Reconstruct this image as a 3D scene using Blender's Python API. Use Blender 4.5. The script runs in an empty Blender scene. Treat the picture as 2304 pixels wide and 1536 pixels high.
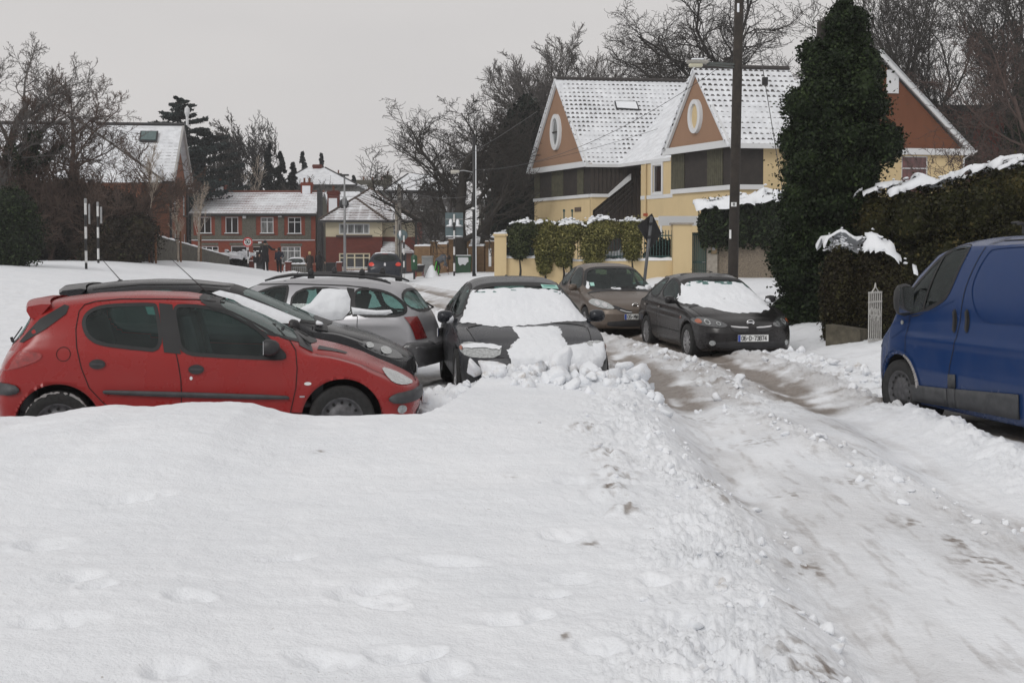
import bpy, bmesh, math, random
import numpy as np
from mathutils import Vector, Matrix
from mathutils.bvhtree import BVHTree
from mathutils.geometry import delaunay_2d_cdt

R = math.radians
scene = bpy.context.scene
C = scene.collection

# ------------------------------------------------------------------ camera
F, PY, HOR, EYE = 2700.0, 649.3, 555.0, 1.85     # focal length in pixels of a 2304 px wide frame
cam = bpy.data.cameras.new('camera')
cam.sensor_width = 36.0
cam.lens = 36.0 * F / 2304.0
cam.clip_start = 0.1
cam.clip_end = 3000
PITCH = math.atan((PY - HOR) / F)
cam.shift_y = -(768 - PY) / 2304.0
co = bpy.data.objects.new('camera', cam)
co.location = (0, 0, EYE)
co.rotation_euler = (math.pi/2 - PITCH, 0, 0)
C.objects.link(co)
scene.camera = co

# ------------------------------------------------------------------ world, sun, exposure
SUN_EL, SUN_AZ = R(38), R(215)
w = bpy.data.worlds.new('World'); scene.world = w; w.use_nodes = True
nt = w.node_tree; nt.nodes.clear()
sky = nt.nodes.new('ShaderNodeTexSky'); sky.sky_type = 'NISHITA'; sky.sun_disc = False
sky.sun_elevation = SUN_EL; sky.sun_rotation = SUN_AZ; sky.dust_density = 5.0; sky.air_density = 2.0
hs = nt.nodes.new('ShaderNodeHueSaturation'); hs.inputs['Saturation'].default_value = 0.12
nt.links.new(sky.outputs[0], hs.inputs['Color'])
tc = nt.nodes.new('ShaderNodeTexCoord'); mp = nt.nodes.new('ShaderNodeMapping')
mp.inputs['Scale'].default_value = (1.0, 1.0, 3.0)
nt.links.new(tc.outputs['Generated'], mp.inputs[0])
nz = nt.nodes.new('ShaderNodeTexNoise'); nz.inputs['Scale'].default_value = 2.2; nz.inputs['Detail'].default_value = 3
nt.links.new(mp.outputs[0], nz.inputs['Vector'])
rp = nt.nodes.new('ShaderNodeValToRGB')
rp.color_ramp.elements[0].position = 0.3; rp.color_ramp.elements[0].color = (8.30, 8.10, 8.10, 1)
rp.color_ramp.elements[1].position = 0.75; rp.color_ramp.elements[1].color = (9.65, 9.35, 9.2, 1)
nt.links.new(nz.outputs[0], rp.inputs[0])
mx = nt.nodes.new('ShaderNodeMix'); mx.data_type = 'RGBA'; mx.inputs[0].default_value = 0.86
nt.links.new(hs.outputs[0], mx.inputs[6]); nt.links.new(rp.outputs[0], mx.inputs[7])
bg = nt.nodes.new('ShaderNodeBackground'); bg.inputs[1].default_value = 0.075
nt.links.new(mx.outputs[2], bg.inputs[0])
wo = nt.nodes.new('ShaderNodeOutputWorld'); nt.links.new(bg.outputs[0], wo.inputs[0])
sl = bpy.data.lights.new('sun', 'SUN'); sl.energy = 0.95; sl.angle = R(20); sl.color = (1.0, 0.98, 0.95)
so = bpy.data.objects.new('sun', sl); C.objects.link(so)
sdir = Vector((math.sin(SUN_AZ)*math.cos(SUN_EL), math.cos(SUN_AZ)*math.cos(SUN_EL), math.sin(SUN_EL)))
so.rotation_euler = sdir.to_track_quat('Z', 'Y').to_euler()
vs = scene.view_settings
vs.view_transform = 'Standard'; vs.look = 'None'; vs.exposure = 0.04; vs.gamma = 1.0; vs.use_curve_mapping = False
cy = scene.cycles
cy.use_denoising = True; cy.volume_bounces = 2; cy.max_bounces = 6; cy.diffuse_bounces = 3; cy.glossy_bounces = 3
cy.transmission_bounces = 4; cy.transparent_max_bounces = 8; cy.use_adaptive_sampling = True
cy.caustics_reflective = False; cy.caustics_refractive = False

# ------------------------------------------------------------------ pixel helpers (photograph pixels -> metres)
def ray(px, py):
    a = Vector((1,0,0)) * ((px-1152)/F); u = (PY-py)/F
    return Vector((a.x, math.cos(PITCH) + u*math.sin(PITCH), -math.sin(PITCH) + u*math.cos(PITCH)))
def D(px, py, Y):
    d = ray(px, py); t = Y/d.y
    return Vector((d.x*t, Y, EYE + d.z*t))
def PX(px, Y):
    return (px-1152)/F*Y
def PZ(py, Y):
    return D(1152, py, Y).z

# ------------------------------------------------------------------ noise (numpy)
_rs = np.random.RandomState(7)
_P = _rs.permutation(512); _P = np.concatenate([_P, _P])
_G = _rs.rand(512)*2*np.pi; _GX, _GY = np.cos(_G), np.sin(_G)
def pnoise(x, y):
    x = np.asarray(x, float); y = np.asarray(y, float)
    xi = np.floor(x).astype(int); yi = np.floor(y).astype(int)
    xf = x-xi; yf = y-yi; xi &= 511; yi &= 511
    u = xf*xf*xf*(xf*(xf*6-15)+10); v = yf*yf*yf*(yf*(yf*6-15)+10)
    def g(ix, iy, dx, dy):
        h = _P[(_P[ix & 511] + iy) & 511]
        return _GX[h]*dx + _GY[h]*dy
    a = g(xi, yi, xf, yf); b = g(xi+1, yi, xf-1, yf)
    c = g(xi, yi+1, xf, yf-1); d = g(xi+1, yi+1, xf-1, yf-1)
    return (a+(b-a)*u) + ((c+(d-c)*u) - (a+(b-a)*u))*v
def fbm(x, y, o=4, lac=2.03, gain=0.5):
    s = 0; a = 1
    for i in range(o):
        s = s + a*pnoise(x*lac**i + i*17.3, y*lac**i - i*9.1); a *= gain
    return s
def billow(x, y, o=3, gain=0.5):
    s = 0; a = 1
    for i in range(o):
        s = s + a*(np.abs(pnoise(x*2.1**i + i*7.7, y*2.1**i + i*3.3))*2 - 0.5); a *= gain
    return s
def sst(a, b, x):
    t = np.clip((np.asarray(x, float)-a)/(b-a), 0, 1)
    return t*t*(3-2*t)

# ------------------------------------------------------------------ materials
MATS = {}
class NT:
    """small node helper"""
    def __init__(s, m):
        s.t = m.node_tree; s.n = s.t.nodes; s.l = s.t.links
    def new(s, k, **kw):
        n = s.n.new(k)
        for a, b in kw.items(): setattr(n, a, b)
        return n
    def link(s, a, b): s.l.new(a, b)
    def coord(s, kind='Object', scale=(1,1,1)):
        t = s.new('ShaderNodeTexCoord'); m = s.new('ShaderNodeMapping')
        m.inputs['Scale'].default_value = scale
        s.link(t.outputs[kind], m.inputs[0]); return m.outputs[0]
    def noise(s, vec, scale=5, detail=3, rough=0.5, dist=0):
        n = s.new('ShaderNodeTexNoise')
        n.inputs['Scale'].default_value = scale; n.inputs['Detail'].default_value = detail
        n.inputs['Roughness'].default_value = rough; n.inputs['Distortion'].default_value = dist
        if vec: s.link(vec, n.inputs['Vector'])
        return n.outputs[0]
    def ramp(s, fac, stops):
        r = s.new('ShaderNodeValToRGB'); e = r.color_ramp.elements
        while len(e) < len(stops): e.new(0.5)
        for i, (p, c) in enumerate(stops):
            e[i].position = p
            e[i].color = (c, c, c, 1) if not hasattr(c, '__len__') else (*c[:3], 1)
        s.link(fac, r.inputs[0]); return r.outputs[0]
    def mix(s, fac, a, b, mode='MIX'):
        m = s.new('ShaderNodeMix', data_type='RGBA', blend_type=mode)
        for sock, v in ((m.inputs[0], fac), (m.inputs[6], a), (m.inputs[7], b)):
            if isinstance(v, (int, float)): sock.default_value = v
            elif hasattr(v, 'is_output') or isinstance(v, bpy.types.NodeSocket): s.link(v, sock)
            else: sock.default_value = (*v[:3], 1)
        return m.outputs[2]
    def math(s, op, a, b=0.0, c=0.0):
        m = s.new('ShaderNodeMath', operation=op)
        for i, v in enumerate((a, b, c)):
            if isinstance(v, (int, float)): m.inputs[i].default_value = v
            else: s.link(v, m.inputs[i])
        return m.outputs[0]
    def bump(s, h, strength=0.3, dist=0.02, normal=None):
        b = s.new('ShaderNodeBump'); b.inputs['Strength'].default_value = strength
        b.inputs['Distance'].default_value = dist; s.link(h, b.inputs['Height'])
        if normal: s.link(normal, b.inputs['Normal'])
        return b.outputs[0]
def newmat(name):
    m = bpy.data.materials.new(name); m.use_nodes = True
    N = NT(m); N.b = N.n['Principled BSDF']; N.m = m
    MATS[name] = m
    return N
def pset(N, rough=None, metal=None, spec=None, coat=None, trans=None, ior=None):
    b = N.b.inputs
    if rough is not None: b['Roughness'].default_value = rough
    if metal is not None: b['Metallic'].default_value = metal
    if spec is not None: b['Specular IOR Level'].default_value = spec
    if coat is not None: b['Coat Weight'].default_value = coat; b['Coat Roughness'].default_value = 0.06
    if trans is not None: b['Transmission Weight'].default_value = trans
    if ior is not None: b['IOR'].default_value = ior
def simple(name, col, rough=0.6, metal=0.0, var=0.15, scale=6.0, bump=0.0, bscale=40.0, coat=None, spec=None, bdist=0.01):
    """base colour with a little procedural variation and grain"""
    if name in MATS: return MATS[name]
    N = newmat(name); pset(N, rough, metal, spec, coat)
    v = N.coord('Object')
    n = N.noise(v, scale, 4, 0.6)
    dark = [c*(1-var) for c in col]; lite = [min(1, c*(1+var)) for c in col]
    N.link(N.ramp(n, [(0.3, dark), (0.7, lite)]), N.b.inputs['Base Color'])
    if bump: N.link(N.bump(N.noise(v, bscale, 3), bump, bdist), N.b.inputs['Normal'])
    return N.m

def snow_nodes(N, vec, fine=1.0):
    n1 = N.noise(vec, 1.3, 4, 0.6)
    return N.ramp(n1, [(0.3, (0.775, 0.80, 0.835)), (0.7, (0.845, 0.865, 0.895))])
def snow_mat():
    N = newmat('snow'); pset(N, 0.75, 0, 0.25)
    v = N.coord('Object')
    N.link(snow_nodes(N, v), N.b.inputs['Base Color'])
    h = N.math('ADD', N.noise(v, 14, 5, 0.65), N.math('MULTIPLY', N.noise(v, 90, 2), 0.35))
    N.link(N.bump(h, 0.5, 0.03), N.b.inputs['Normal'])
    return N.m
SNOW = snow_mat()

# ------------------------------------------------------------------ mesh builder
class MB:
    def __init__(s): s.v = []; s.f = []; s.m = []
    def add(s, vs_, fs, mi=0):
        o = len(s.v); s.v.extend([tuple(p) for p in vs_])
        for f in fs: s.f.append(tuple(i+o for i in f)); s.m.append(mi)
        return s
    def quad(s, a, b, c, d, mi=0): return s.add([a,b,c,d], [(0,1,2,3)], mi)
    def poly(s, pts, mi=0): return s.add(pts, [tuple(range(len(pts)))], mi)
    def box(s, c, size, rz=0, mi=0, M=None):
        hx, hy, hz = size[0]/2, size[1]/2, size[2]/2
        if M is None: M = Matrix.Translation(Vector(c)) @ Matrix.Rotation(rz, 4, 'Z')
        else: M = M @ Matrix.Translation(Vector(c))
        vs_ = [M @ Vector((x*hx, y*hy, z*hz)) for x in (-1,1) for y in (-1,1) for z in (-1,1)]
        return s.add(vs_, [(0,1,3,2),(4,6,7,5),(0,4,5,1),(2,3,7,6),(0,2,6,4),(1,5,7,3)], mi)
    def tube(s, pts, rad, n=8, mi=0, cap=True):
        pts = [Vector(p) for p in pts]
        if not hasattr(rad, '__len__'): rad = [rad]*len(pts)
        o = len(s.v); prev = None
        for i, p in enumerate(pts):
            t = (pts[min(i+1, len(pts)-1)] - pts[max(i-1, 0)])
            if t.length < 1e-9: t = Vector((0,0,1))
            t.normalize()
            if prev is None:
                a = t.cross(Vector((0,0,1)))
                if a.length < 0.05: a = t.cross(Vector((1,0,0)))
            else: a = prev - t*prev.dot(t)
            a.normalize(); prev = a; b = t.cross(a)
            for k in range(n):
                th = 2*math.pi*k/n
                s.v.append(tuple(p + a*(math.cos(th)*rad[i]) + b*(math.sin(th)*rad[i])))
        for i in range(len(pts)-1):
            for k in range(n):
                k2 = (k+1) % n
                s.f.append((o+i*n+k, o+i*n+k2, o+(i+1)*n+k2, o+(i+1)*n+k)); s.m.append(mi)
        if cap:
            s.f.append(tuple(o+k for k in range(n))[::-1]); s.m.append(mi)
            e = o+(len(pts)-1)*n
            s.f.append(tuple(e+k for k in range(n))); s.m.append(mi)
        return s
    def cyl(s, a, b, r, n=12, mi=0): return s.tube([a, b], r, n, mi)
    def prism(s, pts, d, mi=0):
        """closed polygon pts extruded by vector d"""
        n = len(pts); d = Vector(d); o = len(s.v)
        s.v.extend([tuple(p) for p in pts]); s.v.extend([tuple(Vector(p)+d) for p in pts])
        s.f.append(tuple(o+i for i in range(n))[::-1]); s.m.append(mi)
        s.f.append(tuple(o+n+i for i in range(n))); s.m.append(mi)
        for i in range(n):
            j = (i+1) % n
            s.f.append((o+i, o+j, o+n+j, o+n+i)); s.m.append(mi)
        return s
    def lathe(s, prof, c=(0,0,0), n=16, mi=0, axis='Z', M=None):
        o = len(s.v)
        for r, h in prof:
            for k in range(n):
                th = 2*math.pi*k/n; a, b = r*math.cos(th), r*math.sin(th)
                p = {'Z': (a, b, h), 'Y': (a, h, b), 'X': (h, a, b)}[axis]
                p = Vector(p)+Vector(c)
                if M is not None: p = M @ p
                s.v.append(tuple(p))
        for i in range(len(prof)-1):
            for k in range(n):
                k2 = (k+1) % n
                s.f.append((o+i*n+k, o+i*n+k2, o+(i+1)*n+k2, o+(i+1)*n+k)); s.m.append(mi)
        return s
    def build(s, name, mats, parent=None, smooth=False, uv=False, loc=None, bevel=0, sharp=None):
        me = bpy.data.meshes.new(name)
        me.from_pydata(s.v, [], s.f); me.update()
        if not isinstance(mats, (list, tuple)): mats = [mats]
        for m in mats: me.materials.append(m)
        if len(mats) > 1: me.polygons.foreach_set('material_index', s.m)
        if smooth: me.polygons.foreach_set('use_smooth', [True]*len(s.f))
        bm = bmesh.new(); bm.from_mesh(me)
        if s.f and not getattr(s, 'keepn', False): bmesh.ops.recalc_face_normals(bm, faces=bm.faces)
        bm.to_mesh(me); bm.free()
        if uv: metric_uv(me)
        o = bpy.data.objects.new(name, me); C.objects.link(o)
        if parent: o.parent = parent
        if loc: o.location = loc
        if bevel:
            b = o.modifiers.new('bevel', 'BEVEL'); b.width = bevel; b.segments = 2; b.limit_method = 'ANGLE'
        if sharp is not None and smooth:
            try: me.set_sharp_from_angle(angle=R(sharp))
            except Exception: pass
        return o
def metric_uv(me):
    uvl = me.uv_layers.new(name='UVMap')
    for p in me.polygons:
        n = p.normal
        t = Vector((0,0,1)).cross(n)
        if t.length < 0.05: t = Vector((1,0,0))
        t.normalize(); b = n.cross(t)
        for li in p.loop_indices:
            q = me.vertices[me.loops[li].vertex_index].co
            uvl.data[li].uv = (q.dot(t), q.dot(b))
def tag(o, label=None, cat=None, group=None, kind=None):
    if label: o['label'] = label
    if cat: o['category'] = cat
    if group: o['group'] = group
    if kind: o['kind'] = kind
    return o
def empty(name, loc=(0,0,0), rz=0.0):
    o = bpy.data.objects.new(name, None); C.objects.link(o)
    o.location = loc; o.rotation_euler = (0, 0, rz); return o
def copy_tree(o, parent=None):
    c = o.copy(); C.objects.link(c); c.parent = parent
    for ch in [x for x in o.children]: copy_tree(ch, c)
    return c
# ================================================================== snow ground
CREST = [(-40,943),(0,941),(60,943),(130,930),(190,920),(250,914),(330,918),(420,908),(500,908),(560,912),(620,930),(700,940),(780,938),(860,935),(1000,935),(1050,937),(1200,940),(1400,950)]
_cx = np.array([PX(p, 9.5) for p, q in CREST]); _cz = np.array([PZ(q, 9.5) for p, q in CREST])
RC_Y = np.array([-20, 0, 7, 12, 15.5, 18.5, 21, 26, 31, 42, 56, 80, 120])
RC_X = np.array([2.2, 2.1, 2.15, 2.6, 2.65, 2.5, 2.1, 1.0, -0.3, -2.9, -6.4, -13, -24])
DENTS = [(840,1310,.16,.05),(1140,1388,.13,.05),(1265,1200,.10,.07),(100,1220,.13,.07),(160,1305,.10,.05),(420,1345,.10,.05),(820,1335,.16,.05),
         (120,1405,.16,.05),(890,1468,.11,.05),(720,1475,.13,.05),(1000,1255,.2,.05),(1290,1290,.11,.05),(380,1500,.10,.06),(960,1470,.05,.05),(1240,1325,.07,.04),
         (1290,1100,.1,.06),(1000,1510,.07,.06),(1350,1455,.07,.06),(640,1250,.12,.04),(860,1350,.10,.04),(1210,1375,.06,.05),(210,1325,.06,.05),
         (1600,1450,.07,.06),(1680,1340,.08,.08),(2000,1445,.06,.08),(1520,1390,.07,.06),(300,1130,.2,.05),(1700,1470,.07,.06),(1480,1300,.08,.06)]
DIRTY = [(1320,1015,.17),(1370,1068,.15),(1385,1105,.14),(1375,1140,.12),(1410,1180,.1),(1330,1240,.05),(715,1062,.04),(1705,970,.16),(1880,810,.18),(1780,1080,.1),
         (2230,1225,.16),(2170,1180,.12),(2290,1270,.15),(1820,1480,.14),(1840,1510,.12),(1600,1090,.16),(1660,1140,.14),(1810,1235,.12),(1150,1108,.04),
         (1960,955,.12),(1810,1360,.1),(1930,1060,.12),(2060,1140,.1),(1270,1455,.03),(1450,830,.3),(1560,900,.2)]
def _unp(px, py, z=0.35):
    s = (py-HOR)/(EYE-z); return (px-1152)/s, F/s
def road_x(y): return np.interp(y, RC_Y, RC_X)
def ground(x, y, detail=True):
    """height of the snow surface, with its slush and painted under-car shade"""
    x = np.asarray(x, float); y = np.asarray(y, float)
    z = 0.02 + 0.035*fbm(x*0.35, y*0.35, 3)
    dirt_shade = np.zeros_like(z)
    rc = road_x(y); dx = x - rc
    lump = 0.25 + 0*z
    # the deep smooth bank in the foreground, left of the wheel tracks
    edge = np.interp(y, [0, 4.8, 6.8, 8.7, 11, 13.7, 15], [1.15, 1.2, 1.5, 1.3, 1.35, 1.6, 1.5]) + 0.10*pnoise(y*1.3, y*0+3.1) + 0.05*pnoise(y*4.0, y*0+9.1)
    inb = sst(0.30, -0.34, x-edge)
    cz = np.interp(x, _cx, _cz)
    back = np.where(x < -0.75, 9.62, 0) + np.where(x >= -0.75, 9.62 + sst(-0.75, -0.2, x)*2.6, 0)
    far = sst(back+0.42, back, y)
    base = 0.33 + (cz-0.33)*sst(6.0, 9.4, y) + 0.05*fbm(x*0.5+3, y*0.5, 3)*sst(9.4, 7.5, y)
    bank = inb*far
    z = z*(1-bank) + base*bank
    lump = lump*(1-bank) + bank*(0.05 + 0.95*np.exp(-((x-edge+0.30)/0.38)**2) + 0.25*sst(0.0, 1.2, x)*sst(10, 7, y))*(.55+.9*sst(-.3, .4, fbm(x*.9+4, y*.9, 2)))
    # lumpy pile pushed up in front of the snow covered saloon
    ph = np.interp(x, [-1.5, -1.15, -0.9, -0.55, 0.0, 0.45, 0.9, 1.2, 1.45, 1.7], [0, .22, .36, .42, .5, .58, .5, .42, .25, 0])
    pile = ph*np.exp(-np.abs((y-12.55 - 0.12*x)/0.62)**2.4)
    z = np.maximum(z, pile) + 0.25*np.minimum(z, pile)
    lump = np.maximum(lump, sst(0.05, 0.3, pile)*1.0)
    # road: packed surface, ruts, crumbly ridges between them
    inr = sst(1.9, 1.3, np.abs(dx))*(1-bank)
    wv = .10*pnoise(y*.9, y*0+5.5)
    rut = np.exp(-((dx+0.72+wv)/0.24)**2) + np.exp(-((dx-0.78+wv)/0.24)**2)
    ridge = np.exp(-((dx-0.05)/0.22)**2)*sst(12, 15, y) + np.exp(-((dx-1.45)/0.22)**2) + np.exp(-((dx+1.4)/0.25)**2)*sst(12, 15, y)
    near = sst(14, 11, y)
    z = z + inr*(0.09 - 0.085*rut) + 0.085*ridge*(1-bank)
    z = z + near*sst(2.2, 0.9, np.abs(dx))*(1-bank)*0.10
    rk = np.exp(-((x - np.interp(y, [4, 6.8, 7.9, 9.5, 12, 14], [2.95, 2.85, 2.85, 2.55, 2.3, 2.1]))/0.17)**2)*near*(0.6+0.8*np.abs(pnoise(x*1.5, y*1.5+4)))
    z = z + 0.08*rk*(1-bank)
    smooth_track = near*sst(1.15, 0.8, np.abs(x-2.05-0.02*y))*(1-bank)
    lump = lump*(1-0.75*smooth_track*(1-rk)) + (1-bank)*(0.35*sst(2.4, 0.8, np.abs(dx))*(1-near) + 0.9*rk + 1.2*ridge)
    lump = lump*(1-0.8*rut*(1-bank))
    # bank beside the blue van
    vb = sst(3.45, 3.9, x)*sst(13.3, 11.8, y)*(0.75+0.5*pnoise(x*1.1, y*1.1))
    z = z + vb*np.interp(y, [0, 8, 10.6, 12, 13.3], [.16, .16, .13, .04, .0])
    lump = lump*(1-0.5*vb)
    # crumbly snow along the kerb on the right, ploughed off the road
    kb = np.exp(-((dx-2.1)/0.4)**2)*sst(13, 15, y)*sst(30, 24, y)
    z = z + 0.16*kb; lump = lump + 0.8*kb
    # left verge rises to the shrubbery; footpath by the cream wall
    z = z + 1.15*sst(8.5, 19, -x - 0.02*y)*sst(22, 42, y)*sst(100, 70, y)
    z = z + 0.30*sst(-4.0, 0.0, x+0.12*(y-50))*sst(40, 52, y) + 0.28*sst(4.6, 6.2, x)*sst(15, 19, y)
    z = z - 0.45*sst(60, 95, y)*sst(-2, -8, x)
    z = z + 0.35*np.exp(-((y-60)/5.0)**2)*np.exp(-((x+2.0)/2.5)**2)*0.5
    if detail:
        wx = x+.12*pnoise(x*3.1, y*3.1); wy = y+.12*pnoise(x*3.1+40, y*3.1)
        lum = fbm(wx*3.2, wy*3.2, 3)*0.035 + billow(wx*6.5, wy*6.5, 4, .62)*0.042 + billow(wx*19+5, wy*19, 2)*0.014
        z = z + np.clip(lump, 0, 1.2)*lum*np.where(y < 40, 1, 0.4)
        z = z + 0.006*fbm(x*7, y*7, 3) + bank*0.012*fbm(x*1.6, y*4.0, 3)
        for (px, py, a, b) in DENTS:
            X, Y = _unp(px, py)
            ang = 0.5*math.sin(px*1.7)
            u = (x-X)*math.cos(ang) + (y-Y)*math.sin(ang); v = -(x-X)*math.sin(ang) + (y-Y)*math.cos(ang)
            q = (u/a)**2 + (v/(b*1.5))**2
            z = z - 0.033*np.exp(-q**1.6)*(1+1.2*pnoise(x*12, y*12)) + 0.006*np.exp(-(q-1.9)**2*2)
        for (px, py, r) in DIRTY:
            X, Y = _unp(px, py, 0.3)
            q = ((x-X)**2 + ((y-Y)*0.8)**2)/(r*r)
            k = np.exp(-q*1.2)
            if px < 1450 and py > 1000 and r > .08:
                z = z + 0.055*k*(0.9+.9*fbm(x*10, y*10, 3))
            dirt_shade = dirt_shade + 0.9*k*sst(0.05, 0.35, pnoise(x*13+px, y*13)+0.45*pnoise(x*31, y*31)+0.05)
    # dirt: dark slush in the far ruts, faint brown in the near track
    slush = (1.35*rut+0.38*inr)*sst(12.4, 13.6, y)*(1-bank)*sst(75, 50, y)*sst(-.55, 0.25, fbm(x*1.8, y*1.0, 3)+0.12)
    faint = near*smooth_track*0.20*sst(-0.4, 0.5, fbm(x*2.2, y*0.5, 3)) + near*smooth_track*0.30*sst(.05, .7, fbm(x*9+3, y*1.6, 4, gain=.65)) + near*rut*0.14*sst(-.1, .3, fbm(x*6, y*1.6, 3))
    dirt_shade = dirt_shade + slush + faint + 0.42*np.clip(lump, 0, 1)*(1-bank)*sst(0.05, 0.5, fbm(x*3.1+9, y*3.1, 3))*sst(9, 13, y)*sst(45, 30, y)
    for (cx, cy, an, L_, W_) in ((3.93, 19.55, -81, 4.4, 1.7), (2.5, 24, -80, 4.5, 1.75), (.32, 13.42, -83, 4.5, 1.8), (3.1, 14.2, 103, 4.7, 1.9), (-5.4, 17.0, 172, 4.4, 1.7)):  # shade beneath parked cars painted into the ground colour; snow also dips slightly
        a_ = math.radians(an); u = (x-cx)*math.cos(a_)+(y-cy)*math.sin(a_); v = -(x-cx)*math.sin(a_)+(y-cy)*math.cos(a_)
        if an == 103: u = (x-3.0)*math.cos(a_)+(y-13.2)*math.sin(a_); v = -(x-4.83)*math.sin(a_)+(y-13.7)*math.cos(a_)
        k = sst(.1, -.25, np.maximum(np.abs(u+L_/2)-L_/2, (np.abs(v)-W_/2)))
        dirt_shade = dirt_shade + 1.2*k*(1-bank); z = z - .05*k*(1-bank)
    dirt_shade = dirt_shade + sst(0.2, .5, pile)*0.22*sst(0.0, 0.45, fbm(x*5, y*5+2, 3))
    dirt_shade = dirt_shade + 0.16*np.exp(-((x-edge-0.15)/0.2)**2)*near*sst(0.0, 0.4, fbm(x*4, y*4, 3))
    return z, np.clip(dirt_shade, 0, 1)
def gz(x, y): return float(ground(np.array([x]), np.array([y]), False)[0][0])

def ground_mat():
    N = newmat('snow_ground'); pset(N, 0.7, 0, 0.3)
    v = N.coord('Object')
    at = N.new('ShaderNodeAttribute'); at.attribute_name = 'dirt_shade'
    fine = N.noise(v, 35, 4, 0.7); mid = N.noise(v, 6, 4, 0.6)
    d = N.math('MULTIPLY', at.outputs['Fac'], N.math('ADD', 0.45, N.math('MULTIPLY', fine, 1.1)))
    d = N.math('MINIMUM', d, 1.0)
    snow = snow_nodes(N, v)
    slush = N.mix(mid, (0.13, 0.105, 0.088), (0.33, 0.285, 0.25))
    col = N.mix(d, snow, slush)  # the shade painted under cars takes this slush tint as well
    sp = N.math('MULTIPLY', N.ramp(N.noise(v, 55, 2, 0.5), [(0.70, 0), (0.76, 1)]), N.ramp(N.noise(v, 1.7, 2), [(0.5, 0), (0.62, 0.8)]))
    col = N.mix(sp, col, (0.33, 0.29, 0.25))
    N.link(col, N.b.inputs['Base Color'])
    N.link(N.ramp(d, [(0.3, 0.75), (0.9, 0.38)]), N.b.inputs['Roughness'])
    h = N.math('ADD', N.noise(v, 16, 5, 0.65), N.math('MULTIPLY', N.noise(v, 80, 3), 0.3))
    N.link(N.bump(h, 0.5, 0.035), N.b.inputs['Normal'])
    return N.m
GROUND = ground_mat()

def build_ground():
    # one sheet: rings round the camera, fine near it and coarse towards the horizon
    half = R(34)
    th = np.concatenate([np.linspace(-half, half, 760), np.linspace(half, 2*np.pi-half, 70)[1:-1]])
    r = 1.3*np.exp(np.linspace(0, math.log(1500/1.3), 1500)) 
    # equal log steps near, coarser beyond 60 m
    r = np.concatenate([1.2*np.exp(np.linspace(0, math.log(60/1.2), 900)), 60*np.exp(np.linspace(0, math.log(1500/60), 90))[1:]])
    n, m = len(th), len(r)
    X = np.outer(r, np.sin(th)); Y = np.outer(r, np.cos(th))
    z, dirt_shade = ground(X.ravel(), Y.ravel())
    co_ = np.stack([X.ravel(), Y.ravel(), z], 1)
    zc = gz(0, 0)
    co_ = np.vstack([co_, [[0, 0, zc]]]); dirt_shade = np.append(dirt_shade, 0)
    i = np.arange(m-1)[:, None]; k = np.arange(n)[None, :]; k2 = (k+1) % n
    q = np.stack([i*n+k, i*n+k2, (i+1)*n+k2, (i+1)*n+k], -1).reshape(-1, 4)
    q = q[:, ::-1]
    me = bpy.data.meshes.new('ground')
    nv = len(co_); nq = len(q)
    me.vertices.add(nv); me.vertices.foreach_set('co', co_.ravel())
    tri = np.stack([np.full(n, nv-1), (np.arange(n)+1) % n, np.arange(n)], -1)
    loops = np.concatenate([q.ravel(), tri[:, ::-1].ravel() if False else tri.ravel()])
    me.loops.add(len(loops)); me.loops.foreach_set('vertex_index', loops)
    me.polygons.add(nq+n)
    me.polygons.foreach_set('loop_start', np.concatenate([np.arange(nq)*4, nq*4+np.arange(n)*3]))
    me.polygons.foreach_set('loop_total', np.concatenate([np.full(nq, 4), np.full(n, 3)]))
    me.update(); me.validate()
    me.polygons.foreach_set('use_smooth', np.ones(nq+n, bool))
    a = me.attributes.new('dirt_shade', 'FLOAT', 'POINT'); a.data.foreach_set('value', dirt_shade)
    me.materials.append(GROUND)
    o = bpy.data.objects.new('ground', me); C.objects.link(o)
    tag(o, 'snow covered ground with packed wheel tracks, brown slush and soft banks', 'ground', kind='structure')
    return o
build_ground()
# ================================================================== vehicle kit
def paint(name, col, metal=0.0, rough=0.3, dirt_shade=0.35, coat=0.7):  # strength of the road grime alone
    N = newmat(name); pset(N, rough*.6, metal, 0.45, 0)
    v = N.coord('Object')
    g = N.noise(v, 3, 4, 0.65, 0.3); g2 = N.noise(v, 28, 3, 0.6)
    sx = N.new('ShaderNodeSeparateXYZ'); N.link(v, sx.inputs[0])
    low = N.ramp(sx.outputs[2], [(0.25, 1), (0.75, 0)])       # road salt thrown up by the wheels
    f = N.math('MULTIPLY', N.math('ADD', N.math('MULTIPLY', low, 0.9), 0.25), N.math('MULTIPLY', N.ramp(g, [(0.35, 0), (0.75, 1)]), dirt_shade))
    f = N.math('MULTIPLY', f, N.math('ADD', 0.4, g2))
    N.link(N.mix(f, col, (0.30, 0.29, 0.28)), N.b.inputs['Base Color'])
    N.link(N.ramp(N.math('ADD', f, N.math('MULTIPLY', g, 0.25)), [(0.0, rough*0.7), (0.6, rough+0.35)]), N.b.inputs['Roughness'])
    return N.m
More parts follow.
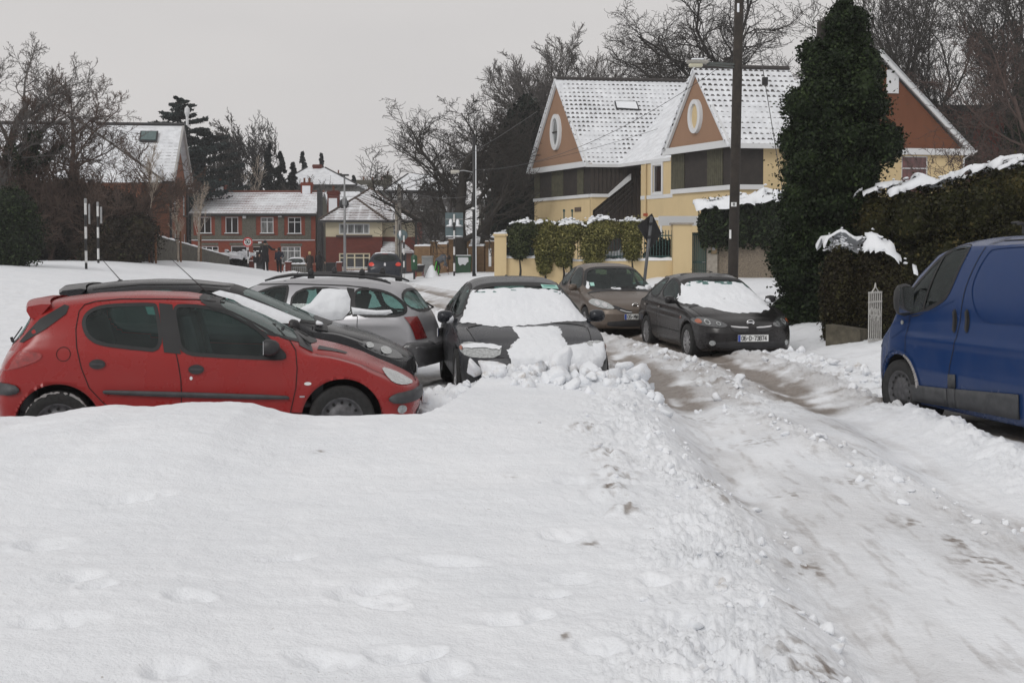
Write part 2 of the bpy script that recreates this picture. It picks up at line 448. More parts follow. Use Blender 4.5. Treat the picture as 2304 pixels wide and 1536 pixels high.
def glass(name='car_glass', tint=(0.36, 0.52, 0.49), refl=0.06, rough=0.03, frost=0.0):
    if name in MATS: return MATS[name]
    N = newmat(name); out = N.n['Material Output']
    tr = N.new('ShaderNodeBsdfTransparent'); tr.inputs[0].default_value = (*tint, 1)
    gl = N.new('ShaderNodeBsdfGlossy'); gl.inputs['Roughness'].default_value = rough
    gl.inputs[0].default_value = (0.85, 0.92, 0.92, 1)
    lw = N.new('ShaderNodeLayerWeight'); lw.inputs[0].default_value = 0.35
    fac = N.math('ADD', N.math('MULTIPLY', lw.outputs['Fresnel'], 0.40), refl*0.4)
    m = N.new('ShaderNodeMixShader'); N.link(fac, m.inputs[0]); N.link(tr.outputs[0], m.inputs[1]); N.link(gl.outputs[0], m.inputs[2])
    last = m.outputs[0]
    v = N.coord('Object')
    df = N.new('ShaderNodeBsdfDiffuse'); df.inputs[0].default_value = (0.42, 0.52, 0.50, 1)
    m2 = N.new('ShaderNodeMixShader')
    k = N.math('ADD', N.math('MULTIPLY', N.ramp(N.noise(v, 5, 4, 0.6), [(0.4, 0), (0.75, 1)]), 0.03), N.math('MULTIPLY', N.ramp(N.noise(v, 70, 2), [(0.62, 0), (0.70, 1)]), 0.03))
    N.link(N.math('ADD', k, frost), m2.inputs[0]); N.link(last, m2.inputs[1]); N.link(df.outputs[0], m2.inputs[2])
    N.link(m2.outputs[0], out.inputs[0]); N.n.remove(N.b)
    return N.m
GLASS = glass()
BLACKP = simple('black_plastic', (0.022, 0.022, 0.024), 0.5, 0, 0.3, 12, 0.15, 200)
TRIMP = simple('grey_plastic', (0.05, 0.052, 0.056), 0.55, 0, 0.3, 12, 0.15, 200)
SEAL = simple('rubber_seal', (0.012, 0.012, 0.013), 0.55)
GAP = simple('panel_gap', (0.006, 0.006, 0.006), 0.9, 0, 0)
RUBBER = simple('tyre_rubber', (0.018, 0.018, 0.018), 0.85, 0, 0.4, 25, 0.3, 60)
CHROME = simple('chrome', (0.75, 0.75, 0.76), 0.15, 1.0, 0.05)
ALLOY = simple('alloy_rim', (0.42, 0.42, 0.43), 0.35, 0.8, 0.15, 12)
DSLUSH = simple('tyre_slush', (.26, .25, .245), .8, 0, .4, 20)
STEEL = simple('steel_rim', (0.10, 0.10, 0.105), 0.5, 0.6, 0.4, 18)
SEATM = simple('seat_cloth', (0.030, 0.032, 0.036), 0.9, 0, 0.2, 20, 0.2, 150)
LINER = simple('cabin_lining', (0.040, 0.042, 0.046), 0.9, 0, 0.2, 8)
LAMPG = simple('lamp_lens', (0.40, 0.42, 0.42), 0.12, 0.45, 0.35, 30, 0.4, 60, coat=1.0)
LAMPD = simple('lamp_smoked', (0.075, 0.078, 0.082), 0.2, 0.3, 0.3, 30, coat=1.0)
AMBER = simple('amber_lens', (0.36, 0.09, 0.035), 0.2, 0, 0.15, 40, coat=1.0)
REDL = simple('red_lens', (0.25, 0.014, 0.013), 0.18, 0, 0.3, 25, 0.3, 80, coat=1.0)
REDD = simple('dark_red_lens', (0.10, 0.012, 0.012), 0.18, 0, 0.3, 25, coat=1.0)
PLATEW = simple('plate_white', (0.72, 0.73, 0.72), 0.4, 0, 0.05)
PLATEB = simple('plate_blue', (0.03, 0.07, 0.35), 0.4, 0, 0.05)
INK = simple('black_ink', (0.012, 0.012, 0.012), 0.6, 0, 0)
WELL = simple('wheel_well', (0.010, 0.010, 0.010), 0.95, 0, 0.2)

def kl(keys, x):
    a = sorted(keys); return np.interp(x, [p[0] for p in a], [p[1] for p in a])
def gsm(a, k):
    if k < 1: return a
    ker = np.exp(-np.linspace(-2, 2, 2*k+1)**2); ker /= ker.sum()
    return np.convolve(np.pad(a, k, mode='edge'), ker, 'valid')
def chaikin(p, it=2, closed=True):
    p = [tuple(q) for q in p]
    for _ in range(it):
        out = []
        n = len(p); rng = range(n) if closed else range(n-1)
        if not closed: out.append(p[0])
        for i in rng:
            a, b = p[i], p[(i+1) % n]
            out.append(tuple(a[j]*.75+b[j]*.25 for j in range(len(a))))
            out.append(tuple(a[j]*.25+b[j]*.75 for j in range(len(a))))
        if not closed: out.append(p[-1])
        p = out
    return p
def inpoly(x, y, poly):
    x = np.asarray(x); y = np.asarray(y); c = np.zeros(x.shape, bool); n = len(poly)
    for i in range(n):
        x1, y1 = poly[i]; x2, y2 = poly[(i+1) % n]
        k = ((y1 > y) != (y2 > y)) & (x < (x2-x1)*(y-y1)/((y2-y1)+1e-12)+x1)
        c ^= k
    return c
def pdist(x, y, poly):
    x = np.asarray(x, float); y = np.asarray(y, float); d = np.full(x.shape, 1e9)
    for i in range(len(poly)):
        x1, y1 = poly[i]; x2, y2 = poly[(i+1) % len(poly)]
        dx, dy = x2-x1, y2-y1; L = dx*dx+dy*dy+1e-12
        t = np.clip(((x-x1)*dx+(y-y1)*dy)/L, 0, 1)
        d = np.minimum(d, np.hypot(x-(x1+t*dx), y-(y1+t*dy)))
    return d
def area(p): return sum(p[i][0]*p[(i+1) % len(p)][1]-p[(i+1) % len(p)][0]*p[i][1] for i in range(len(p)))/2
def cdt_fill(poly, res):
    """triangulate a closed 2-D outline with inner grid points"""
    if area(poly) < 0: poly = poly[::-1]
    P = []
    for i in range(len(poly)):
        a = poly[i]; b = poly[(i+1) % len(poly)]
        n = max(1, int(math.hypot(b[0]-a[0], b[1]-a[1])/res))
        for k in range(n): P.append((a[0]+(b[0]-a[0])*k/n, a[1]+(b[1]-a[1])*k/n))
    nb = len(P)
    xs = [p[0] for p in P]; ys = [p[1] for p in P]
    gx, gy = np.meshgrid(np.arange(min(xs)+res*.5, max(xs), res), np.arange(min(ys)+res*.5, max(ys), res*.87))
    gx[::2] += res*.5
    gx = gx.ravel(); gy = gy.ravel()
    if len(gx):
        k = inpoly(gx, gy, P) & (pdist(gx, gy, P) > res*.45)
        P += list(zip(gx[k], gy[k]))
    v, e, f, *_ = delaunay_2d_cdt([Vector(p) for p in P], [(i, (i+1) % nb) for i in range(nb)], [list(range(nb))], 1, 1e-6)
    return [(q.x, q.y) for q in v], [tuple(t) for t in f]

class Body:
    """a car body lofted along its length; x = -distance from the front bumper, y across, z up"""
    DIRS = {'left': ((0,1,0), lambda a, b: (a, 4, b)), 'right': ((0,-1,0), lambda a, b: (a, -4, b)),
            'front': ((1,0,0), lambda a, b: (4, a, b)), 'rear': ((-1,0,0), lambda a, b: (-12, a, b)),
            'top': ((0,0,1), lambda a, b: (a, b, 5))}
    def __init__(s, name, sp, root, mat):
        s.sp = sp; s.root = root; s.mat = mat
        L, W = sp['L'], sp['W']; step = sp.get('step', 0.028)
        n = int(L/step)+1; d = np.linspace(0, L, n)
        top = gsm(kl(sp['top'], d), 3); belt = gsm(kl(sp['belt'], d), 4); bot = gsm(kl(sp['bot'], d), 3)
        rw = gsm(kl(sp['roofw'], d), 4)
        rf, rr = sp.get('rf', 0.16), sp.get('rr', 0.14)
        w = gsm(kl(sp.get('plan', [(0, 1), (L, 1)]), d), 4)*W
        for i, q in enumerate(d):
            for r, dd in ((rf, q), (rr, L-q)):
                if dd < r: w[i] -= (1-math.sqrt(max(0, 1-((r-dd)/r)**2)))*r*0.9
        rw = np.minimum(rw, w*0.955)
        gp = sp.get('prof', [(0, .90), (.06, .95), (.18, .985), (.4, .998), (.6, 1.0), (.85, .985), (.95, .972), (1, .95)])
        nb, ns, ng, nr = 6, 26, 14, 16
        V = []
        for i in range(n):
            pts = []
            for k in range(nb): pts.append((w[i]*gp[0][1]*k/nb, bot[i]))
            for k in range(ns):
                t = k/ns
                pts.append((w[i]*float(np.interp(t, [g[0] for g in gp], [g[1] for g in gp])), bot[i]+(belt[i]-bot[i])*t))
            h = top[i]-belt[i]; er = min(sp.get('edge', 0.075), max(0.004, h*0.85))
            y0, z0, y1, z1 = w[i]*gp[-1][1], belt[i], rw[i], top[i]-er
            for k in range(ng):
                t = k/ng; bul = sp.get('bulge', 0.03)*4*t*(1-t)*min(1, h/0.4)
                pts.append((y0+(y1-y0)*t+bul, z0+(z1-z0)*t))
            for k in range(nr+1):
                q = (k/nr); y = y1*(1-q**1.6) if k < nr else 0.0
                a = abs(y)/max(y1, 1e-6)
                pts.append((y, top[i]-er*(0.72*a**sp.get('edgep', 6)+0.28*a**2)))
            V.append(pts)
        m = len(V[0])
        # full loop: right half (y>0) then mirrored
        vs_ = []
        for i in range(n):
            x = -d[i]
            row = [(x, p[0], p[1]) for p in V[i]] + [(x, -p[0], p[1]) for p in V[i][1:-1][::-1]]
            vs_.extend(row)
        mm = 2*m-2
        fs = []
        for i in range(n-1):
            for k in range(mm):
                k2 = (k+1) % mm
                fs.append((i*mm+k, i*mm+k2, (i+1)*mm+k2, (i+1)*mm+k))
        # end caps: rows across
        for (i, flip) in ((0, 1), (n-1, 0)):
            M = 22; base = i*mm; rows = []
            rows.append([base])
            for k in range(1, m-1):
                a = base+k; b = base+mm-k
                pa, pb = vs_[a], vs_[b]; r = [a]
                for j in range(1, M):
                    t = j/M; r.append(len(vs_)); vs_.append((pa[0], pa[1]+(pb[1]-pa[1])*t, pa[2]))
                r.append(b); rows.append(r)
            rows.append([base+m-1])
            for a, b in zip(rows[:-1], rows[1:]):
                if len(a) == 1: ff = [(a[0], b[j+1], b[j]) for j in range(len(b)-1)]
                elif len(b) == 1: ff = [(a[j], a[j+1], b[0]) for j in range(len(a)-1)]
                else: ff = [(a[j], a[j+1], b[j+1], b[j]) for j in range(len(a)-1)]
                fs.extend([f[::-1] for f in ff] if flip else ff)
        P = np.array(vs_)
        # bend the ends: plan curvature and profile of nose and tail
        sf = 1-sst(0.0, sp.get('fl', 0.95), -P[:, 0]); sr = 1-sst(0.0, sp.get('rl', 0.7), P[:, 0]+L)
        ay = np.abs(P[:, 1])/W
        P[:, 0] -= sf*sp.get('fa', 0.22)*ay**2.3
        P[:, 0] += sr*sp.get('ra', 0.14)*ay**2.5
        s2 = 1-sst(0.0, 0.5, -vsx(P, sf)) if False else sf**1.5
        if 'nose' in sp: P[:, 0] -= s2*np.interp(P[:, 2], [a for a, b in sp['nose']], [b for a, b in sp['nose']])
        if 'tail' in sp: P[:, 0] += sr**1.5*np.interp(P[:, 2], [a for a, b in sp['tail']], [b for a, b in sp['tail']])
        if 'swage' in sp:      # a crease pressed into the flanks
            for (za, zb2, amp, xa, xb) in sp['swage']:
                zz = np.interp(-P[:, 0], [xa, xb], [za, zb2])
                k = np.exp(-((P[:, 2]-zz)/0.035)**2)*(ay > 0.6)*sst(xa-.1, xa+.3, -P[:, 0])*sst(xb+.1, xb-.3, -P[:, 0])
                P[:, 1] += np.sign(P[:, 1])*amp*k
        s.P = P; s.F = fs
        s.bvh = BVHTree.FromPolygons([tuple(p) for p in P], fs)
        s.name = name
    def hit(s, side, a, b):
        n, o = s.DIRS[side]; org = Vector(o(a, b)); dr = -Vector(n)
        h, nn, i, dist = s.bvh.ray_cast(org, dr, 30)
        if h is None: return None, None
        if nn.dot(dr) > 0: nn = -nn
        return h, nn
    def uvof(s, side, P):
        return {'left': (P[:,0], P[:,2]), 'right': (P[:,0], P[:,2]), 'front': (P[:,1], P[:,2]), 'rear': (P[:,1], P[:,2]), 'top': (P[:,0], P[:,1])}[side]
    def finish(s, holes, arches):
        """cut openings, build body + lining"""
        P = s.P; F_ = s.F
        cen = np.array([P[list(f)].mean(0) for f in F_])
        nrm = []
        for f in F_:
            a, b, c = P[f[0]], P[f[1]], P[f[2]]
            nrm.append(np.cross(b-a, c-a) if len(f) == 3 else np.cross(P[f[2]]-P[f[0]], P[f[3]]-P[f[1]]))
        nrm = np.array(nrm); nrm /= (np.linalg.norm(nrm, axis=1)[:, None]+1e-12)
        keep = np.ones(len(F_), bool)
        for side, poly in holes:
            n = np.array(s.DIRS[side][0]); u, v = s.uvof(side, cen)
            k = inpoly(u, v, poly)
            k &= (cen*n).sum(1) > {'left': 0.1, 'right': 0.1, 'front': -9, 'rear': -9, 'top': 0}[side] if side in ('left', 'right') else (np.abs((nrm*n).sum(1)) > 0.12)
            if side == 'front': k &= (cen[:, 0] > -s.sp['L']*0.5)
            if side == 'rear': k &= (cen[:, 0] < -s.sp['L']*0.5)
            keep &= ~k
        W = s.sp['W']
        for (xw, zw, ra) in arches:
            k = (np.hypot(cen[:, 0]-xw, cen[:, 2]-zw) < ra) & (np.abs(cen[:, 1]) > W*0.5)
            keep &= ~k
        P2 = P.copy()
        for (xw, zw, ra) in arches:
            r = np.hypot(P2[:, 0]-xw, P2[:, 2]-zw); k = (np.abs(r-ra) < 0.024) & (np.abs(P2[:, 1]) > W*0.5)
            P2[k, 0] = xw+(P2[k, 0]-xw)*ra/r[k]; P2[k, 2] = zw+(P2[k, 2]-zw)*ra/r[k]
        used = [f for f, q in zip(F_, keep) if q]
        me = bpy.data.meshes.new('body'); me.from_pydata([tuple(p) for p in P2], [], used); me.update()
        bm = bmesh.new(); bm.from_mesh(me)
        bmesh.ops.recalc_face_normals(bm, faces=bm.faces)
        bmesh.ops.delete(bm, geom=[v for v in bm.verts if not v.link_faces], context='VERTS')
        be = [e for e in bm.edges if e.is_boundary and any(abs(math.hypot((e.verts[0].co.x+e.verts[1].co.x)/2-xw, (e.verts[0].co.z+e.verts[1].co.z)/2-zw)-ra) < 0.03 for xw, zw, ra in arches)]
        if be:
            r = bmesh.ops.extrude_edge_only(bm, edges=be)
            for v in [g for g in r['geom'] if isinstance(g, bmesh.types.BMVert)]:
                v.co.y -= math.copysign(0.035, v.co.y)
        bm.to_mesh(me); bm.free()
        me.materials.append(s.mat); me.polygons.foreach_set('use_smooth', [True]*len(me.polygons))
        o = bpy.data.objects.new('body', me); C.objects.link(o); o.parent = s.root; s.body = o
        # inner lining of the cabin, 25 mm inside, same openings
        vn = np.zeros_like(P)
        for f, n_ in zip(F_, nrm):
            for i in f: vn[i] += n_
        vn /= (np.linalg.norm(vn, axis=1)[:, None]+1e-12)
        ctr = np.array([-s.sp['L']/2, 0, 0.7]); sg = np.sign(((P-ctr)*vn).sum(1)); sg[sg == 0] = 1
        Q = P-vn*sg[:, None]*0.025
        ca, cb, cz = s.sp['cabin']       # x extents and floor height of the cabin
        inner = [f for f, q, c in zip(F_, keep, cen) if q and c[2] > cz and ca > c[0] > cb]
        mb = MB(); mb.v = [tuple(p) for p in Q]; mb.f = inner; mb.m = [0]*len(inner)
        bw = W*0.9
        mb.box(((ca+cb)/2, 0, cz), (ca-cb+.1, bw*2, 0.03))
        mb.box((ca+.05, 0, cz+.12), (0.1, bw*2, 0.3)); mb.box((cb, 0, cz+.12), (0.1, bw*2, 0.3))
        lo = mb.build('cabin_lining', LINER, s.root, smooth=True)
        bm = bmesh.new(); bm.from_mesh(lo.data)
        bmesh.ops.delete(bm, geom=[v for v in bm.verts if not v.link_faces], context='VERTS'); bm.to_mesh(lo.data); bm.free()
        # wheel wells
        for k, (xw, zw, ra) in enumerate(arches):
            for sy in (1, -1):
                wb = MB(); y0 = sy*(W*0.955); y1 = sy*(W*0.955-0.30)
                wb.lathe([(ra+.004, y0), (ra+.004, y1), (0.02, y1)], (xw, 0, zw), 28, axis='Y')
                # keep only above the sill line
                wb.build('wheel_arch_liner', WELL, s.root)
    # ---------------------------------------------------------------- surface details
    def patch(s, name, poly, side, mat, off=0.004, res=0.06, parent=None, fn=None, smooth=True, thick=0.0):
        v, f = cdt_fill(poly, res)
        pts = []; ok = []
        for (a, b) in v:
            h, n = s.hit(side, a, b)
            if h is None: pts.append(Vector((0,0,0))); ok.append(False)
            else:
                o_ = off + (fn(a, b) if fn else 0)
                pts.append(h+n*o_); ok.append(True)
        f = [t for t in f if all(ok[i] for i in t) and max((pts[t[0]]-pts[t[1]]).length, (pts[t[1]]-pts[t[2]]).length, (pts[t[2]]-pts[t[0]]).length) < res*9]
        mb = MB(); mb.v = [tuple(p) for p in pts]; mb.f = f; mb.m = [0]*len(f)
        if not f: return None
        nn = Vector(s.DIRS[side][0])
        mb.keepn = True
        a, b, c = [pts[i] for i in f[0]]
        if (b-a).cross(c-a).dot(nn) < 0: mb.f = [t[::-1] for t in f]
        o = mb.build(name, mat, parent or s.root, smooth=smooth)
        bm = bmesh.new(); bm.from_mesh(o.data)
        bmesh.ops.delete(bm, geom=[v for v in bm.verts if not v.link_faces], context='VERTS'); bm.to_mesh(o.data); bm.free()
        if thick:
            md = o.modifiers.new('thick', 'SOLIDIFY'); md.thickness = thick; md.offset = 1
        return o
    def ribbon(s, mb, pts, side, width, off=0.003, closed=False, res=0.03):
        p = []
        n = len(pts)
        for i in range(n if closed else n-1):
            a = pts[i]; b = pts[(i+1) % n]; k = max(1, int(math.hypot(b[0]-a[0], b[1]-a[1])/res))
            for j in range(k): p.append((a[0]+(b[0]-a[0])*j/k, a[1]+(b[1]-a[1])*j/k))
        if not closed: p.append(pts[-1])
        L_, R_ = [], []; m = len(p)
        for i in range(m):
            a = p[(i-1) % m] if closed or i > 0 else p[i]; b = p[(i+1) % m] if closed or i < m-1 else p[i]
            tx, ty = b[0]-a[0], b[1]-a[1]; l = math.hypot(tx, ty) or 1; nx, ny = -ty/l, tx/l
            if hasattr(width, '__len__'): w0, w1 = width
            else: w0 = w1 = width/2
            for lst, q in ((L_, (p[i][0]+nx*w0, p[i][1]+ny*w0)), (R_, (p[i][0]-nx*w1, p[i][1]-ny*w1))):
                h, nn = s.hit(side, *q)
                if h is None: h, nn = s.hit(side, *p[i])
                lst.append(None if h is None else h+nn*off)
        for i in range(m if closed else m-1):
            j = (i+1) % m
            if None in (L_[i], L_[j], R_[i], R_[j]): continue
            if (L_[i]-L_[j]).length > 0.25: continue
            mb.quad(L_[i], L_[j], R_[j], R_[i])
        return mb
    def lines(s, name, paths, side, width, mat, off=0.003, closed=False):
        sides = side if isinstance(side, (list, tuple)) else [side]
        name = {'panel_gaps': 'panel_gap'}.get(name, name)
        for sd in sides:
            for p in paths:
                mb = MB(); s.ribbon(mb, p, sd, width, off, closed)
                if mb.f: mb.build(name, mat, s.root, smooth=True)
    def frame(s, name, poly, side, wo, wi, mat, off=0.006, parent=None):
        if area(poly) < 0: poly = poly[::-1]
        mb = MB(); s.ribbon(mb, poly, side, (wi, wo), off, True)
        return mb.build(name, mat, parent or s.root, smooth=True)
    def window(s, poly, side, name='side_window', mat=None, wo=0.012, wi=0.02, fmat=None, holes=None):
        poly = chaikin(poly, 2)
        g = s.patch(name, poly, side, mat or GLASS, 0.002, 0.07)
        s.frame('window_seal', poly, side, wo, wi, fmat or SEAL, 0.005, g)
        if holes is not None: holes.append((side, poly))
        return g

def vsx(P, q): return P[:, 0]
def ellipse(cx, cy, a, b, n=20, rot=0.0):
    return [(cx+a*math.cos(t)*math.cos(rot)-b*math.sin(t)*math.sin(rot), cy+a*math.cos(t)*math.sin(rot)+b*math.sin(t)*math.cos(rot)) for t in [2*math.pi*k/n for k in range(n)]]
def mir(p): return [(-a, b) for a, b in p]

def make_wheel(root, x, y, z, R_, kind='alloy', spokes=10, width=0.19, steer=0.0, snow=False):
    """outer face looks towards +/-y according to the sign of y"""
    sy = 1 if y > 0 else -1
    e = empty('wheel', (x, y, z), steer); e.parent = root
    t = MB(); rr = R_*0.66
    prof = [(rr, -width/2*0.9), (R_*.93, -width/2), (R_*.985, -width*.42), (R_, -width*.25), (R_, 0), (R_, width*.25), (R_*.985, width*.42), (R_*.93, width/2), (rr, width/2*0.9), (rr-.012, width*.40)]
    t.lathe([(r, h*sy) for r, h in prof], n=36, axis='Y'); t.build('tyre', RUBBER, e, smooth=True)
    r = MB(); f = sy*width/2
    if kind == 'alloy':
        r.lathe([(rr, f*.86), (rr*.93, f*.86), (rr*.90, f*.6), (rr*.90, -f)], n=32, axis='Y')
        r.lathe([(0.0, f*.80), (0.05, f*.80), (0.06, f*.6)], n=16, axis='Y')
        for k in range(spokes):
            a = 2*math.pi*k/spokes; ca, sa = math.cos(a), math.sin(a)
            def pt(rad, off, h): return (ca*rad - sa*off, h, sa*rad + ca*off)
            w0, w1 = 0.016, 0.024
            r.add([pt(.04, -w0, f*.78), pt(.04, w0, f*.78), pt(rr*.93, w1, f*.84), pt(rr*.93, -w1, f*.84),
                   pt(.04, -w0, f*.6), pt(.04, w0, f*.6), pt(rr*.93, w1, f*.66), pt(rr*.93, -w1, f*.66)],
                  [(0,1,2,3), (4,7,6,5), (0,4,5,1), (1,5,6,2), (2,6,7,3), (3,7,4,0)])
        r.build('rim', ALLOY, e)
        b = MB(); b.lathe([(0.0, f*.3), (rr*.9, f*.3)], n=24, axis='Y'); b.build('brake_disc', WELL, e)
    elif kind == 'steel':
        r.lathe([(rr, f*.86), (rr*.92, f*.88), (rr*.86, f*.62), (rr*.62, f*.70), (rr*.5, f*.92), (rr*.3, f*.95), (0.0, f*.95)], n=36, axis='Y')
        r.build('rim', STEEL, e, smooth=True)
        b = MB()
        for k in range(spokes):
            a = 2*math.pi*k/spokes
            b.lathe([(0.0, f*.745), (rr*.075, f*.74)], (math.cos(a)*rr*.73, 0, math.sin(a)*rr*.73), 8, axis='Y')
        b.build('rim_hole', WELL, e)
    else:
        r.lathe([(rr, f*.86), (rr*.95, f*.92), (rr*.7, f*1.0), (rr*.3, f*.92), (0, f*.95)], n=32, axis='Y')
        r.build('hub_cap', simple('hub_cap', (0.14, 0.145, 0.15), 0.45, 0.4, 0.3, 20), e, smooth=True)
    if snow:
        m = MB(); rs = random.Random(int(x*100)); n = 40; o_ = []
        for k in range(n+1):
            a = math.pi*(0.12+0.76*k/n); q = R_*(0.955+0.02*rs.random()); th = 0.003+0.014*rs.random()**2*math.sin(math.pi*k/n)
            o_.append((a, q, th))
        for (a0, q0, t0), (a1, q1, t1) in zip(o_[:-1], o_[1:]):
            if rs.random() < 0.30 or math.sin(k*.7+x*9) > .55: continue
            h = f*1.03; g = f*.8
            P_ = lambda a, q, y_: (math.cos(a)*q, y_, math.sin(a)*q)
            m.add([P_(a0, q0-t0, h), P_(a0, q0+t0, h), P_(a1, q1+t1, h), P_(a1, q1-t1, h), P_(a0, q0-t0, g), P_(a0, q0+t0, g), P_(a1, q1+t1, g), P_(a1, q1-t1, g)],
                  [(0,1,2,3), (4,7,6,5), (0,4,5,1), (2,6,7,3), (1,5,6,2), (0,3,7,4)])
        m.build('packed_snow', DSLUSH, e)
    return e

def seats(root, xf, xr, zf, w):
    """two front seats and a rear bench, plus a steering wheel"""
    for sy in (1, -1):
        m = MB(); y = sy*w*0.47
        for (dx, z, sx, sy_, sz, tilt) in ((0.0, zf+.28, .50, .48, .14, 0), (-.26, zf+.58, .12, .46, .56, -.25), (-.36, zf+.93, .09, .24, .17, -.2)):
            M = Matrix.Translation((xf+dx, y, z)) @ Matrix.Rotation(tilt, 4, 'Y')
            m.box((0,0,0), (sx, sy_, sz), M=M)
        m.build('front_seat', SEATM, root, bevel=0.035, smooth=False)
    m = MB()
    M = Matrix.Translation((xr, 0, zf+.28)); m.box((0,0,0), (.5, w*1.75, .15), M=M)
    M = Matrix.Translation((xr-.26, 0, zf+.56)) @ Matrix.Rotation(-.3, 4, 'Y'); m.box((0,0,0), (.12, w*1.75, .52), M=M)
    for y in (-w*.5, w*.5):
        M = Matrix.Translation((xr-.36, y, zf+.88)) @ Matrix.Rotation(-.2, 4, 'Y'); m.box((0,0,0), (.08, .24, .15), M=M)
    m.build('rear_seat', SEATM, root, bevel=0.03)
    m = MB(); c = Vector((xf+.46, -w*0.47, zf+.56)); n = Vector((-.85, 0, .45)).normalized(); a = Vector((0,1,0)); b = n.cross(a)
    m.tube([c+a*math.cos(t)*.18+b*math.sin(t)*.18 for t in [2*math.pi*k/20 for k in range(21)]], 0.014, 6, cap=False)
    m.cyl(c, c-n*.3, .03, 8); m.box((xf+.60, 0, zf+.40), (.22, w*1.7, .2))
    m.build('steering_wheel', SEATM, root)

def mirror_(root, x, y, z, mat, size=(0.11, 0.20, 0.15), snow=False):
    """door mirror: shell, glass behind"""
    sy = 1 if y > 0 else -1
    m = MB(); n = 12; rings = []
    prof = [(0.0, 0.86), (0.02, 1.0), (0.05, .97), (0.08, .82), (0.10, .5), (0.107, .05)]
    o = 0
    for (dx, k) in prof:
        for j in range(n):
            t = 2*math.pi*j/n; c_, s_ = math.cos(t), math.sin(t)
            c_ = math.copysign(abs(c_)**.7, c_); s_ = math.copysign(abs(s_)**.7, s_)
            m.v.append((x+dx*size[0]/.107, y+sy*size[1]/2+c_*k*size[1]/2, z+s_*k*size[2]/2))
    for i in range(len(prof)-1):
        for j in range(n):
            j2 = (j+1) % n; m.f.append((i*n+j, i*n+j2, (i+1)*n+j2, (i+1)*n+j)); m.m.append(0)
    m.f.append(tuple((len(prof)-1)*n+j for j in range(n))); m.m.append(0)
    m.f.append(tuple(range(n))[::-1]); m.m.append(0)
    m.box((x+.03, y, z-size[2]*.3), (.05, .10, .05))
    e = m.build('door_mirror', mat, root, smooth=True, sharp=50)
    g = MB(); g.box((x-.004, y+sy*size[1]/2, z), (.004, size[1]*.82, size[2]*.78)); g.build('mirror_glass', CHROME, e)
    if snow:
        k = MB(); k.lathe([(0, .05), (.045, .035), (.06, 0), (.05, -.05), (0, -.06)], (x+.06, y+sy*.05, z-.02), 10); k.build('clinging_snow', SNOW, e, smooth=True)
    return e

# number plate lettering (simple strokes on a 3 x 5 grid)
GLY = {'0': [[(0,.6),(.6,0),(1.4,0),(2,.6),(2,3.4),(1.4,4),(.6,4),(0,3.4),(0,.6)]], '6': [[(1.8,3.8),(1.2,4),(.5,4),(0,3.2),(0,.6),(.6,0),(1.4,0),(2,.6),(2,1.7),(1.4,2.3),(.6,2.3),(0,1.7)]],
       '5': [[(1.9,4),(.2,4),(.1,2.3),(1.3,2.4),(2,1.8),(2,.6),(1.4,0),(.5,0),(0,.5)]], '7': [[(0,4),(2,4),(.8,0)]],
       '3': [[(0,3.5),(.6,4),(1.4,4),(2,3.4),(2,2.7),(1.4,2.15),(.8,2.15)], [(1.4,2.15),(2,1.6),(2,.6),(1.4,0),(.6,0),(0,.5)]],
       '8': [[(.6,2.15),(0,2.7),(0,3.4),(.6,4),(1.4,4),(2,3.4),(2,2.7),(1.4,2.15),(.6,2.15),(0,1.6),(0,.6),(.6,0),(1.4,0),(2,.6),(2,1.6),(1.4,2.15)]],
       '4': [[(1.5,0),(1.5,4),(0,1.2),(2,1.2)]], 'D': [[(0,0),(0,4),(1.2,4),(2,3.2),(2,.8),(1.2,0),(0,0)]], '-': [[(.3,2),(1.5,2)]],
       'M': [[(0,0),(0,4),(1,1.8),(2,4),(2,0)]], 'W': [[(0,4),(.4,0),(1,2.4),(1.6,0),(2,4)]], '1': [[(.4,3.3),(1.1,4),(1.1,0)]], 'N': [[(0,0),(0,4),(2,0),(2,4)]],
       'L': [[(0,4),(0,0),(1.8,0)]], 'X': [[(0,4),(2,0)], [(2,4),(0,0)]], 'S': [[(2,3.4),(1.4,4),(.6,4),(0,3.4),(0,2.7),(.6,2.2),(1.4,1.9),(2,1.4),(2,.6),(1.4,0),(.6,0),(0,.5)]],
       'R': [[(0,0),(0,4),(1.4,4),(2,3.4),(2,2.7),(1.4,2.1),(0,2.1)], [(1.1,2.1),(2,0)]], '9': [[(.2,.2),(.8,0),(1.5,0),(2,.8),(2,3.4),(1.4,4),(.6,4),(0,3.4),(0,2.3),(.6,1.7),(1.4,1.7),(2,2.3)]],
       '2': [[(0,3.4),(.6,4),(1.4,4),(2,3.4),(2,2.6),(0,0),(2,0)]], 'k': [[(0,0),(0,4)], [(1.6,2.6),(0,1.2),(1.8,0)]], 'm': [[(0,0),(0,2.6),(.9,2.6),(1,0)], [(1,2.4),(1.9,2.6),(2,0)]], '/': [[(0,-.4),(1.6,4.2)]], 'h': [[(0,0),(0,4)],[(0,2),(1.6,2.4),(1.7,0)]]}
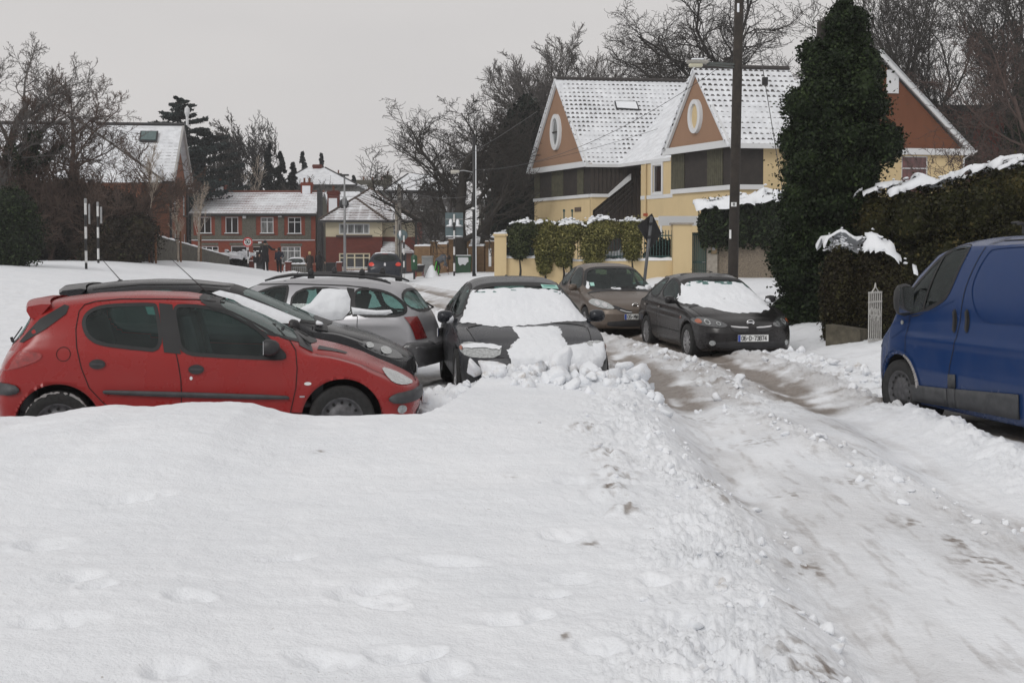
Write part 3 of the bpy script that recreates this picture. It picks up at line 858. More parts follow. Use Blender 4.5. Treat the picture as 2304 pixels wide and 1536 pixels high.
def strokes(mb, text, h, w, pos, thick):
    """text drawn as flat bars; pos(u, v) -> 3-D point on the sign"""
    u0 = 0; cw = w/ max(1, len(text))
    for i, ch in enumerate(text):
        for path in GLY.get(ch, []):
            for (a, b) in zip(path[:-1], path[1:]):
                ax, ay = u0+a[0]/2*cw*.72, a[1]/4*h; bx, by = u0+b[0]/2*cw*.72, b[1]/4*h
                l = math.hypot(bx-ax, by-ay) or 1; tx, ty = (bx-ax)/l*thick/2, (by-ay)/l*thick/2; nx, ny = -ty, tx
                ax -= tx; ay -= ty; bx += tx; by += ty
                mb.quad(pos(ax+nx, ay+ny), pos(bx+nx, by+ny), pos(bx-nx, by-ny), pos(ax-nx, ay-ny))
        u0 += cw
    return mb
def number_plate(root, x, z, text, face=1, w=0.52, h=0.11, y=0.0, tilt=0.0):
    """flat plate facing +x (face 1) or -x (face -1)"""
    X = face
    m = MB(); m.box((x, y, z), (0.012, w, h)); p = m.build('number_plate', PLATEW, root, bevel=0.002)
    b = MB(); yy = y + X*(-w/2+0.022) if False else y
    # left edge as the reader sees it: +y for a plate facing -x, -y... reader of a +x facing plate sees +y on the left hand? (x towards reader, z up -> +y is to the right)
    lx = (y - w/2) if X > 0 else (y + w/2); sgn = 1 if X > 0 else -1
    b.box((x+X*0.001, lx+sgn*0.022, z), (0.013, 0.042, h*.96)); b.build('blue_band', PLATEB, p)
    t = MB()
    strokes(t, text, h*.62, w-0.085, lambda u, v: (x+X*0.0095, lx+sgn*(0.062+u), z-h*.31+v), 0.011)
    t.build('plate_characters', INK, p)
    return p

def car_root(name, pos, rz, label, cat='car', group=None):
    e = empty(name, pos, rz); tag(e, label, cat, group); return e
def snow_fn(poly, h, seed=0, edge=0.12, streak=True, thin=None):
    def f(a, b):
        d = float(pdist(np.array([a]), np.array([b]), poly)[0])
        n = float(fbm(np.array([a*9+seed]), np.array([b*9]), 3)[0]); g = float(pnoise(np.array([a*28+seed]), np.array([b*(60 if streak else 28)]))[()] if False else pnoise(np.array([a*24.+seed]), np.array([b*55.]))[0])
        k = min(1, d/edge)
        hh = h*(k*(2-k))*(1+0.35*n) + 0.010*g*min(1, d/0.03)
        if thin:
            t_ = thin(a, b); hh *= t_
            if t_ < .85: hh -= .016*max(0, float(pnoise(np.array([a*7.+seed]), np.array([b*30.]))[0])*1.6+.45-t_)
        return max(hh, -0.004)
    return f
# ------------------------------------------------------------------ red hatchback, broadside in front of the others
def red_car():
    global GLASS
    old = GLASS; GLASS = glass('clear_car_glass', (.52, .70, .67), .05)
    th = R(10); cs, sn = math.cos(th), math.sin(th)
    Xf, Yf = -1.53, 10.76       # contact line of the near side at the front wheel
    root = car_root('hatchback_car', (Xf+.785*cs-.826*sn, Yf+.785*sn+.826*cs, 0.0), th, 'red five door hatchback parked broadside behind the smooth snow bank')
    P_ = paint('red_paint', (0.27, 0.010, 0.009), 0.0, 0.26, 0.10, coat=.35)
    def T(zx, zy, ins=0.0):     # from the enlarged view of the photograph to car side coordinates
        k = (zx/2.304-1152)/F; x0 = Xf-sn*ins; y0 = Yf+cs*ins
        t = (k*y0-x0)/(cs-k*sn)
        return (t-.785, PZ(560+zy/2.304, y0+t*sn))
    def TG(l): return [T(a, b, .14) for a, b in l]
    def TB(l): return [T(a, b) for a, b in l]
    W = .826
    sp = dict(L=3.83, W=W, step=.025,
        top=[(0, .56), (.06, .625), (.2, .70), (.5, .815), (.8, .90), (1.08, .965), (1.2, 1.03), (1.5, 1.19), (1.8, 1.325), (1.98, 1.38), (2.2, 1.42), (2.6, 1.435), (3.0, 1.42), (3.3, 1.385), (3.46, 1.345), (3.52, 1.26), (3.62, 1.10), (3.72, .96), (3.79, .82), (3.83, .70)],
        belt=[(0, .54), (.2, .655), (.5, .765), (.9, .85), (1.15, .875), (1.8, .90), (2.6, .945), (3.3, 1.01), (3.6, .98), (3.75, .86), (3.83, .66)],
        bot=[(0, .26), (.12, .20), (.5, .18), (3.3, .18), (3.7, .24), (3.83, .32)],
        roofw=[(0, .60), (.5, .66), (1.1, .70), (1.5, .625), (1.9, .57), (2.6, .565), (3.3, .56), (3.5, .57), (3.7, .62), (3.83, .66)],
        plan=[(0, .90), (.35, .965), (.8, 1), (3.0, 1), (3.5, .965), (3.83, .92)],
        rf=.16, rr=.14, fa=.24, ra=.13, nose=[(.2, .05), (.42, 0), (.5, .0), (.6, .04), (.75, .10)], tail=[(.3, .03), (.5, 0), (.65, 0.02), (.8, .0)],
        cabin=(-1.05, -3.5, .42), edge=.07, bulge=.03)
    B = Body('red', sp, root, P_)
    holes = []
    rear = TG([(425,372),(445,330),(500,303),(600,292),(780,288),(806,300),(850,528),(700,513),(520,492),(462,458),(438,420)])
    frnt = TG([(888,300),(960,294),(1100,310),(1220,348),(1320,405),(1400,475),(1452,520),(1478,545),(1470,566),(1340,562),(1100,551),(942,538),(915,430)])
    for side in ('right', 'left'):
        B.window(rear, side, holes=holes); B.window(frnt, side, holes=holes)
        B.patch('pillar_trim', TG([(815,285),(885,292),(940,540),(853,532)]), side, SEAL, .006)
        B.patch('mirror_base', TG([(1372,452),(1440,508),(1478,545),(1470,566),(1385,560)]), side, BLACKP, .008)
        B.patch('side_moulding', chaikin(TB([(524,742),(530,731),(560,730),(925,739),(1480,757),(1498,768),(1490,780),(925,768),(540,752)]), 1), side, TRIMP, .012, thick=.012)
        for hx, hy in ((498, 598), (1012, 625)):
            c = T(hx, hy); h = B.patch('door_handle', ellipse(c[0], c[1], .068, .042), side, BLACKP, .006, .02, fn=lambda a, b: .008)
            B.patch('handle_grip', [(c[0]-.05, c[1]+.012), (c[0]+.05, c[1]+.008), (c[0]+.05, c[1]-.008), (c[0]-.05, c[1]-.004)], side, TRIMP, .022, .02, parent=h)
        c = T(1592, 698); B.patch('side_repeater', ellipse(c[0], c[1], .032, .015), side, PLATEW, .008, .02)
        c = T(1562, 765); B.patch('badge', [(c[0]-.022, c[1]-.007), (c[0]+.022, c[1]-.007), (c[0]+.022, c[1]+.007), (c[0]-.022, c[1]+.007)], side, CHROME, .004, .02)
        tl = B.patch('tail_lamp', chaikin(TB([(-45,560),(5,545),(60,533),(180,536),(212,550),(195,578),(100,615),(10,636),(-45,640)]), 1), side, REDL, .007)
        B.patch('bumper_strip', chaikin(TB([(-60,700),(60,702),(97,735),(60,762),(-60,766)]), 1), side, TRIMP, .014, thick=.012)
        B.patch('front_bumper_strip', chaikin(TB([(2003,784),(2040,756),(2110,748),(2240,736),(2240,784),(2160,800),(2050,810)]), 1), side, TRIMP, .014, thick=.014)
        B.patch('headlamp', chaikin(TB([(1985,630),(2060,655),(2120,685),(2168,716),(2100,719),(2040,702),(2003,665)]), 1), side, LAMPG, .006, .03)
    c = T(985, 670); B.patch('door_lock', ellipse(c[0], c[1], .013, .016), 'right', CHROME, .004, .02)
    c = T(320, 547); fc = ellipse(c[0], c[1], .058, .060)
    B.lines('panel_gaps', [TB([(833,268),(840,300)]), TB([(905,538),(920,600),(932,680),(935,760),(930,850),(928,960)]),
        TB([(468,280),(410,296),(385,330),(378,420),(388,510),(415,620),(455,720),(520,790),(590,850)]),
        TB([(1200,300),(1310,345),(1420,415),(1500,485),(1530,530),(1537,620),(1530,720),(1500,850),(1490,1000)]), TB([(1500,848),(1580,852)]),
        TB([(470,280),(600,268),(833,268),(1000,272),(1200,300)])], ('right', 'left'), .008, GAP, .0035)
    B.lines('fuel_cap', [fc], 'right', .006, GAP, .003, closed=True)
    B.lines('bonnet_gap', [[(-1.02, .70), (-.7, .69), (-.4, .63), (-.2, .56)], [(-1.02, -.70), (-.7, -.69), (-.4, -.63), (-.2, -.56)]], 'top', .008, GAP, .003)
    B.patch('bonnet_vent', [(-1.0, -.60), (-.98, -.42), (-.72, -.42), (-.74, -.52)], 'top', BLACKP, .005)
    B.patch('bonnet_vent', [(-1.0, .60), (-.98, .42), (-.72, .42), (-.74, .52)], 'top', BLACKP, .005)
    # windscreen and rear window
    ws = [(-.70, .975), (-.60, 1.20), (-.52, 1.365), (0, 1.385), (.52, 1.365), (.60, 1.2), (.70, .975), (0, .955)]
    B.window(ws, 'front', 'windscreen', glass('screen_glass', (.30, .40, .38), .25, .05, .12), .015, .03, holes=holes)
    B.patch('cowl', [(-1.04, -.68), (-1.10, 0), (-1.04, .68), (-1.16, .66), (-1.22, 0), (-1.16, -.66)], 'top', BLACKP, .006)
    rw = [(-.60, .96), (-.53, 1.29), (.53, 1.29), (.60, .96)]
    B.window(rw, 'rear', 'rear_window', holes=holes)
    # black side of the tailgate glass and the roof spoiler
    for side in ('right', 'left'):
        B.patch('tailgate_edge', TB([(70,492),(180,370),(300,298),(328,305),(318,345),(220,420),(100,492)]), side, SEAL, .006)
    m = MB()
    for y0, y1 in ((-.58, .58),):
        pr = [(-3.36, 1.395), (-3.44, 1.395), (-3.555, 1.375), (-3.565, 1.335), (-3.53, 1.27), (-3.47, 1.27), (-3.40, 1.35)]
        n = 9
        for k in range(n+1):
            y = -.60+1.2*k/n; q = abs(y/.60); sh = .05*q**4
            m.v.extend([(a+sh, y, b-.05*q**3) for a, b in pr])
        for k in range(n):
            for j in range(len(pr)):
                j2 = (j+1) % len(pr); m.f.append((k*7+j, k*7+j2, (k+1)*7+j2, (k+1)*7+j)); m.m.append(0)
        m.f.append(tuple(range(7))); m.m.append(0); m.f.append(tuple(n*7+j for j in range(7))[::-1]); m.m.append(0)
    m.build('roof_spoiler', P_, root, smooth=True, sharp=50)
    B.finish(holes, [(-.785, .30, .36), (-3.225, .30, .36)])
    for x in (-.785, -3.225):
        for y in (-.725, .725): make_wheel(root, x, y, .30, .298, 'steel', 12, .18, snow=(y < 0))
    seats(root, -1.85, -2.75, .38, .72)
    mirror_(root, -1.47, -.76, .955, BLACKP, (.14, .16, .15)); mirror_(root, -1.47, .76, .955, BLACKP, (.14, .16, .15))
    a = MB(); q0 = Vector((-1.93, -.05, 1.385)); a.tube([q0, q0+Vector((-.10, 0, .05)), q0+Vector((-.42, 0, .36))], [.011, .006, .0025], 6)
    a.build('aerial', BLACKP, root)
    h, n_ = B.hit('rear', -.05, .96); h2, n2 = B.hit('rear', -.35, 1.12); a = MB(); a.tube([h, h+n_*.05, h+n_*.06+Vector((0,0,.03))], .014, 6); a.tube([h+n_*.05, h2+n2*.02], .007, 5)
    a.build('rear_wiper', BLACKP, root)
    a = MB(); a.tube([(-1.10, -.45, .99), (-1.2, .0, 1.03)], .008, 5); a.tube([(-1.08, .1, .99), (-1.22, .55, 1.03)], .008, 5); a.tube([(-1.06,-.55,.965),(-1.10,-.45,.99)], .012, 5)
    a.build('windscreen_wipers', BLACKP, root)
    # front: grille, plate, fog lamps
    B.patch('grille', chaikin([(-.34, .53), (-.30, .60), (.30, .60), (.34, .53), (0, .50)], 1), 'front', BLACKP, .006)
    B.patch('lower_grille', chaikin([(-.45, .24), (-.42, .34), (.42, .34), (.45, .24)], 1), 'front', BLACKP, .006)
    c = T(2086, 838); B.patch('fog_lamp', ellipse(c[0], c[1], .045, .04), 'right', LAMPG, .008, .02)
    number_plate(root, .0, .42, '99-D-5528'); number_plate(root, -3.845, .62, '99-D-5528', -1)
    B.patch('roof_rust_strip', [(-1.99,-.06),(-1.99,.02),(-1.96,.02),(-1.96,-.06)], 'top', BLACKP, .01)
    GLASS = old; return root
red_car()
def side_unproject(x0, y0, th):
    """point x0,y0 on the near side line, running along direction th; gives signed distance along it and height"""
    cs, sn = math.cos(th), math.sin(th)
    def T(px, py, ins=0.0):
        k = (px-1152)/F; a = x0-sn*ins; b = y0+cs*ins
        t = (k*b-a)/(cs-k*sn); return t, PZ(py, b+t*sn)
    return T
# ------------------------------------------------------------------ black hatchback behind the red one
def black_hatch():
    th = R(7); cs, sn = math.cos(th), math.sin(th); nx, ny = -1.12, 13.9
    root = car_root('hatchback_car', (nx, ny, 0), th, 'glossy black hatchback with antenna, parked between the red and silver cars')
    T0 = side_unproject(nx+.83*sn, ny-.83*cs, th)
    def T(zx, zy, ins=0.0): return T0(zx/2.304, 560+zy/2.304, ins)
    P_ = paint('black_car_paint', (0.012, 0.013, 0.016), 0.2, 0.22, 0.22, 1.0)
    L, W = 3.95, .83
    sp = dict(L=L, W=W,
        top=[(0, .58), (.05, .66), (.2, .75), (.5, .86), (.85, .945), (1.05, 1.0), (1.2, 1.07), (1.5, 1.20), (1.85, 1.345), (2.1, 1.43), (2.5, 1.478), (2.9, 1.488), (3.3, 1.47), (3.62, 1.43), (3.74, 1.385), (3.80, 1.25), (3.87, 1.05), (3.92, .85), (L, .62)],
        belt=[(0, .56), (.2, .70), (.5, .80), (.9, .90), (1.2, .93), (2, .96), (3, 1.0), (3.6, 1.02), (3.85, .85), (L, .6)],
        bot=[(0, .25), (.2, .19), (3.6, .19), (L, .32)],
        roofw=[(0, .6), (.6, .68), (1.05, .72), (1.5, .64), (2.0, .59), (3.3, .58), (3.75, .58), (L, .62)],
        plan=[(0, .90), (.4, .97), (.8, 1), (3.2, 1), (L, .93)], fa=.26, ra=.12, cabin=(-1.0, -3.7, .42), edge=.09,
        nose=[(.2, .05), (.45, 0), (.55, .01), (.75, .07)])
    B = Body('black', sp, root, P_); H = []
    for side in ('right', 'left'):
        B.window([(-1.22, 1.00), (-1.6, 1.19), (-1.95, 1.33), (-2.2, 1.385), (-2.42, 1.40), (-2.44, .99)], side, holes=H)
        B.window([(-2.52, .99), (-2.50, 1.40), (-3.0, 1.395), (-3.32, 1.34), (-3.46, 1.20), (-3.4, 1.03)], side, holes=H)
        B.lines('roof_gutter', [[(-1.55, 1.245), (-2.0, 1.405), (-2.4, 1.44), (-3.0, 1.44), (-3.5, 1.39)]], side, .012, SEAL, .004)
        B.lines('panel_gaps', [[(-1.15, .98), (-1.12, .5), (-1.2, .2)], [(-2.48, 1.0), (-2.48, .2)]], side, .008, GAP)
        B.patch('side_moulding', [(-1.25, .50), (-3.0, .52), (-3.0, .46), (-1.25, .44)], side, BLACKP, .012, thick=.01)
        B.patch('door_handle', ellipse(-2.35, .86, .08, .025), side, P_, .02, .02); B.patch('door_handle', ellipse(-3.3, .9, .08, .025), side, P_, .02, .02)
    sw = [(-1.30, 1.01), (-1.28, 1.05), (-1.6, 1.185), (-1.95, 1.32), (-2.15, 1.37), (-2.25, 1.34), (-2.0, 1.27), (-1.75, 1.12), (-1.5, 1.02)]
    B.patch('window_snow', sw, 'right', SNOW, .006, .03, fn=snow_fn(sw, .02, 1, .05))
    B.window([(-.72, 1.0), (-.62, 1.2), (-.54, 1.38), (0, 1.405), (.54, 1.38), (.62, 1.2), (.72, 1.0), (0, .985)], 'front', 'windscreen', MATS['screen_glass'], .015, .03, holes=H)
    B.window([(-.56, 1.05), (-.5, 1.33), (.5, 1.33), (.56, 1.05)], 'rear', 'rear_window', holes=H)
    B.patch('cowl', [(-.98, -.70), (-1.04, 0), (-.98, .70), (-1.12, .70), (-1.17, 0), (-1.12, -.70)], 'top', BLACKP, .006)
    m = MB(); rs = random.Random(3)
    for k in range(9): 
        y = -.62+.05*k; m.lathe([(0, .03), (.03, .02), (.045, 0), (0, -.02)], (-1.08-.01*k+.02*rs.random(), y, 1.0), 7)
    m.build('wiper_snow', SNOW, root, smooth=True)
    hl = [T(a, b) for a, b in ((1842, 482), (1900, 487), (2000, 512), (2080, 556), (2094, 584), (2000, 566), (1900, 524))]
    h = B.patch('headlamp', chaikin(hl, 1), 'right', LAMPD, .006, .03)
    for (zx, zy, r) in ((1915, 505, .024), (2000, 536, .034)):
        c = T(zx, zy); B.patch('headlamp_reflector', ellipse(c[0], c[1], r*1.9, r, 14, -.35), 'right', LAMPG, .012, .02, parent=h)
    B.patch('headlamp', chaikin(hl, 1), 'left', LAMPD, .006, .03)
    B.patch('grille', chaikin([(-.40, .50), (-.34, .60), (.34, .60), (.40, .50), (.3, .40), (-.3, .40)], 1), 'front', BLACKP, .006)
    B.patch('lower_grille', chaikin([(-.6, .24), (-.55, .36), (.55, .36), (.6, .24)], 1), 'front', BLACKP, .006)
    number_plate(root, .005, .45, '08-D-2291')
    B.lines('bonnet_gap', [[(-1.0, -.72), (-.6, -.66), (-.3, -.58), (-.12, -.45)]], 'top', .008, GAP)
    B.finish(H, [(-.80, .31, .37), (-3.38, .31, .37)])
    for x in (-.80, -3.38):
        for y in (-.73, .73): make_wheel(root, x, y, .31, .31, 'steel', 12, .19)
    seats(root, -1.95, -2.9, .42, .72)
    mirror_(root, -1.38, -.80, 1.0, BLACKP); mirror_(root, -1.38, .80, 1.0, BLACKP)
    m = MB()
    q = [(-3.60, 1.445), (-3.66, 1.45), (-3.84, 1.43), (-3.88, 1.40), (-3.84, 1.345), (-3.74, 1.33), (-3.66, 1.38)]
    n = 8
    for k in range(n+1):
        y = -.61+1.22*k/n; e = abs(y/.61)**4; m.v.extend([(a+.05*e, y, b-.05*e) for a, b in q])
    for k in range(n):
        for j in range(7): m.f.append((k*7+j, k*7+(j+1) % 7, (k+1)*7+(j+1) % 7, (k+1)*7+j)); m.m.append(0)
    m.f += [tuple(range(7)), tuple(n*7+j for j in range(7))[::-1]]; m.m += [0, 0]
    m.build('roof_spoiler', P_, root, smooth=True, sharp=50)
    a = MB(); p = Vector((-3.30, -.05, 1.455)); a.lathe([(0, .03), (.02, .025), (.05, 0)], tuple(p), 8)
    a.tube([p+Vector((-.0, 0, .02)), p+Vector((-.22, 0, .28))], [.006, .003], 5); a.build('aerial', BLACKP, root)
black_hatch()

# ------------------------------------------------------------------ silver estate
def silver_estate():
    th = R(172); rx, ry = -.985, 16.35                      # rear centre
    L, W = 4.50, .86
    fwd = Vector((math.cos(th), math.sin(th), 0)); nose = Vector((rx, ry, 0))+fwd*L
    root = car_root('estate_car', nose, th, 'silver estate car with black roof rails and snow stuck on its side windows')
    P_ = paint('silver_paint', (0.40, 0.40, 0.42), 0.35, 0.34, 0.25, .4)
    # near side line, measured forward from the rear corner
    sn_ = Vector((-fwd.y, fwd.x, 0))                         # car's left, towards the camera
    base = Vector((rx, ry, 0)) + sn_*W
    def T(zx, zy, ins=0.0):
        px = zx/2.304; py = 560+zy/2.304; k = (px-1152)/F; b = base-sn_*ins
        t = (k*b.y-b.x)/(fwd.x-k*fwd.y); return (-L+t, PZ(py, b.y+t*fwd.y))
    TG = lambda l: [T(a, b, .15) for a, b in l]
    TB = lambda l: [T(a, b) for a, b in l]
    sp = dict(L=L, W=W,
        top=[(0, .56), (.06, .64), (.2, .70), (.6, .81), (1.0, .89), (1.25, .935), (1.5, 1.07), (1.9, 1.28), (2.12, 1.37), (2.5, 1.415), (3.0, 1.42), (3.5, 1.40), (3.9, 1.36), (4.05, 1.31), (4.2, 1.14), (4.33, .985), (4.40, .90), (4.45, .70), (L, .55)],
        belt=[(0, .54), (.2, .65), (.6, .76), (1.2, .87), (2, .90), (3, .93), (3.9, .96), (4.25, .93), (4.40, .80), (L, .54)],
        bot=[(0, .24), (.2, .19), (4.0, .19), (4.3, .24), (L, .30)],
        roofw=[(0, .6), (.6, .70), (1.25, .74), (1.9, .62), (2.2, .58), (3.5, .575), (4.05, .58), (4.3, .66), (L, .70)],
        plan=[(0, .9), (.4, .97), (.8, 1), (3.6, 1), (4.2, .965), (L, .93)], rr=.12, fa=.24, ra=.14, cabin=(-1.25, -4.15, .42), edge=.07,
        tail=[(.30, -.03), (.56, -.03), (.60, .02), (.9, .03)], swage=[(.80, .83, .006, 1.2, 4.2)])
    B = Body('silver', sp, root, P_); H = []
    quarter = TG([(1822,212),(1900,208),(1990,222),(2058,258),(2100,310),(2097,346),(1990,349),(1852,347)])
    rdoor = TG([(1512,200),(1790,206),(1825,300),(1845,346),(1560,345),(1512,340)])
    fdoor = [(-1.62, .95), (-2.0, 1.17), (-2.3, 1.30), (-2.5, 1.325), (-2.58, 1.325), (-2.56, .955)]
    for side in ('left', 'right'):
        for p in (quarter, rdoor, fdoor): B.window(p, side, holes=H)
        B.patch('pillar_trim', TG([(1786,203),(1826,208),(1862,347),(1838,347)]), side, SEAL, .006)
        B.lines('roof_gutter', [TG([(1180,190),(1500,183),(1780,192),(1900,205)])], side, .012, SEAL, .004)
        B.lines('panel_gaps', [TB([(1848,350),(1850,480),(1800,640)]), [(-2.58, .95), (-2.6, .2)], [(-1.5, .93), (-1.4, .5), (-1.45, .2)]], side, .008, GAP)
        B.patch('rear_bumper', chaikin(TB([(2050,490),(2262,484),(2300,500),(2300,600),(2250,622),(2060,640)]), 1), side, simple('grey_bumper', (.10, .10, .105), .45, .2, .2, 8, coat=.3), .012, thick=.015)
        B.patch('tail_lamp', chaikin(TB([(2205,372),(2290,372),(2300,440),(2290,494),(2180,462),(2190,405)]), 1), side, REDL, .008, .03)
        B.patch('side_moulding', [(-1.5, .52), (-3.5, .53), (-3.5, .46), (-1.5, .45)], side, TRIMP, .012, thick=.01)
    B.patch('rear_bumper', [(-.8, .30), (-.8, .55), (.8, .55), (.8, .30)], 'rear', MATS['grey_bumper'], .012, thick=.015)
    B.window([(-.60, .98), (-.53, 1.27), (.53, 1.27), (.60, .98)], 'rear', 'rear_window', holes=H)
    B.patch('tail_lamp', [(.47, .64), (.51, .93), (.755, .93), (.765, .64)], 'rear', REDL, .007, .03)
    B.window([(-.72, .95), (-.54, 1.335), (0, 1.355), (.54, 1.335), (.72, .95)], 'front', 'windscreen', holes=H)
    number_plate(root, -L-.02, .70, '98-D-44158', -1)
    s1 = TG([(1560,312),(1615,280),(1662,212),(1700,208),(1790,216),(1818,262),(1824,320),(1790,362),(1700,372),(1610,338)])
    B.patch('window_snow', s1, 'left', SNOW, .012, .03, fn=snow_fn(s1, .055, 2, .12, False))
    s2 = TG([(1828,302),(1900,312),(1960,318),(2030,316),(2042,330),(2010,342),(1840,338)])
    B.patch('window_snow', s2, 'left', SNOW, .012, .02, fn=snow_fn(s2, .04, 3, .05, False))
    s3 = TG([(1515,240),(1560,238),(1575,262),(1610,238),(1655,244),(1660,270),(1620,300),(1560,300),(1512,280)])
    B.patch('window_snow', [(a, b-.0) for a, b in s3], 'right', SNOW, -.02, .03, fn=snow_fn(s3, .03, 4, .05, False))
    B.finish(H, [(-.85, .30, .36), (-3.41, .30, .36)])
    for x in (-.85, -3.41):
        for y in (-.76, .76): make_wheel(root, x, y, .30, .30, 'alloy', 6, .19)
    seats(root, -2.1, -3.0, .38, .74)
    mirror_(root, -1.62, .82, .97, P_); mirror_(root, -1.62, -.82, .97, P_)
    for sy in (1, -1):       # roof rails
        m = MB(); y = sy*.55
        m.tube([(-2.22, y, 1.395), (-2.38, y, 1.44), (-2.6, y, 1.475), (-3.1, y, 1.475), (-3.6, y, 1.45), (-3.82, y, 1.41), (-3.95, y, 1.365)], [.012, .020, .022, .022, .022, .020, .010], 8)
        r = m.build('roof_rail', BLACKP, root, smooth=True)
        for x in (-2.86, -3.56):
            f = MB(); f.box((x, y, 1.505), (.06, .07, .05)); f.box((x, y, 1.46), (.09, .03, .07)); f.lathe([(.026, .52), (.03, .54), (.02, .555), (0, .56)], (x, y, 1.0), 8)
            f.build('rack_foot', BLACKP, r, bevel=.006)
    m = MB()
    a = MB(); p = Vector((-2.42, 0, 1.40)); a.lathe([(0, .03), (.02, .025), (.045, 0)], tuple(p), 8); a.tube([p, p+Vector((-.10, 0, .12))], [.010, .004], 5); a.build('aerial', BLACKP, root)
    a = MB(); a.tube([(-4.36, .05, 1.0), (-4.42, .05, 1.03), (-4.38, .3, 1.10)], .012, 6); a.build('rear_wiper', BLACKP, root)
silver_estate()

# ------------------------------------------------------------------ three saloons facing the camera
def saloon(name, pos, rz, label, P_, L, W, Hh, face, z=0.0, wheel='alloy', hatch=False):
    root = car_root(name, (pos[0], pos[1], z), rz, label)
    k = (Hh-1.43)
    tail = [(3.95, .99), (4.25, .97), (L-.12, .93), (L-.05, .85), (L, .62)] if not hatch else [(4.1, 1.02), (L-.22, .97), (L-.1, .90), (L, .62)]
    sp = dict(L=L, W=W,
        top=[(0, .58), (.05, .66), (.16, .71), (.5, .80), (.9, .88), (1.15, .925), (1.28, .975), (1.6, 1.13+k*.5), (1.95, 1.30+k), (2.12, 1.365+k), (2.45, 1.42+k), (2.8, 1.43+k), (3.2, 1.40+k), (3.5, 1.32+k), (3.75, 1.17+k*.5)]+tail,
        belt=[(0, .56), (.2, .68), (.5, .76), (1.1, .86), (1.5, .89), (2.5, .92), (3.6, .95), (L-.3, .90), (L, .6)],
        bot=[(0, .22), (.2, .18), (L-.5, .19), (L, .32)],
        roofw=[(0, .6), (.5, .66), (1.15, .74), (1.6, .66), (2.1, .585), (2.8, .575), (3.4, .575), (3.9, .64), (L, .68)],
        plan=[(0, .90), (.4, .97), (.9, 1), (3.4, 1), (L, .93)], rf=.2, fa=.28, ra=.15, cabin=(-1.2, -3.9, .40), edge=.085, bulge=.035,
        nose=[(.18, .06), (.30, .0), (.50, 0), (.60, .03), (.75, .10)], swage=[(.66, .72, .010, 1.2, L-.4)])
    B = Body(name, sp, root, P_); H = []
    B.Hk = k
    w1 = [(-1.55, .955), (-1.85, 1.13+k*.6), (-2.08, 1.255+k), (-2.35, 1.325+k), (-2.66, 1.34+k), (-2.66, .975)]
    w2 = [(-2.75, .975), (-2.745, 1.34+k), (-3.05, 1.325+k), (-3.36, 1.22+k), (-3.42, 1.0)]
    w3 = [(-3.48, 1.0), (-3.43, 1.19+k), (-3.60, 1.12+k*.8), (-3.76, 1.02)]
    for side in ('left', 'right'):
        for p in (w1, w2, w3): B.window(p, side, holes=H)
        B.lines('panel_gaps', [[(-2.70, .97), (-2.72, .2)], [(-1.42, .93), (-1.30, .7), (-1.32, .22)], [(-3.62, .95), (-3.40, .62), (-3.30, .4)]], side, .008, GAP)
        for x in (-2.55, -3.50): B.patch('door_handle', ellipse(x, .82, .085, .018), side, CHROME if face == 'almera' else P_, .022, .02)
    B.window([(-.74, .955), (-.64, 1.15+k*.5), (-.54, 1.325+k), (0, 1.35+k), (.54, 1.325+k), (.64, 1.15+k*.5), (.74, .955), (0, .93)], 'front', 'windscreen', GLASS, .015, .03, holes=H)
    B.window([(-.62, 1.05), (-.53, 1.30+k), (.53, 1.30+k), (.62, 1.05)], 'rear', 'rear_window', holes=H)
    B.patch('cowl', [(-1.10, -.72), (-1.16, 0), (-1.10, .72), (-1.24, .72), (-1.29, 0), (-1.24, -.72)], 'top', BLACKP, .006)
    B.lines('bonnet_gap', [[(-1.12, -.74), (-.7, -.70), (-.4, -.66), (-.16, -.56), (-.08, -.40)]], 'top', .008, GAP)
    B.lines('bonnet_gap', [[(-1.12, .74), (-.7, .70), (-.4, .66), (-.16, .56), (-.08, .40)]], 'top', .008, GAP)
    B.holes = H
    return root, B
def saloon_done(root, B, wheel, R_=.31, spokes=10, snowm=False, xw=(-.88, -3.45)):
    W = B.sp['W']
    B.finish(B.holes, [(xw[0], R_, R_+.055), (xw[1], R_, R_+.055)])
    for x in xw:
        for y in (-W+.10, W-.10): make_wheel(root, x, y, R_, R_, wheel, spokes, .20)
    seats(root, -2.15, -3.05, .40, W-.12)

def wiper(root, B, arms):
    m = MB()
    for (x0, y0, y1, z1) in arms:
        h0, _ = B.hit('front', y0, .965); h1, n1 = B.hit('front', y1, z1)
        if h0 and h1: m.tube([h0+Vector((.02, 0, .0)), (h0+h1)/2+n1*.03, h1+n1*.012], [.009, .007, .005], 5)
    m.build('windscreen_wipers', BLACKP, root)

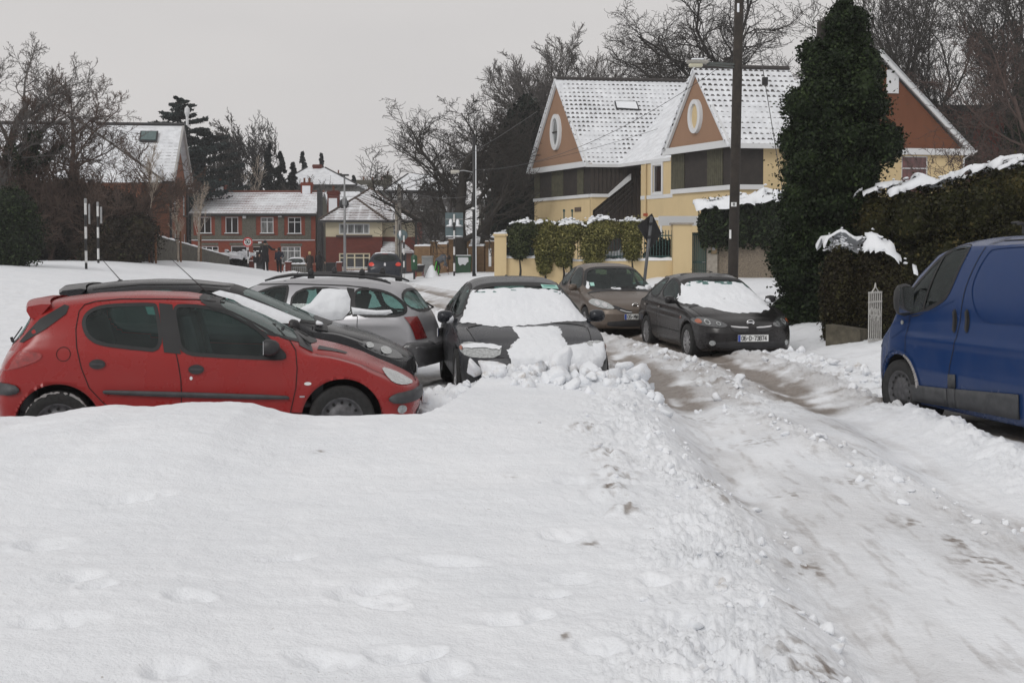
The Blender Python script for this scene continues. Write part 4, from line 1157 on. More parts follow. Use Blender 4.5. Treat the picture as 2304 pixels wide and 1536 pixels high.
def bmw():
    rz = R(-83); pos = (.32, 13.42)
    P_ = paint('navy_paint', (0.016, 0.019, 0.026), 0.3, 0.25, 0.5, .9)
    root, B = saloon('saloon_car', pos, rz, 'dark blue saloon with its windscreen buried under thick snow and lumps before it', P_, 4.55, .90, 1.46, 'bmw')
    for s in (1, -1):
        hl = [(s*.40, .715), (s*.62, .735), (s*.80, .75), (s*.865, .70), (s*.85, .62), (s*.72, .585), (s*.45, .60)]
        h = B.patch('headlamp', chaikin(hl, 1), 'front', LAMPG, .006, .03)
        B.patch('indicator', chaikin([(s*.825, .71), (s*.858, .70), (s*.858, .665), (s*.83, .655)], 1), 'front', AMBER, .012, .02, parent=h)
        g = B.patch('kidney_grille', chaikin([(s*.03, .735), (s*.30, .725), (s*.31, .63), (s*.22, .585), (s*.05, .585)], 1), 'front', BLACKP, .008, .03)
        B.frame('grille_surround', chaikin([(s*.03, .735), (s*.30, .725), (s*.31, .63), (s*.22, .585), (s*.05, .585)], 1), 'front', .008, .012, CHROME, .014, g)
        B.patch('fog_lamp', ellipse(s*.66, .30, .05, .04), 'front', LAMPG, .008, .02)
    B.patch('lower_grille', chaikin([(-.5, .24), (-.46, .38), (.46, .38), (.5, .24)], 1), 'front', BLACKP, .006)
    def ragged(p, amp, seed, n=7):
        out = []; rs = random.Random(seed)
        for i in range(len(p)):
            a = p[i]; b = p[(i+1) % len(p)]
            for k in range(n):
                t = k/n; q = amp if k else amp*.3
                out.append((a[0]+(b[0]-a[0])*t+rs.uniform(-q, q), a[1]+(b[1]-a[1])*t+rs.uniform(-q, q)))
        return out
    B.ragged = ragged
    s1 = ragged([(-.80, .925), (-.74, 1.00), (-.66, 1.16), (-.60, 1.295), (-.3, 1.315), (0, 1.325), (.3, 1.31), (.56, 1.285), (.66, 1.14), (.76, .99), (.82, .935), (.5, .93), (0, .905), (-.35, .885), (-.6, .905)], .010, 1, 6)
    B.patch('windscreen_snow', s1, 'front', SNOW, .004, .024, fn=snow_fn(s1, .042, 5, .25, True, lambda a, b: .1+.9*min(1, max(0, (1.34-b)/.22))))
    s2 = ragged([(-.93, -.20), (-.95, .1), (-.97, .36), (-.8, .36), (-.55, .33), (-.35, .36), (-.14, .36), (-.05, .0), (-.12, -.36), (-.3, -.30), (-.5, -.17), (-.75, -.20)], .016, 2, 6)
    B.patch('bonnet_snow', s2, 'top', SNOW, .004, .024, fn=snow_fn(s2, .022, 6, .10))
    s3 = ragged([(-.36, .68), (-.1, .70), (.2, .70), (.36, .72), (.62, .735), (.84, .735), (.84, .60), (.76, .50), (.66, .42), (.62, .26), (-.12, .22), (-.25, .35), (-.30, .48)], .012, 3, 6)
    B.patch('front_snow', s3, 'front', SNOW, .004, .026, fn=snow_fn(s3, .035, 7, .14, False, lambda a, b: .35+.65*min(1, abs(a-.66)/.2) if b > .58 and a > .4 else 1))
    s4 = ragged([(-.84, .715), (-.6, .735), (-.40, .71), (-.44, .675), (-.62, .69), (-.82, .68)], .006, 4, 5)
    B.patch('headlamp_snow', s4, 'front', SNOW, .012, .02, fn=snow_fn(s4, .02, 8, .04))
    B.patch('parking_disc', [(.30, 1.36), (.52, 1.345), (.53, 1.30), (.31, 1.315)], 'front', simple('paper_sticker', (.35, .62, .55), .6), .0065, .04)
    B.patch('parking_disc_text', [(.33, 1.348), (.49, 1.338), (.49, 1.328), (.33, 1.338)], 'front', simple('sticker_ink', (.10, .35, .30), .6), .0095, .04)
    saloon_done(root, B, 'alloy', .325, 7)
    mirror_(root, -1.66, -.86, .98, P_, (.13, .20, .16), snow=True); mirror_(root, -1.66, .86, .98, P_, (.13, .20, .16))
    a = MB(); a.lathe([(.03, 0), (.022, .02), (.008, .035), (0, .036)], (-3.3, 0, 1.425), 8); a.build('aerial', BLACKP, root)
    return root, B
_, BM = bmw(); ragged = BM.ragged

def badge(B, y, z, r=.06):
    h, n = B.hit('front', y, z)
    m = MB(); pts = [h+n*.014+Vector((0, math.cos(t)*r, math.sin(t)*r*.72)) for t in [2*math.pi*k/20 for k in range(21)]]
    m.tube(pts, .009, 6, cap=False); m.box(tuple(h+n*.014), (.012, r*2.3, .020)); m.build('round_badge', CHROME, B.root)
def nissan_face(B, plate, almera):
    s_ = B.sp['W']/.85
    for s in (1, -1):
        if almera:
            hl = [(s*.37, .625), (s*.50, .70), (s*.66, .735), (s*.80, .735), (s*.835, .69), (s*.80, .625), (s*.66, .595), (s*.45, .585)]
            h = B.patch('headlamp', chaikin(hl, 1), 'front', LAMPD, .006, .03)
            for (c, r) in ((.655, .055), (.51, .038)):
                B.patch('headlamp_reflector', ellipse(s*c, .660-(.02 if c < .6 else 0), r*.8, r*.8), 'front', LAMPG, .012, .015, parent=h)
                B.patch('headlamp_bulb', ellipse(s*c, .660-(.02 if c < .6 else 0), r*.5, r*.5), 'front', LAMPD, .016, .015, parent=h)
            B.patch('indicator', ellipse(s*.765, .675, .035, .032), 'front', AMBER, .012, .015, parent=h)
            B.patch('fog_lamp', ellipse(s*.63, .335, .045, .042), 'front', LAMPG, .010, .015)
            B.patch('grille', chaikin([(s*.06, .61), (s*.07, .52), (s*.28, .52), (s*.36, .585), (s*.36, .615)], 1), 'front', BLACKP, .006, .03)
            m = MB(); B.ribbon(m, [(s*.07, .588), (s*.20, .590), (s*.345, .603)], 'front', .016, .014); m.build('grille_bar', CHROME, B.root)
            B.patch('side_repeater', ellipse(-1.22, .70, .02, .028), 'left' if s > 0 else 'right', AMBER, .008, .015)
        else:
            hl = [(s*.40, .56), (s*.52, .585), (s*.70, .69), (s*.84, .735), (s*.80, .765), (s*.66, .775), (s*.50, .715), (s*.40, .62)]
            hl = [(s*.42, .60), (s*.60, .60), (s*.76, .645), (s*.845, .72), (s*.80, .775), (s*.70, .785), (s*.55, .74), (s*.45, .67)]
            h = B.patch('headlamp', chaikin(hl, 1), 'front', LAMPG, .006, .03)
            for c, q in ((.58, .665), (.70, .70)): B.patch('headlamp_reflector', ellipse(s*c, q, .045, .045), 'front', CHROME, .012, .015, parent=h)
            B.patch('grille', chaikin([(s*.08, .56), (s*.10, .50), (s*.24, .52), (s*.42, .60), (s*.46, .665), (s*.40, .665), (s*.24, .60)], 1), 'front', BLACKP, .006, .03)
            m = MB(); B.ribbon(m, [(s*.10, .535), (s*.22, .55), (s*.33, .585)], 'front', .014, .014); m.build('grille_bar', CHROME, B.root)
    B.patch('lower_grille', chaikin([(-.60, .27), (-.56, .37), (.56, .37), (.60, .27), (.4, .25), (-.4, .25)], 1), 'front', BLACKP, .006, .04)
    badge(B, 0, .655 if almera else .66, .058)
    number_plate(B.root, .022, .42 if almera else .45, plate)
def almera():
    P_ = paint('black_saloon_paint', (0.010, 0.009, 0.010), 0.1, 0.20, 0.10, 1.0)
    root, B = saloon('saloon_car', (3.93, 19.55), R(-81), 'black saloon with a shallow snow sheet over the windscreen, beside the tall ivy tree', P_, 4.43, .855, 1.43, 'almera', -.06)
    nissan_face(B, '06-D-73874', True)
    s1 = ragged([(-.80, .925), (-.70, 1.08), (-.58, 1.275), (-.2, 1.295), (.25, 1.29), (.50, 1.265), (.62, 1.15), (.76, .99), (.80, .915), (.6, .84), (.3, .80), (-.1, .80), (-.35, .85), (-.6, .905)], .012, 11, 6)
    B.patch('windscreen_snow', s1, 'front', SNOW, .003, .028, fn=snow_fn(s1, .035, 15, .25, True, lambda a, b: .1+.9*min(1, max(0, (1.31-b)/.22))))
    wiper(root, B, [(0, -.25, .15, 1.0), (0, .35, -.05, .98)])
    saloon_done(root, B, 'alloy', .305, 11)
    mirror_(root, -1.66, -.83, .98, P_, (.12, .19, .14)); mirror_(root, -1.66, .83, .98, P_, (.12, .19, .14), snow=True)
    a = MB(); a.box((-2.3, .05, 1.452), (.06, .04, .02)); a.tube([(-2.3, .05, 1.46), (-2.28, -.34, 1.50)], [.007, .004], 5); a.build('aerial', BLACKP, root)
    B.lines('swage_strip', [[(-1.3, .45), (-3.1, .46)]], ('left', 'right'), .012, GAP, .004)
almera()
def primera():
    P_ = paint('bronze_paint', (0.125, 0.098, 0.078), 0.45, 0.30, 0.3, .8)
    root, B = saloon('saloon_car', (2.50, 24.0), R(-80), 'bronze brown saloon with a clear windscreen, parked behind the black saloon', P_, 4.56, .88, 1.49, 'primera')
    nissan_face(B, '05-MW-4170', False)
    for k, (poly, h) in enumerate((([(.32, .95), (.62, .94), (.72, .96), (.70, 1.04), (.60, 1.03), (.55, .99), (.42, 1.01), (.34, .99)], .07), ([(-.20, .95), (0, .94), (.02, .98), (-.1, 1.0), (-.2, .98)], .03), ([(-.70, .97), (-.64, .97), (-.60, 1.1), (-.64, 1.12)], .015))):
        p = ragged(poly, .01, 20+k, 4); B.patch('windscreen_snow', p, 'front', SNOW, .003, .022, fn=snow_fn(p, h, 21+k, .06, False))
    wiper(root, B, [(0, -.2, .2, 1.0), (0, .4, .0, .97)])
    saloon_done(root, B, 'alloy', .31, 8)
    mirror_(root, -1.66, -.85, .99, P_, (.12, .20, .15)); mirror_(root, -1.66, .85, .99, P_, (.12, .20, .15))
    B.patch('tax_disc', [(-.60, 1.02), (-.52, 1.02), (-.51, 1.09), (-.59, 1.09)], 'front', MATS['paper_sticker'], .0065, .04)
primera()
# ------------------------------------------------------------------ blue panel van, nose pointing away up the road
def van():
    th = R(103); cs, sn = math.cos(th), math.sin(th); wx, wy = 4.09, 12.7; lx, ly = -sn, cs
    W = .95
    root = car_root('panel_van', (wx+.83*cs-lx*W, wy+.83*sn-ly*W, 0.0), th, 'blue panel van with black side mouldings, parked on the right by the snow bank', 'van')
    def T(zx, zy, ins=0.0):
        px = 1700+zx/3.0713; py = 480+zy/3.0713; bx = wx-lx*ins; by = wy-ly*ins; k = (px-1152)/F
        t = (k*by-bx)/(cs-k*sn); return (t-.83, PZ(py, by+t*sn))
    TL = lambda l, ins=0.0: [T(a, b, ins) for a, b in l]
    P_ = paint('blue_paint', (0.007, 0.032, 0.118), 0.0, 0.20, 0.10, 1.5)
    P_.node_tree.nodes['Principled BSDF'].inputs['Specular IOR Level'].default_value = .32
    L = 4.78
    sp = dict(L=L, W=W, step=.03,
        top=[(0, .60), (.06, .82), (.2, .97), (.45, 1.12), (.6, 1.24), (.76, 1.42), (1.01, 1.66), (1.325, 1.87), (1.55, 1.935), (1.8, 1.96), (2.2, 1.97), (4.6, 1.965), (4.72, 1.93), (4.76, 1.6), (L, .6)],
        belt=[(0, .58), (.2, .88), (.5, 1.0), (.9, 1.07), (1.3, 1.10), (2, 1.14), (4.6, 1.16), (L, .58)],
        bot=[(0, .28), (.15, .22), (4.6, .24), (L, .35)],
        roofw=[(0, .7), (.6, .84), (1.2, .80), (1.8, .79), (2.3, .80), (4.7, .80), (L, .80)],
        plan=[(0, .92), (.5, .985), (.9, 1), (4.6, 1), (L, .97)], rf=.22, rr=.10, fa=.30, ra=.05, edge=.11, edgep=4, bulge=.055,
        prof=[(0, .95), (.1, .985), (.35, 1.0), (.8, 1.0), (1, .985)], cabin=(-.9, -4.6, .55),
        nose=[(.25, .05), (.5, 0), (.8, .0), (1.0, .03)], swage=[(.90, .93, .012, .9, 4.6), (.60, .62, .008, 1.1, 4.6)])
    B = Body('van', sp, root, P_); H = []
    win = TL([(1450,245),(1438,231),(1392,227),(1345,245),(1290,282),(1212,378),(1120,515),(1100,600),(1125,690),(1160,703),(1230,672),(1350,607),(1385,560),(1412,480)], .10)
    for side in ('left', 'right'):
        B.window(win, side, 'side_window', glass('van_glass', (.24, .40, .37), .08, .04, .0), holes=H, wo=.02, wi=.02)
        B.lines('window_divider', [TL([(1290,282),(1262,450),(1222,672)], .10)], side, .03, SEAL, .008)
        B.lines('door_gap', [TL([(1530,172),(1505,190),(1480,300),(1440,520),(1418,700),(1395,860),(1352,1050),(1345,1330)])], side, .010, GAP, .004)
        B.lines('sliding_door_gap', [TL([(1870,170),(1545,190),(1520,215)]) ], side, .010, GAP, .004)
        B.lines('front_wing_gap', [TL([(1065,695),(1058,780),(1042,870),(1040,1000),(1070,1100)])], side, .008, GAP, .004)
        B.lines('body_crease', [TL([(1065,770),(1040,790),(935,860)]), TL([(1065,705),(1235,668),(1370,600)])], side, .012, P_, .006)
        pan = chaikin(TL([(1478,530),(1495,400),(1530,262),(1560,238),(1860,215),(2200,195),(2200,790),(1860,762),(1560,752),(1510,660)]), 2)
        B.lines('pressed_panel', [pan], side, .022, P_, .007, closed=True)
        for a in (1376, 1462):
            c0 = T(a, 662); c1 = T(a, 825); x = (c0[0]+c1[0])/2
            h = B.patch('door_handle', chaikin([(x-.040, c0[1]), (x+.040, c0[1]), (x+.035, c1[1]), (x-.035, c1[1])], 2), side, SEAL, .005, .02)
            B.patch('handle_grip', [(x-.016, c0[1]-.02), (x+.016, c0[1]-.02), (x+.014, c1[1]+.02), (x-.014, c1[1]+.02)], side, BLACKP, .020, .03, parent=h)
        for p in ([(1085,1180),(1335,1208),(1340,1332),(1090,1290)], [(1398,1212),(1840,1250),(1836,1422),(1400,1340)], [(1345,1205),(1392,1210),(1394,1340),(1346,1334)]):
            B.patch('side_moulding', TL(p), side, TRIMP, .012, thick=.015)
        q = TL([(1352,1110),(1400,1112),(1396,1206),(1346,1202)]); B.patch('door_rail_cap', q, side, TRIMP, .010, thick=.01)
        c = T(1014, 752); B.patch('side_repeater', ellipse(c[0], c[1], .028, .024), side, LAMPG, .010, .015)
    B.window([(-.72, 1.24), (-.70, 1.5), (-.66, 1.82), (.66, 1.82), (.70, 1.5), (.72, 1.24), (0, 1.22)], 'front', 'windscreen', MATS['van_glass'], .015, .03, holes=H)
    B.patch('headlamp', chaikin([(-.86, .70), (-.84, .92), (-.62, .98), (-.58, .72)], 1), 'front', LAMPG, .008, .03)
    B.patch('headlamp', chaikin([(.86, .70), (.84, .92), (.62, .98), (.58, .72)], 1), 'front', LAMPG, .008, .03)
    B.patch('grille', [(-.5, .62), (-.5, .82), (.5, .82), (.5, .62)], 'front', BLACKP, .006)
    ar = [(-.83, .33, .385), (-3.93, .33, .385)]
    B.finish(H, ar)
    # arch lips
    for side in ('left', 'right'):
        for (x, z, r) in ar:
            B.lines('arch_lip', [[(x+math.cos(t)*(r+.05), z+math.sin(t)*(r+.05)) for t in [math.pi*(-.05+1.1*k/20) for k in range(21)]]], side, .02, P_, .008)
    for x in (-.83, -3.93):
        for y in (-.83, .83): make_wheel(root, x, y, .33, .325, 'steel', 14, .21, steer=(.06 if x > -1 else 0), snow=(y > 0 and x > -1))
    m = MB(); zf = .7
    for sy in (1, -1):
        for (dx, z, sx, sy_, sz, tilt) in ((0.0, zf+.10, .50, .50, .16, 0), (-.26, zf+.42, .14, .48, .60, -.15), (-.34, zf+.83, .10, .26, .18, -.1)):
            M = Matrix.Translation((-1.75+dx, sy*.5, z)) @ Matrix.Rotation(tilt, 4, 'Y'); m = MB(); m.box((0,0,0), (sx, sy_, sz), M=M)
            m.build('cab_seat', SEATM, root, bevel=.03)
    m = MB(); m.box((-1.05, 0, 1.12), (.35, 1.6, .14)); m.build('dashboard', SEATM, root, bevel=.03)
    m = MB(); m.box((-2.20, 0, 1.2), (.03, 1.5, 1.3)); m.build('bulkhead', LINER, root)
    for sy in (1, -1):
        mirror_(root, -1.12, sy*.93, 1.30, BLACKP, (.15, .20, .34), snow=False)
    s = MB(); c = T(1135, 640, .0); 
    for k in range(7):
        z = 1.13+.055*k; s.lathe([(0, .04), (.035-.003*k, .02), (.045-.004*k, 0), (0, -.05)], (-1.19+.012*k, .945-.006*k, z), 8)
    s = None
    k = MB()   # roof rack foot and bar at the back of the roof
    k.box((-2.62, 0, 2.06), (.05, 1.62, .03)); k.box((-2.62, .70, 2.01), (.12, .06, .09)); k.box((-2.62, -.70, 2.01), (.12, .06, .09))
    k.tube([(-2.62, .80, 2.075), (-2.5, .79, 2.07)], .012, 6)
    k.build('roof_bar', BLACKP, root, bevel=.008)
    number_plate(root, -L-.01, .62, '05-D-41822', -1)
    # snow thrown into the arch and along the sill
    s = MB(); rs = random.Random(5)
    for i in range(14):
        t = i/25+.5; a = math.pi*(.3+.62*t)
        s.lathe([(0, .03*t), (.022*t, .012), (.022*t, -.01), (0, -.03*t)], (-.83+math.cos(a)*.40*1.02, .955, .33+math.sin(a)*.40), 7)
    s.build('arch_snow', DSLUSH, root, smooth=True)
van()

# ------------------------------------------------------------------ cars in the distance
def far_hatch(name, pos, rz, label, P_, plate=None, lamps=True):
    root = car_root(name, pos, rz, label)
    L, W = 4.2, .88
    sp = dict(L=L, W=W, step=.06,
        top=[(0, .6), (.2, .75), (1.0, .95), (1.8, 1.35), (2.4, 1.49), (3.2, 1.49), (3.65, 1.42), (3.9, 1.10), (4.05, 1.0), (4.15, .9), (L, .6)],
        belt=[(0, .58), (.5, .8), (1.5, .93), (3, 1.0), (3.9, .98), (4.1, .85), (L, .58)], bot=[(0, .25), (.3, .2), (3.9, .24), (L, .3)],
        roofw=[(0, .6), (1, .74), (2, .60), (3.5, .58), (3.9, .66), (L, .7)], plan=[(0, .9), (.5, .97), (1, 1), (3.6, 1), (L, .95)],
        cabin=(-1.1, -3.8, .4), edge=.08, fa=.25, ra=.14, tail=[(.3, -.02), (.6, -.02), (.8, .02)])
    B = Body(name, sp, root, P_); H = []
    for side in ('left', 'right'):
        B.window([(-1.5, 1.0), (-2.0, 1.28), (-2.4, 1.38), (-3.2, 1.38), (-3.5, 1.3), (-3.55, 1.06)], side, holes=H)
    B.window([(-.60, 1.04), (-.52, 1.36), (.52, 1.36), (.60, 1.04)], 'rear', 'rear_window', holes=H)
    B.window([(-.66, 1.0), (-.55, 1.38), (.55, 1.38), (.66, 1.0)], 'front', 'windscreen', holes=H)
    for s in (1, -1):
        B.patch('tail_lamp', chaikin([(s*.50, .86), (s*.62, 1.02), (s*.80, .96), (s*.80, .82), (s*.62, .80)], 1), 'rear', simple('bright_red_lens', (.62, .05, .03), .2, 0, .2, 30), .01, .04)
        B.patch('headlamp', ellipse(s*.66, .68, .13, .06), 'front', LAMPG, .01, .04)
    B.patch('brake_light', [(-.14, 1.405), (-.14, 1.43), (.14, 1.43), (.14, 1.405)], 'rear', REDL, .012, .06)
    B.patch('roof_snow', [(-1.95, -.45), (-1.95, .45), (-3.5, .5), (-3.5, -.5)], 'top', SNOW, .015, .12)
    B.patch('tailgate_emblem', [(-.05, .93), (-.045, .80), (.0, .84), (.045, .80), (.05, .93), (0, .99)], 'rear', CHROME, .012, .03)
    m = MB(); h, n = B.hit('rear', -.05, 1.06); h2, _ = B.hit('rear', .35, 1.16)
    if h and h2: m.tube([h+n*.02, h2+n*.02], .012, 5); m.build('rear_wiper', BLACKP, root)
    number_plate(root, -L+.0, .58, plate, -1, .52, .12)
    B.finish(H, [(-.85, .31, .36), (-3.45, .31, .36)])
    for x in (-.85, -3.45):
        for y in (-.78, .78): make_wheel(root, x, y, .31, .31, 'cap', 1, .19)
    seats(root, -2.0, -3.0, .4, .74)
    return root
EH = F/43.5
far_hatch('hatchback_car', (PX(865, 60)-.42, 60+4.2, gz(-6.4, 62)-.02), R(96), 'dark hatchback seen from behind with red tail lamps, far up the road', paint('dark_far_paint', (.012, .016, .026), .1, .3, .2), '06-D-7084')
far_hatch('hatchback_car', (PX(660, 96), 96, gz(-17, 96)-.22), R(-86), 'white car half hidden behind the walking figures, parked before the brick terrace', paint('white_paint', (.6, .62, .64), 0, .3, .1), '03-D-1822')
# ================================================================== building materials
def brick_mat(name, c1, c2, mortar, scale=1.0):
    N = newmat(name); pset(N, 0.9, 0, 0.2)
    uv = N.new('ShaderNodeTexCoord').outputs['UV']
    b = N.new('ShaderNodeTexBrick'); N.link(uv, b.inputs[0])
    b.inputs['Color1'].default_value = (*c1, 1); b.inputs['Color2'].default_value = (*c2, 1); b.inputs['Mortar'].default_value = (*mortar, 1)
    b.inputs['Scale'].default_value = scale; b.inputs['Brick Width'].default_value = .24; b.inputs['Row Height'].default_value = .08; b.inputs['Mortar Size'].default_value = .010
    v = N.coord('Object'); n = N.noise(v, 0.8, 4, 0.6)
    N.link(N.mix(N.ramp(n, [(0.35, 0), (0.75, 0.45)]), b.outputs[0], [c*0.45 for c in c1]), N.b.inputs['Base Color'])
    N.link(N.bump(b.outputs[1], -0.3, 0.01), N.b.inputs['Normal'])
    return N.m
def render_mat(name, col, stain=0.3):
    N = newmat(name); pset(N, 0.85, 0, 0.2)
    v = N.coord('Object', (1, 1, 0.35)); n = N.noise(v, 1.1, 5, 0.65); v2 = N.coord('Object')
    c = N.mix(N.ramp(n, [(0.42, 0), (0.8, stain)]), col, [q*0.5 for q in col])
    c = N.mix(N.math('MULTIPLY', N.noise(v2, 60, 2), .22), c, [q*0.7 for q in col])
    N.link(c, N.b.inputs['Base Color']); N.link(N.bump(N.noise(v2, 45, 3), 0.25, 0.01), N.b.inputs['Normal'])
    return N.m
def roof_mat(name, dark, tw, th, cover=0.5, hook=0.42, riser=0.30, drift=(0.8, 0)):
    """snow lying on courses of tiles; the lower edges of the tiles show dark"""
    N = newmat(name); pset(N, 0.8, 0, 0.25)
    uv = N.new('ShaderNodeTexCoord').outputs['UV']
    sp = N.new('ShaderNodeSeparateXYZ'); N.link(uv, sp.inputs[0])
    U = N.math('DIVIDE', sp.outputs[0], tw); V = N.math('DIVIDE', sp.outputs[1], th)
    v3 = N.coord('Object')
    wob = N.noise(v3, 2.3, 3, 0.6); fine = N.noise(v3, 9, 3, 0.6)
    fu = N.math('ABSOLUTE', N.math('SUBTRACT', N.math('FRACT', U), 0.5))        # 0 at the hump
    fv = N.math('FRACT', N.math('ADD', V, N.math('MULTIPLY', fine, 0.10)))
    big = N.noise(v3, 0.33, 4, 0.6, 0.5)
    ex = N.math('SUBTRACT', N.ramp(big, [(0.30, 1.35), (0.72, 0.12)]), N.math('MULTIPLY', fine, 0.6))
    ex = N.math('ADD', ex, (0.5-cover)*1.6)
    rise = N.math('MULTIPLY', ex, riser)                                        # height of exposed riser
    shape = N.math('SUBTRACT', rise, N.math('MULTIPLY', N.math('MAXIMUM', N.math('SUBTRACT', fu, hook*0.35), 0.0), 1.0/max(hook, .01)))
    d = N.math('MULTIPLY', N.math('SUBTRACT', shape, fv), 9.0)
    m = N.math('MINIMUM', N.math('MAXIMUM', d, 0.0), 1.0)
    thin = N.mix(N.math('MULTIPLY', N.ramp(wob, [(.35, .30), (.65, .04)]), 1.0), snow_nodes(N, v3), (.22, .22, .23))
    col = N.mix(m, thin, N.mix(wob, dark, [q*1.8 for q in dark]))
    N.link(col, N.b.inputs['Base Color'])
    h = N.math('SUBTRACT', N.math('MULTIPLY', N.math('SUBTRACT', 1.0, fv), 0.6), m)
    N.link(N.bump(h, 0.5, 0.05), N.b.inputs['Normal'])
    return N.m
def pane_mat(name, col, rough=0.06, curtain=0.0):
    N = newmat(name); pset(N, rough, 0, 0.6, 0.6)
    v = N.coord('Object', (3, 3, 0.6)); n = N.noise(v, 2.5, 3)
    N.link(N.ramp(n, [(0.4, [c*0.6 for c in col]), (0.62, [min(1, c*(1+curtain)) for c in col])]), N.b.inputs['Base Color'])
    return N.m
PANE = pane_mat('window_glass', (.018, .021, .024))
PANEC = pane_mat('curtained_glass', (.16, .17, .17), .1, .6)
PANEB = pane_mat('brown_glass', (.020, .013, .012), .05, .8)
WHITE = render_mat('white_paint_trim', (.66, .67, .68), .15)
CREAM = render_mat('cream_render', (.62, .485, .28), .25)
TERRA = render_mat('terracotta_render', (.31, .190, .125), .18)
TERRA2 = render_mat('dark_terracotta_render', (.165, .066, .036), .5)
DKTIM = simple('dark_timber', (.022, .017, .014), .7, 0, .35, 3)
OLIVE = simple('olive_boards', (.070, .066, .040), .75, 0, .3, 5)
GUTTER = simple('black_gutter', (.02, .02, .022), .5)

def V2(p, z): return Vector((p[0], p[1], z))
def wallface(mb, O, U, w, h, ops=(), depth=.12, mi=0, rmi=None, z0=0.0):
    """flat wall with rectangular openings; O lower-left seen from outside, U to the right"""
    O = Vector(O); U = Vector(U).normalized(); N_ = U.cross(Vector((0,0,1)))      # outward
    us = sorted({0.0, w, *[o[0] for o in ops], *[o[2] for o in ops]}); zs = sorted({0.0, h, *[o[1] for o in ops], *[o[3] for o in ops]})
    P = lambda u, z, d=0.0: O+U*u+Vector((0,0,z))-N_*d
    for a, b in zip(us[:-1], us[1:]):
        for c, d in zip(zs[:-1], zs[1:]):
            m = ((a+b)/2, (c+d)/2)
            if any(o[0] < m[0] < o[2] and o[1] < m[1] < o[3] for o in ops): continue
            mb.quad(P(a, c), P(b, c), P(b, d), P(a, d), mi)
    for (a, c, b, d) in [o[:4] for o in ops]:
        k = mi if rmi is None else rmi
        mb.quad(P(a, c), P(a, d), P(a, d, depth), P(a, c, depth), k); mb.quad(P(b, c), P(b, c, depth), P(b, d, depth), P(b, d), k)
        mb.quad(P(a, d), P(b, d), P(b, d, depth), P(a, d, depth), k); mb.quad(P(a, c), P(a, c, depth), P(b, c, depth), P(b, c), k)
def window_at(root, O, U, op, cols=2, rows=(), frame=WHITE, pane=PANE, sill=None, depth=.12, fw=.06, name='window', snow=False, bars=None):
    O = Vector(O); U = Vector(U).normalized(); N_ = U.cross(Vector((0,0,1)))
    a, c, b, d = op; w, h = b-a, d-c
    M = Matrix.Translation(O+U*a+Vector((0,0,c))-N_*depth) @ Matrix((( U.x, -N_.x, 0, 0), (U.y, -N_.y, 0, 0), (U.z, -N_.z, 1, 0), (0,0,0,1)))
    f = MB()
    def bar(x0, z0, x1, z1, t=.05): f.box(((x0+x1)/2, -.02, (z0+z1)/2), (x1-x0, t, z1-z0), M=M)
    bar(0, 0, fw, h); bar(w-fw, 0, w, h); bar(fw, h-fw, w-fw, h); bar(fw, 0, w-fw, fw)
    xs = bars if bars is not None else [w*k/cols for k in range(1, cols)]
    for x in xs: bar(x-fw*.5, fw, x+fw*.5, h-fw, .046)
    for r in rows:
        ed = [fw]+[v for x in xs for v in (x-fw*.5, x+fw*.5)]+[w-fw]
        for i in range(0, len(ed), 2): bar(ed[i], h*r-fw*.45, ed[i+1], h*r+fw*.45, .044)
    o = f.build('window_frame' if name != 'window' else name, frame, root)
    g = MB(); g.box((w/2, .012, h/2), (w-.02, .012, h-.02), M=M); g.build('pane', pane, o)
    if sill is not None:
        s = MB(); s.box((w/2, -depth-.02, -.05), (w+.16, .20, .08), M=M); s.build('sill', sill, o)
        if snow:
            s = MB(); s.box((w/2, -depth-.03, .015), (w+.14, .15, .055), M=M); s.build('sill_snow', SNOW, o, bevel=.02)
    return o
def slab(mb, pts, th=.14, mi=0):
    """roof plane with thickness downwards"""
    mb.prism([Vector(p)-Vector((0,0,th)) for p in pts], (0, 0, th), mi)
def bar3(mb, a, b, w, h, mi=0):
    a = Vector(a); b = Vector(b); d = (b-a); L = d.length; d.normalize()
    s = d.cross(Vector((0,0,1)))
    if s.length < .01: s = Vector((1,0,0))
    s.normalize(); u = s.cross(d)
    M = Matrix(((d.x, s.x, u.x, (a.x+b.x)/2), (d.y, s.y, u.y, (a.y+b.y)/2), (d.z, s.z, u.z, (a.z+b.z)/2), (0,0,0,1)))
    mb.box((0,0,0), (L, w, h), M=M, mi=mi)
def chimney(root, x, y, z0, z1, w=.8, d=.6, mat=None, pots=2, rz=0, snow=True, name='chimney'):
    m = MB(); M = Matrix.Translation((x, y, 0)) @ Matrix.Rotation(rz, 4, 'Z')
    m.box((0, 0, (z0+z1)/2), (w, d, z1-z0), M=M); m.box((0, 0, z1-.12), (w+.12, d+.12, .16), M=M); m.box((0, 0, z1+.03), (w+.04, d+.04, .1), M=M)
    c = m.build(name, mat, root, uv=True)
    for k in range(pots):
        p = MB(); X = (k-(pots-1)/2)*w/max(pots, 1)*.9
        p.lathe([(.10, 0), (.12, .06), (.09, .1), (.085, .36), (.11, .38), (.11, .42), (.07, .42), (.07, .1)], (X, 0, z1+.08), 10, M=M); p.build('chimney_pot', TERRA2, c)
    if snow:
        p = MB(); p.box((0, -d/2-.025, (z0+z1)/2-.1), (w*.75, .05, (z1-z0)*.8), M=M); p.build('driven_snow', SNOW, c, bevel=.02)
    return c

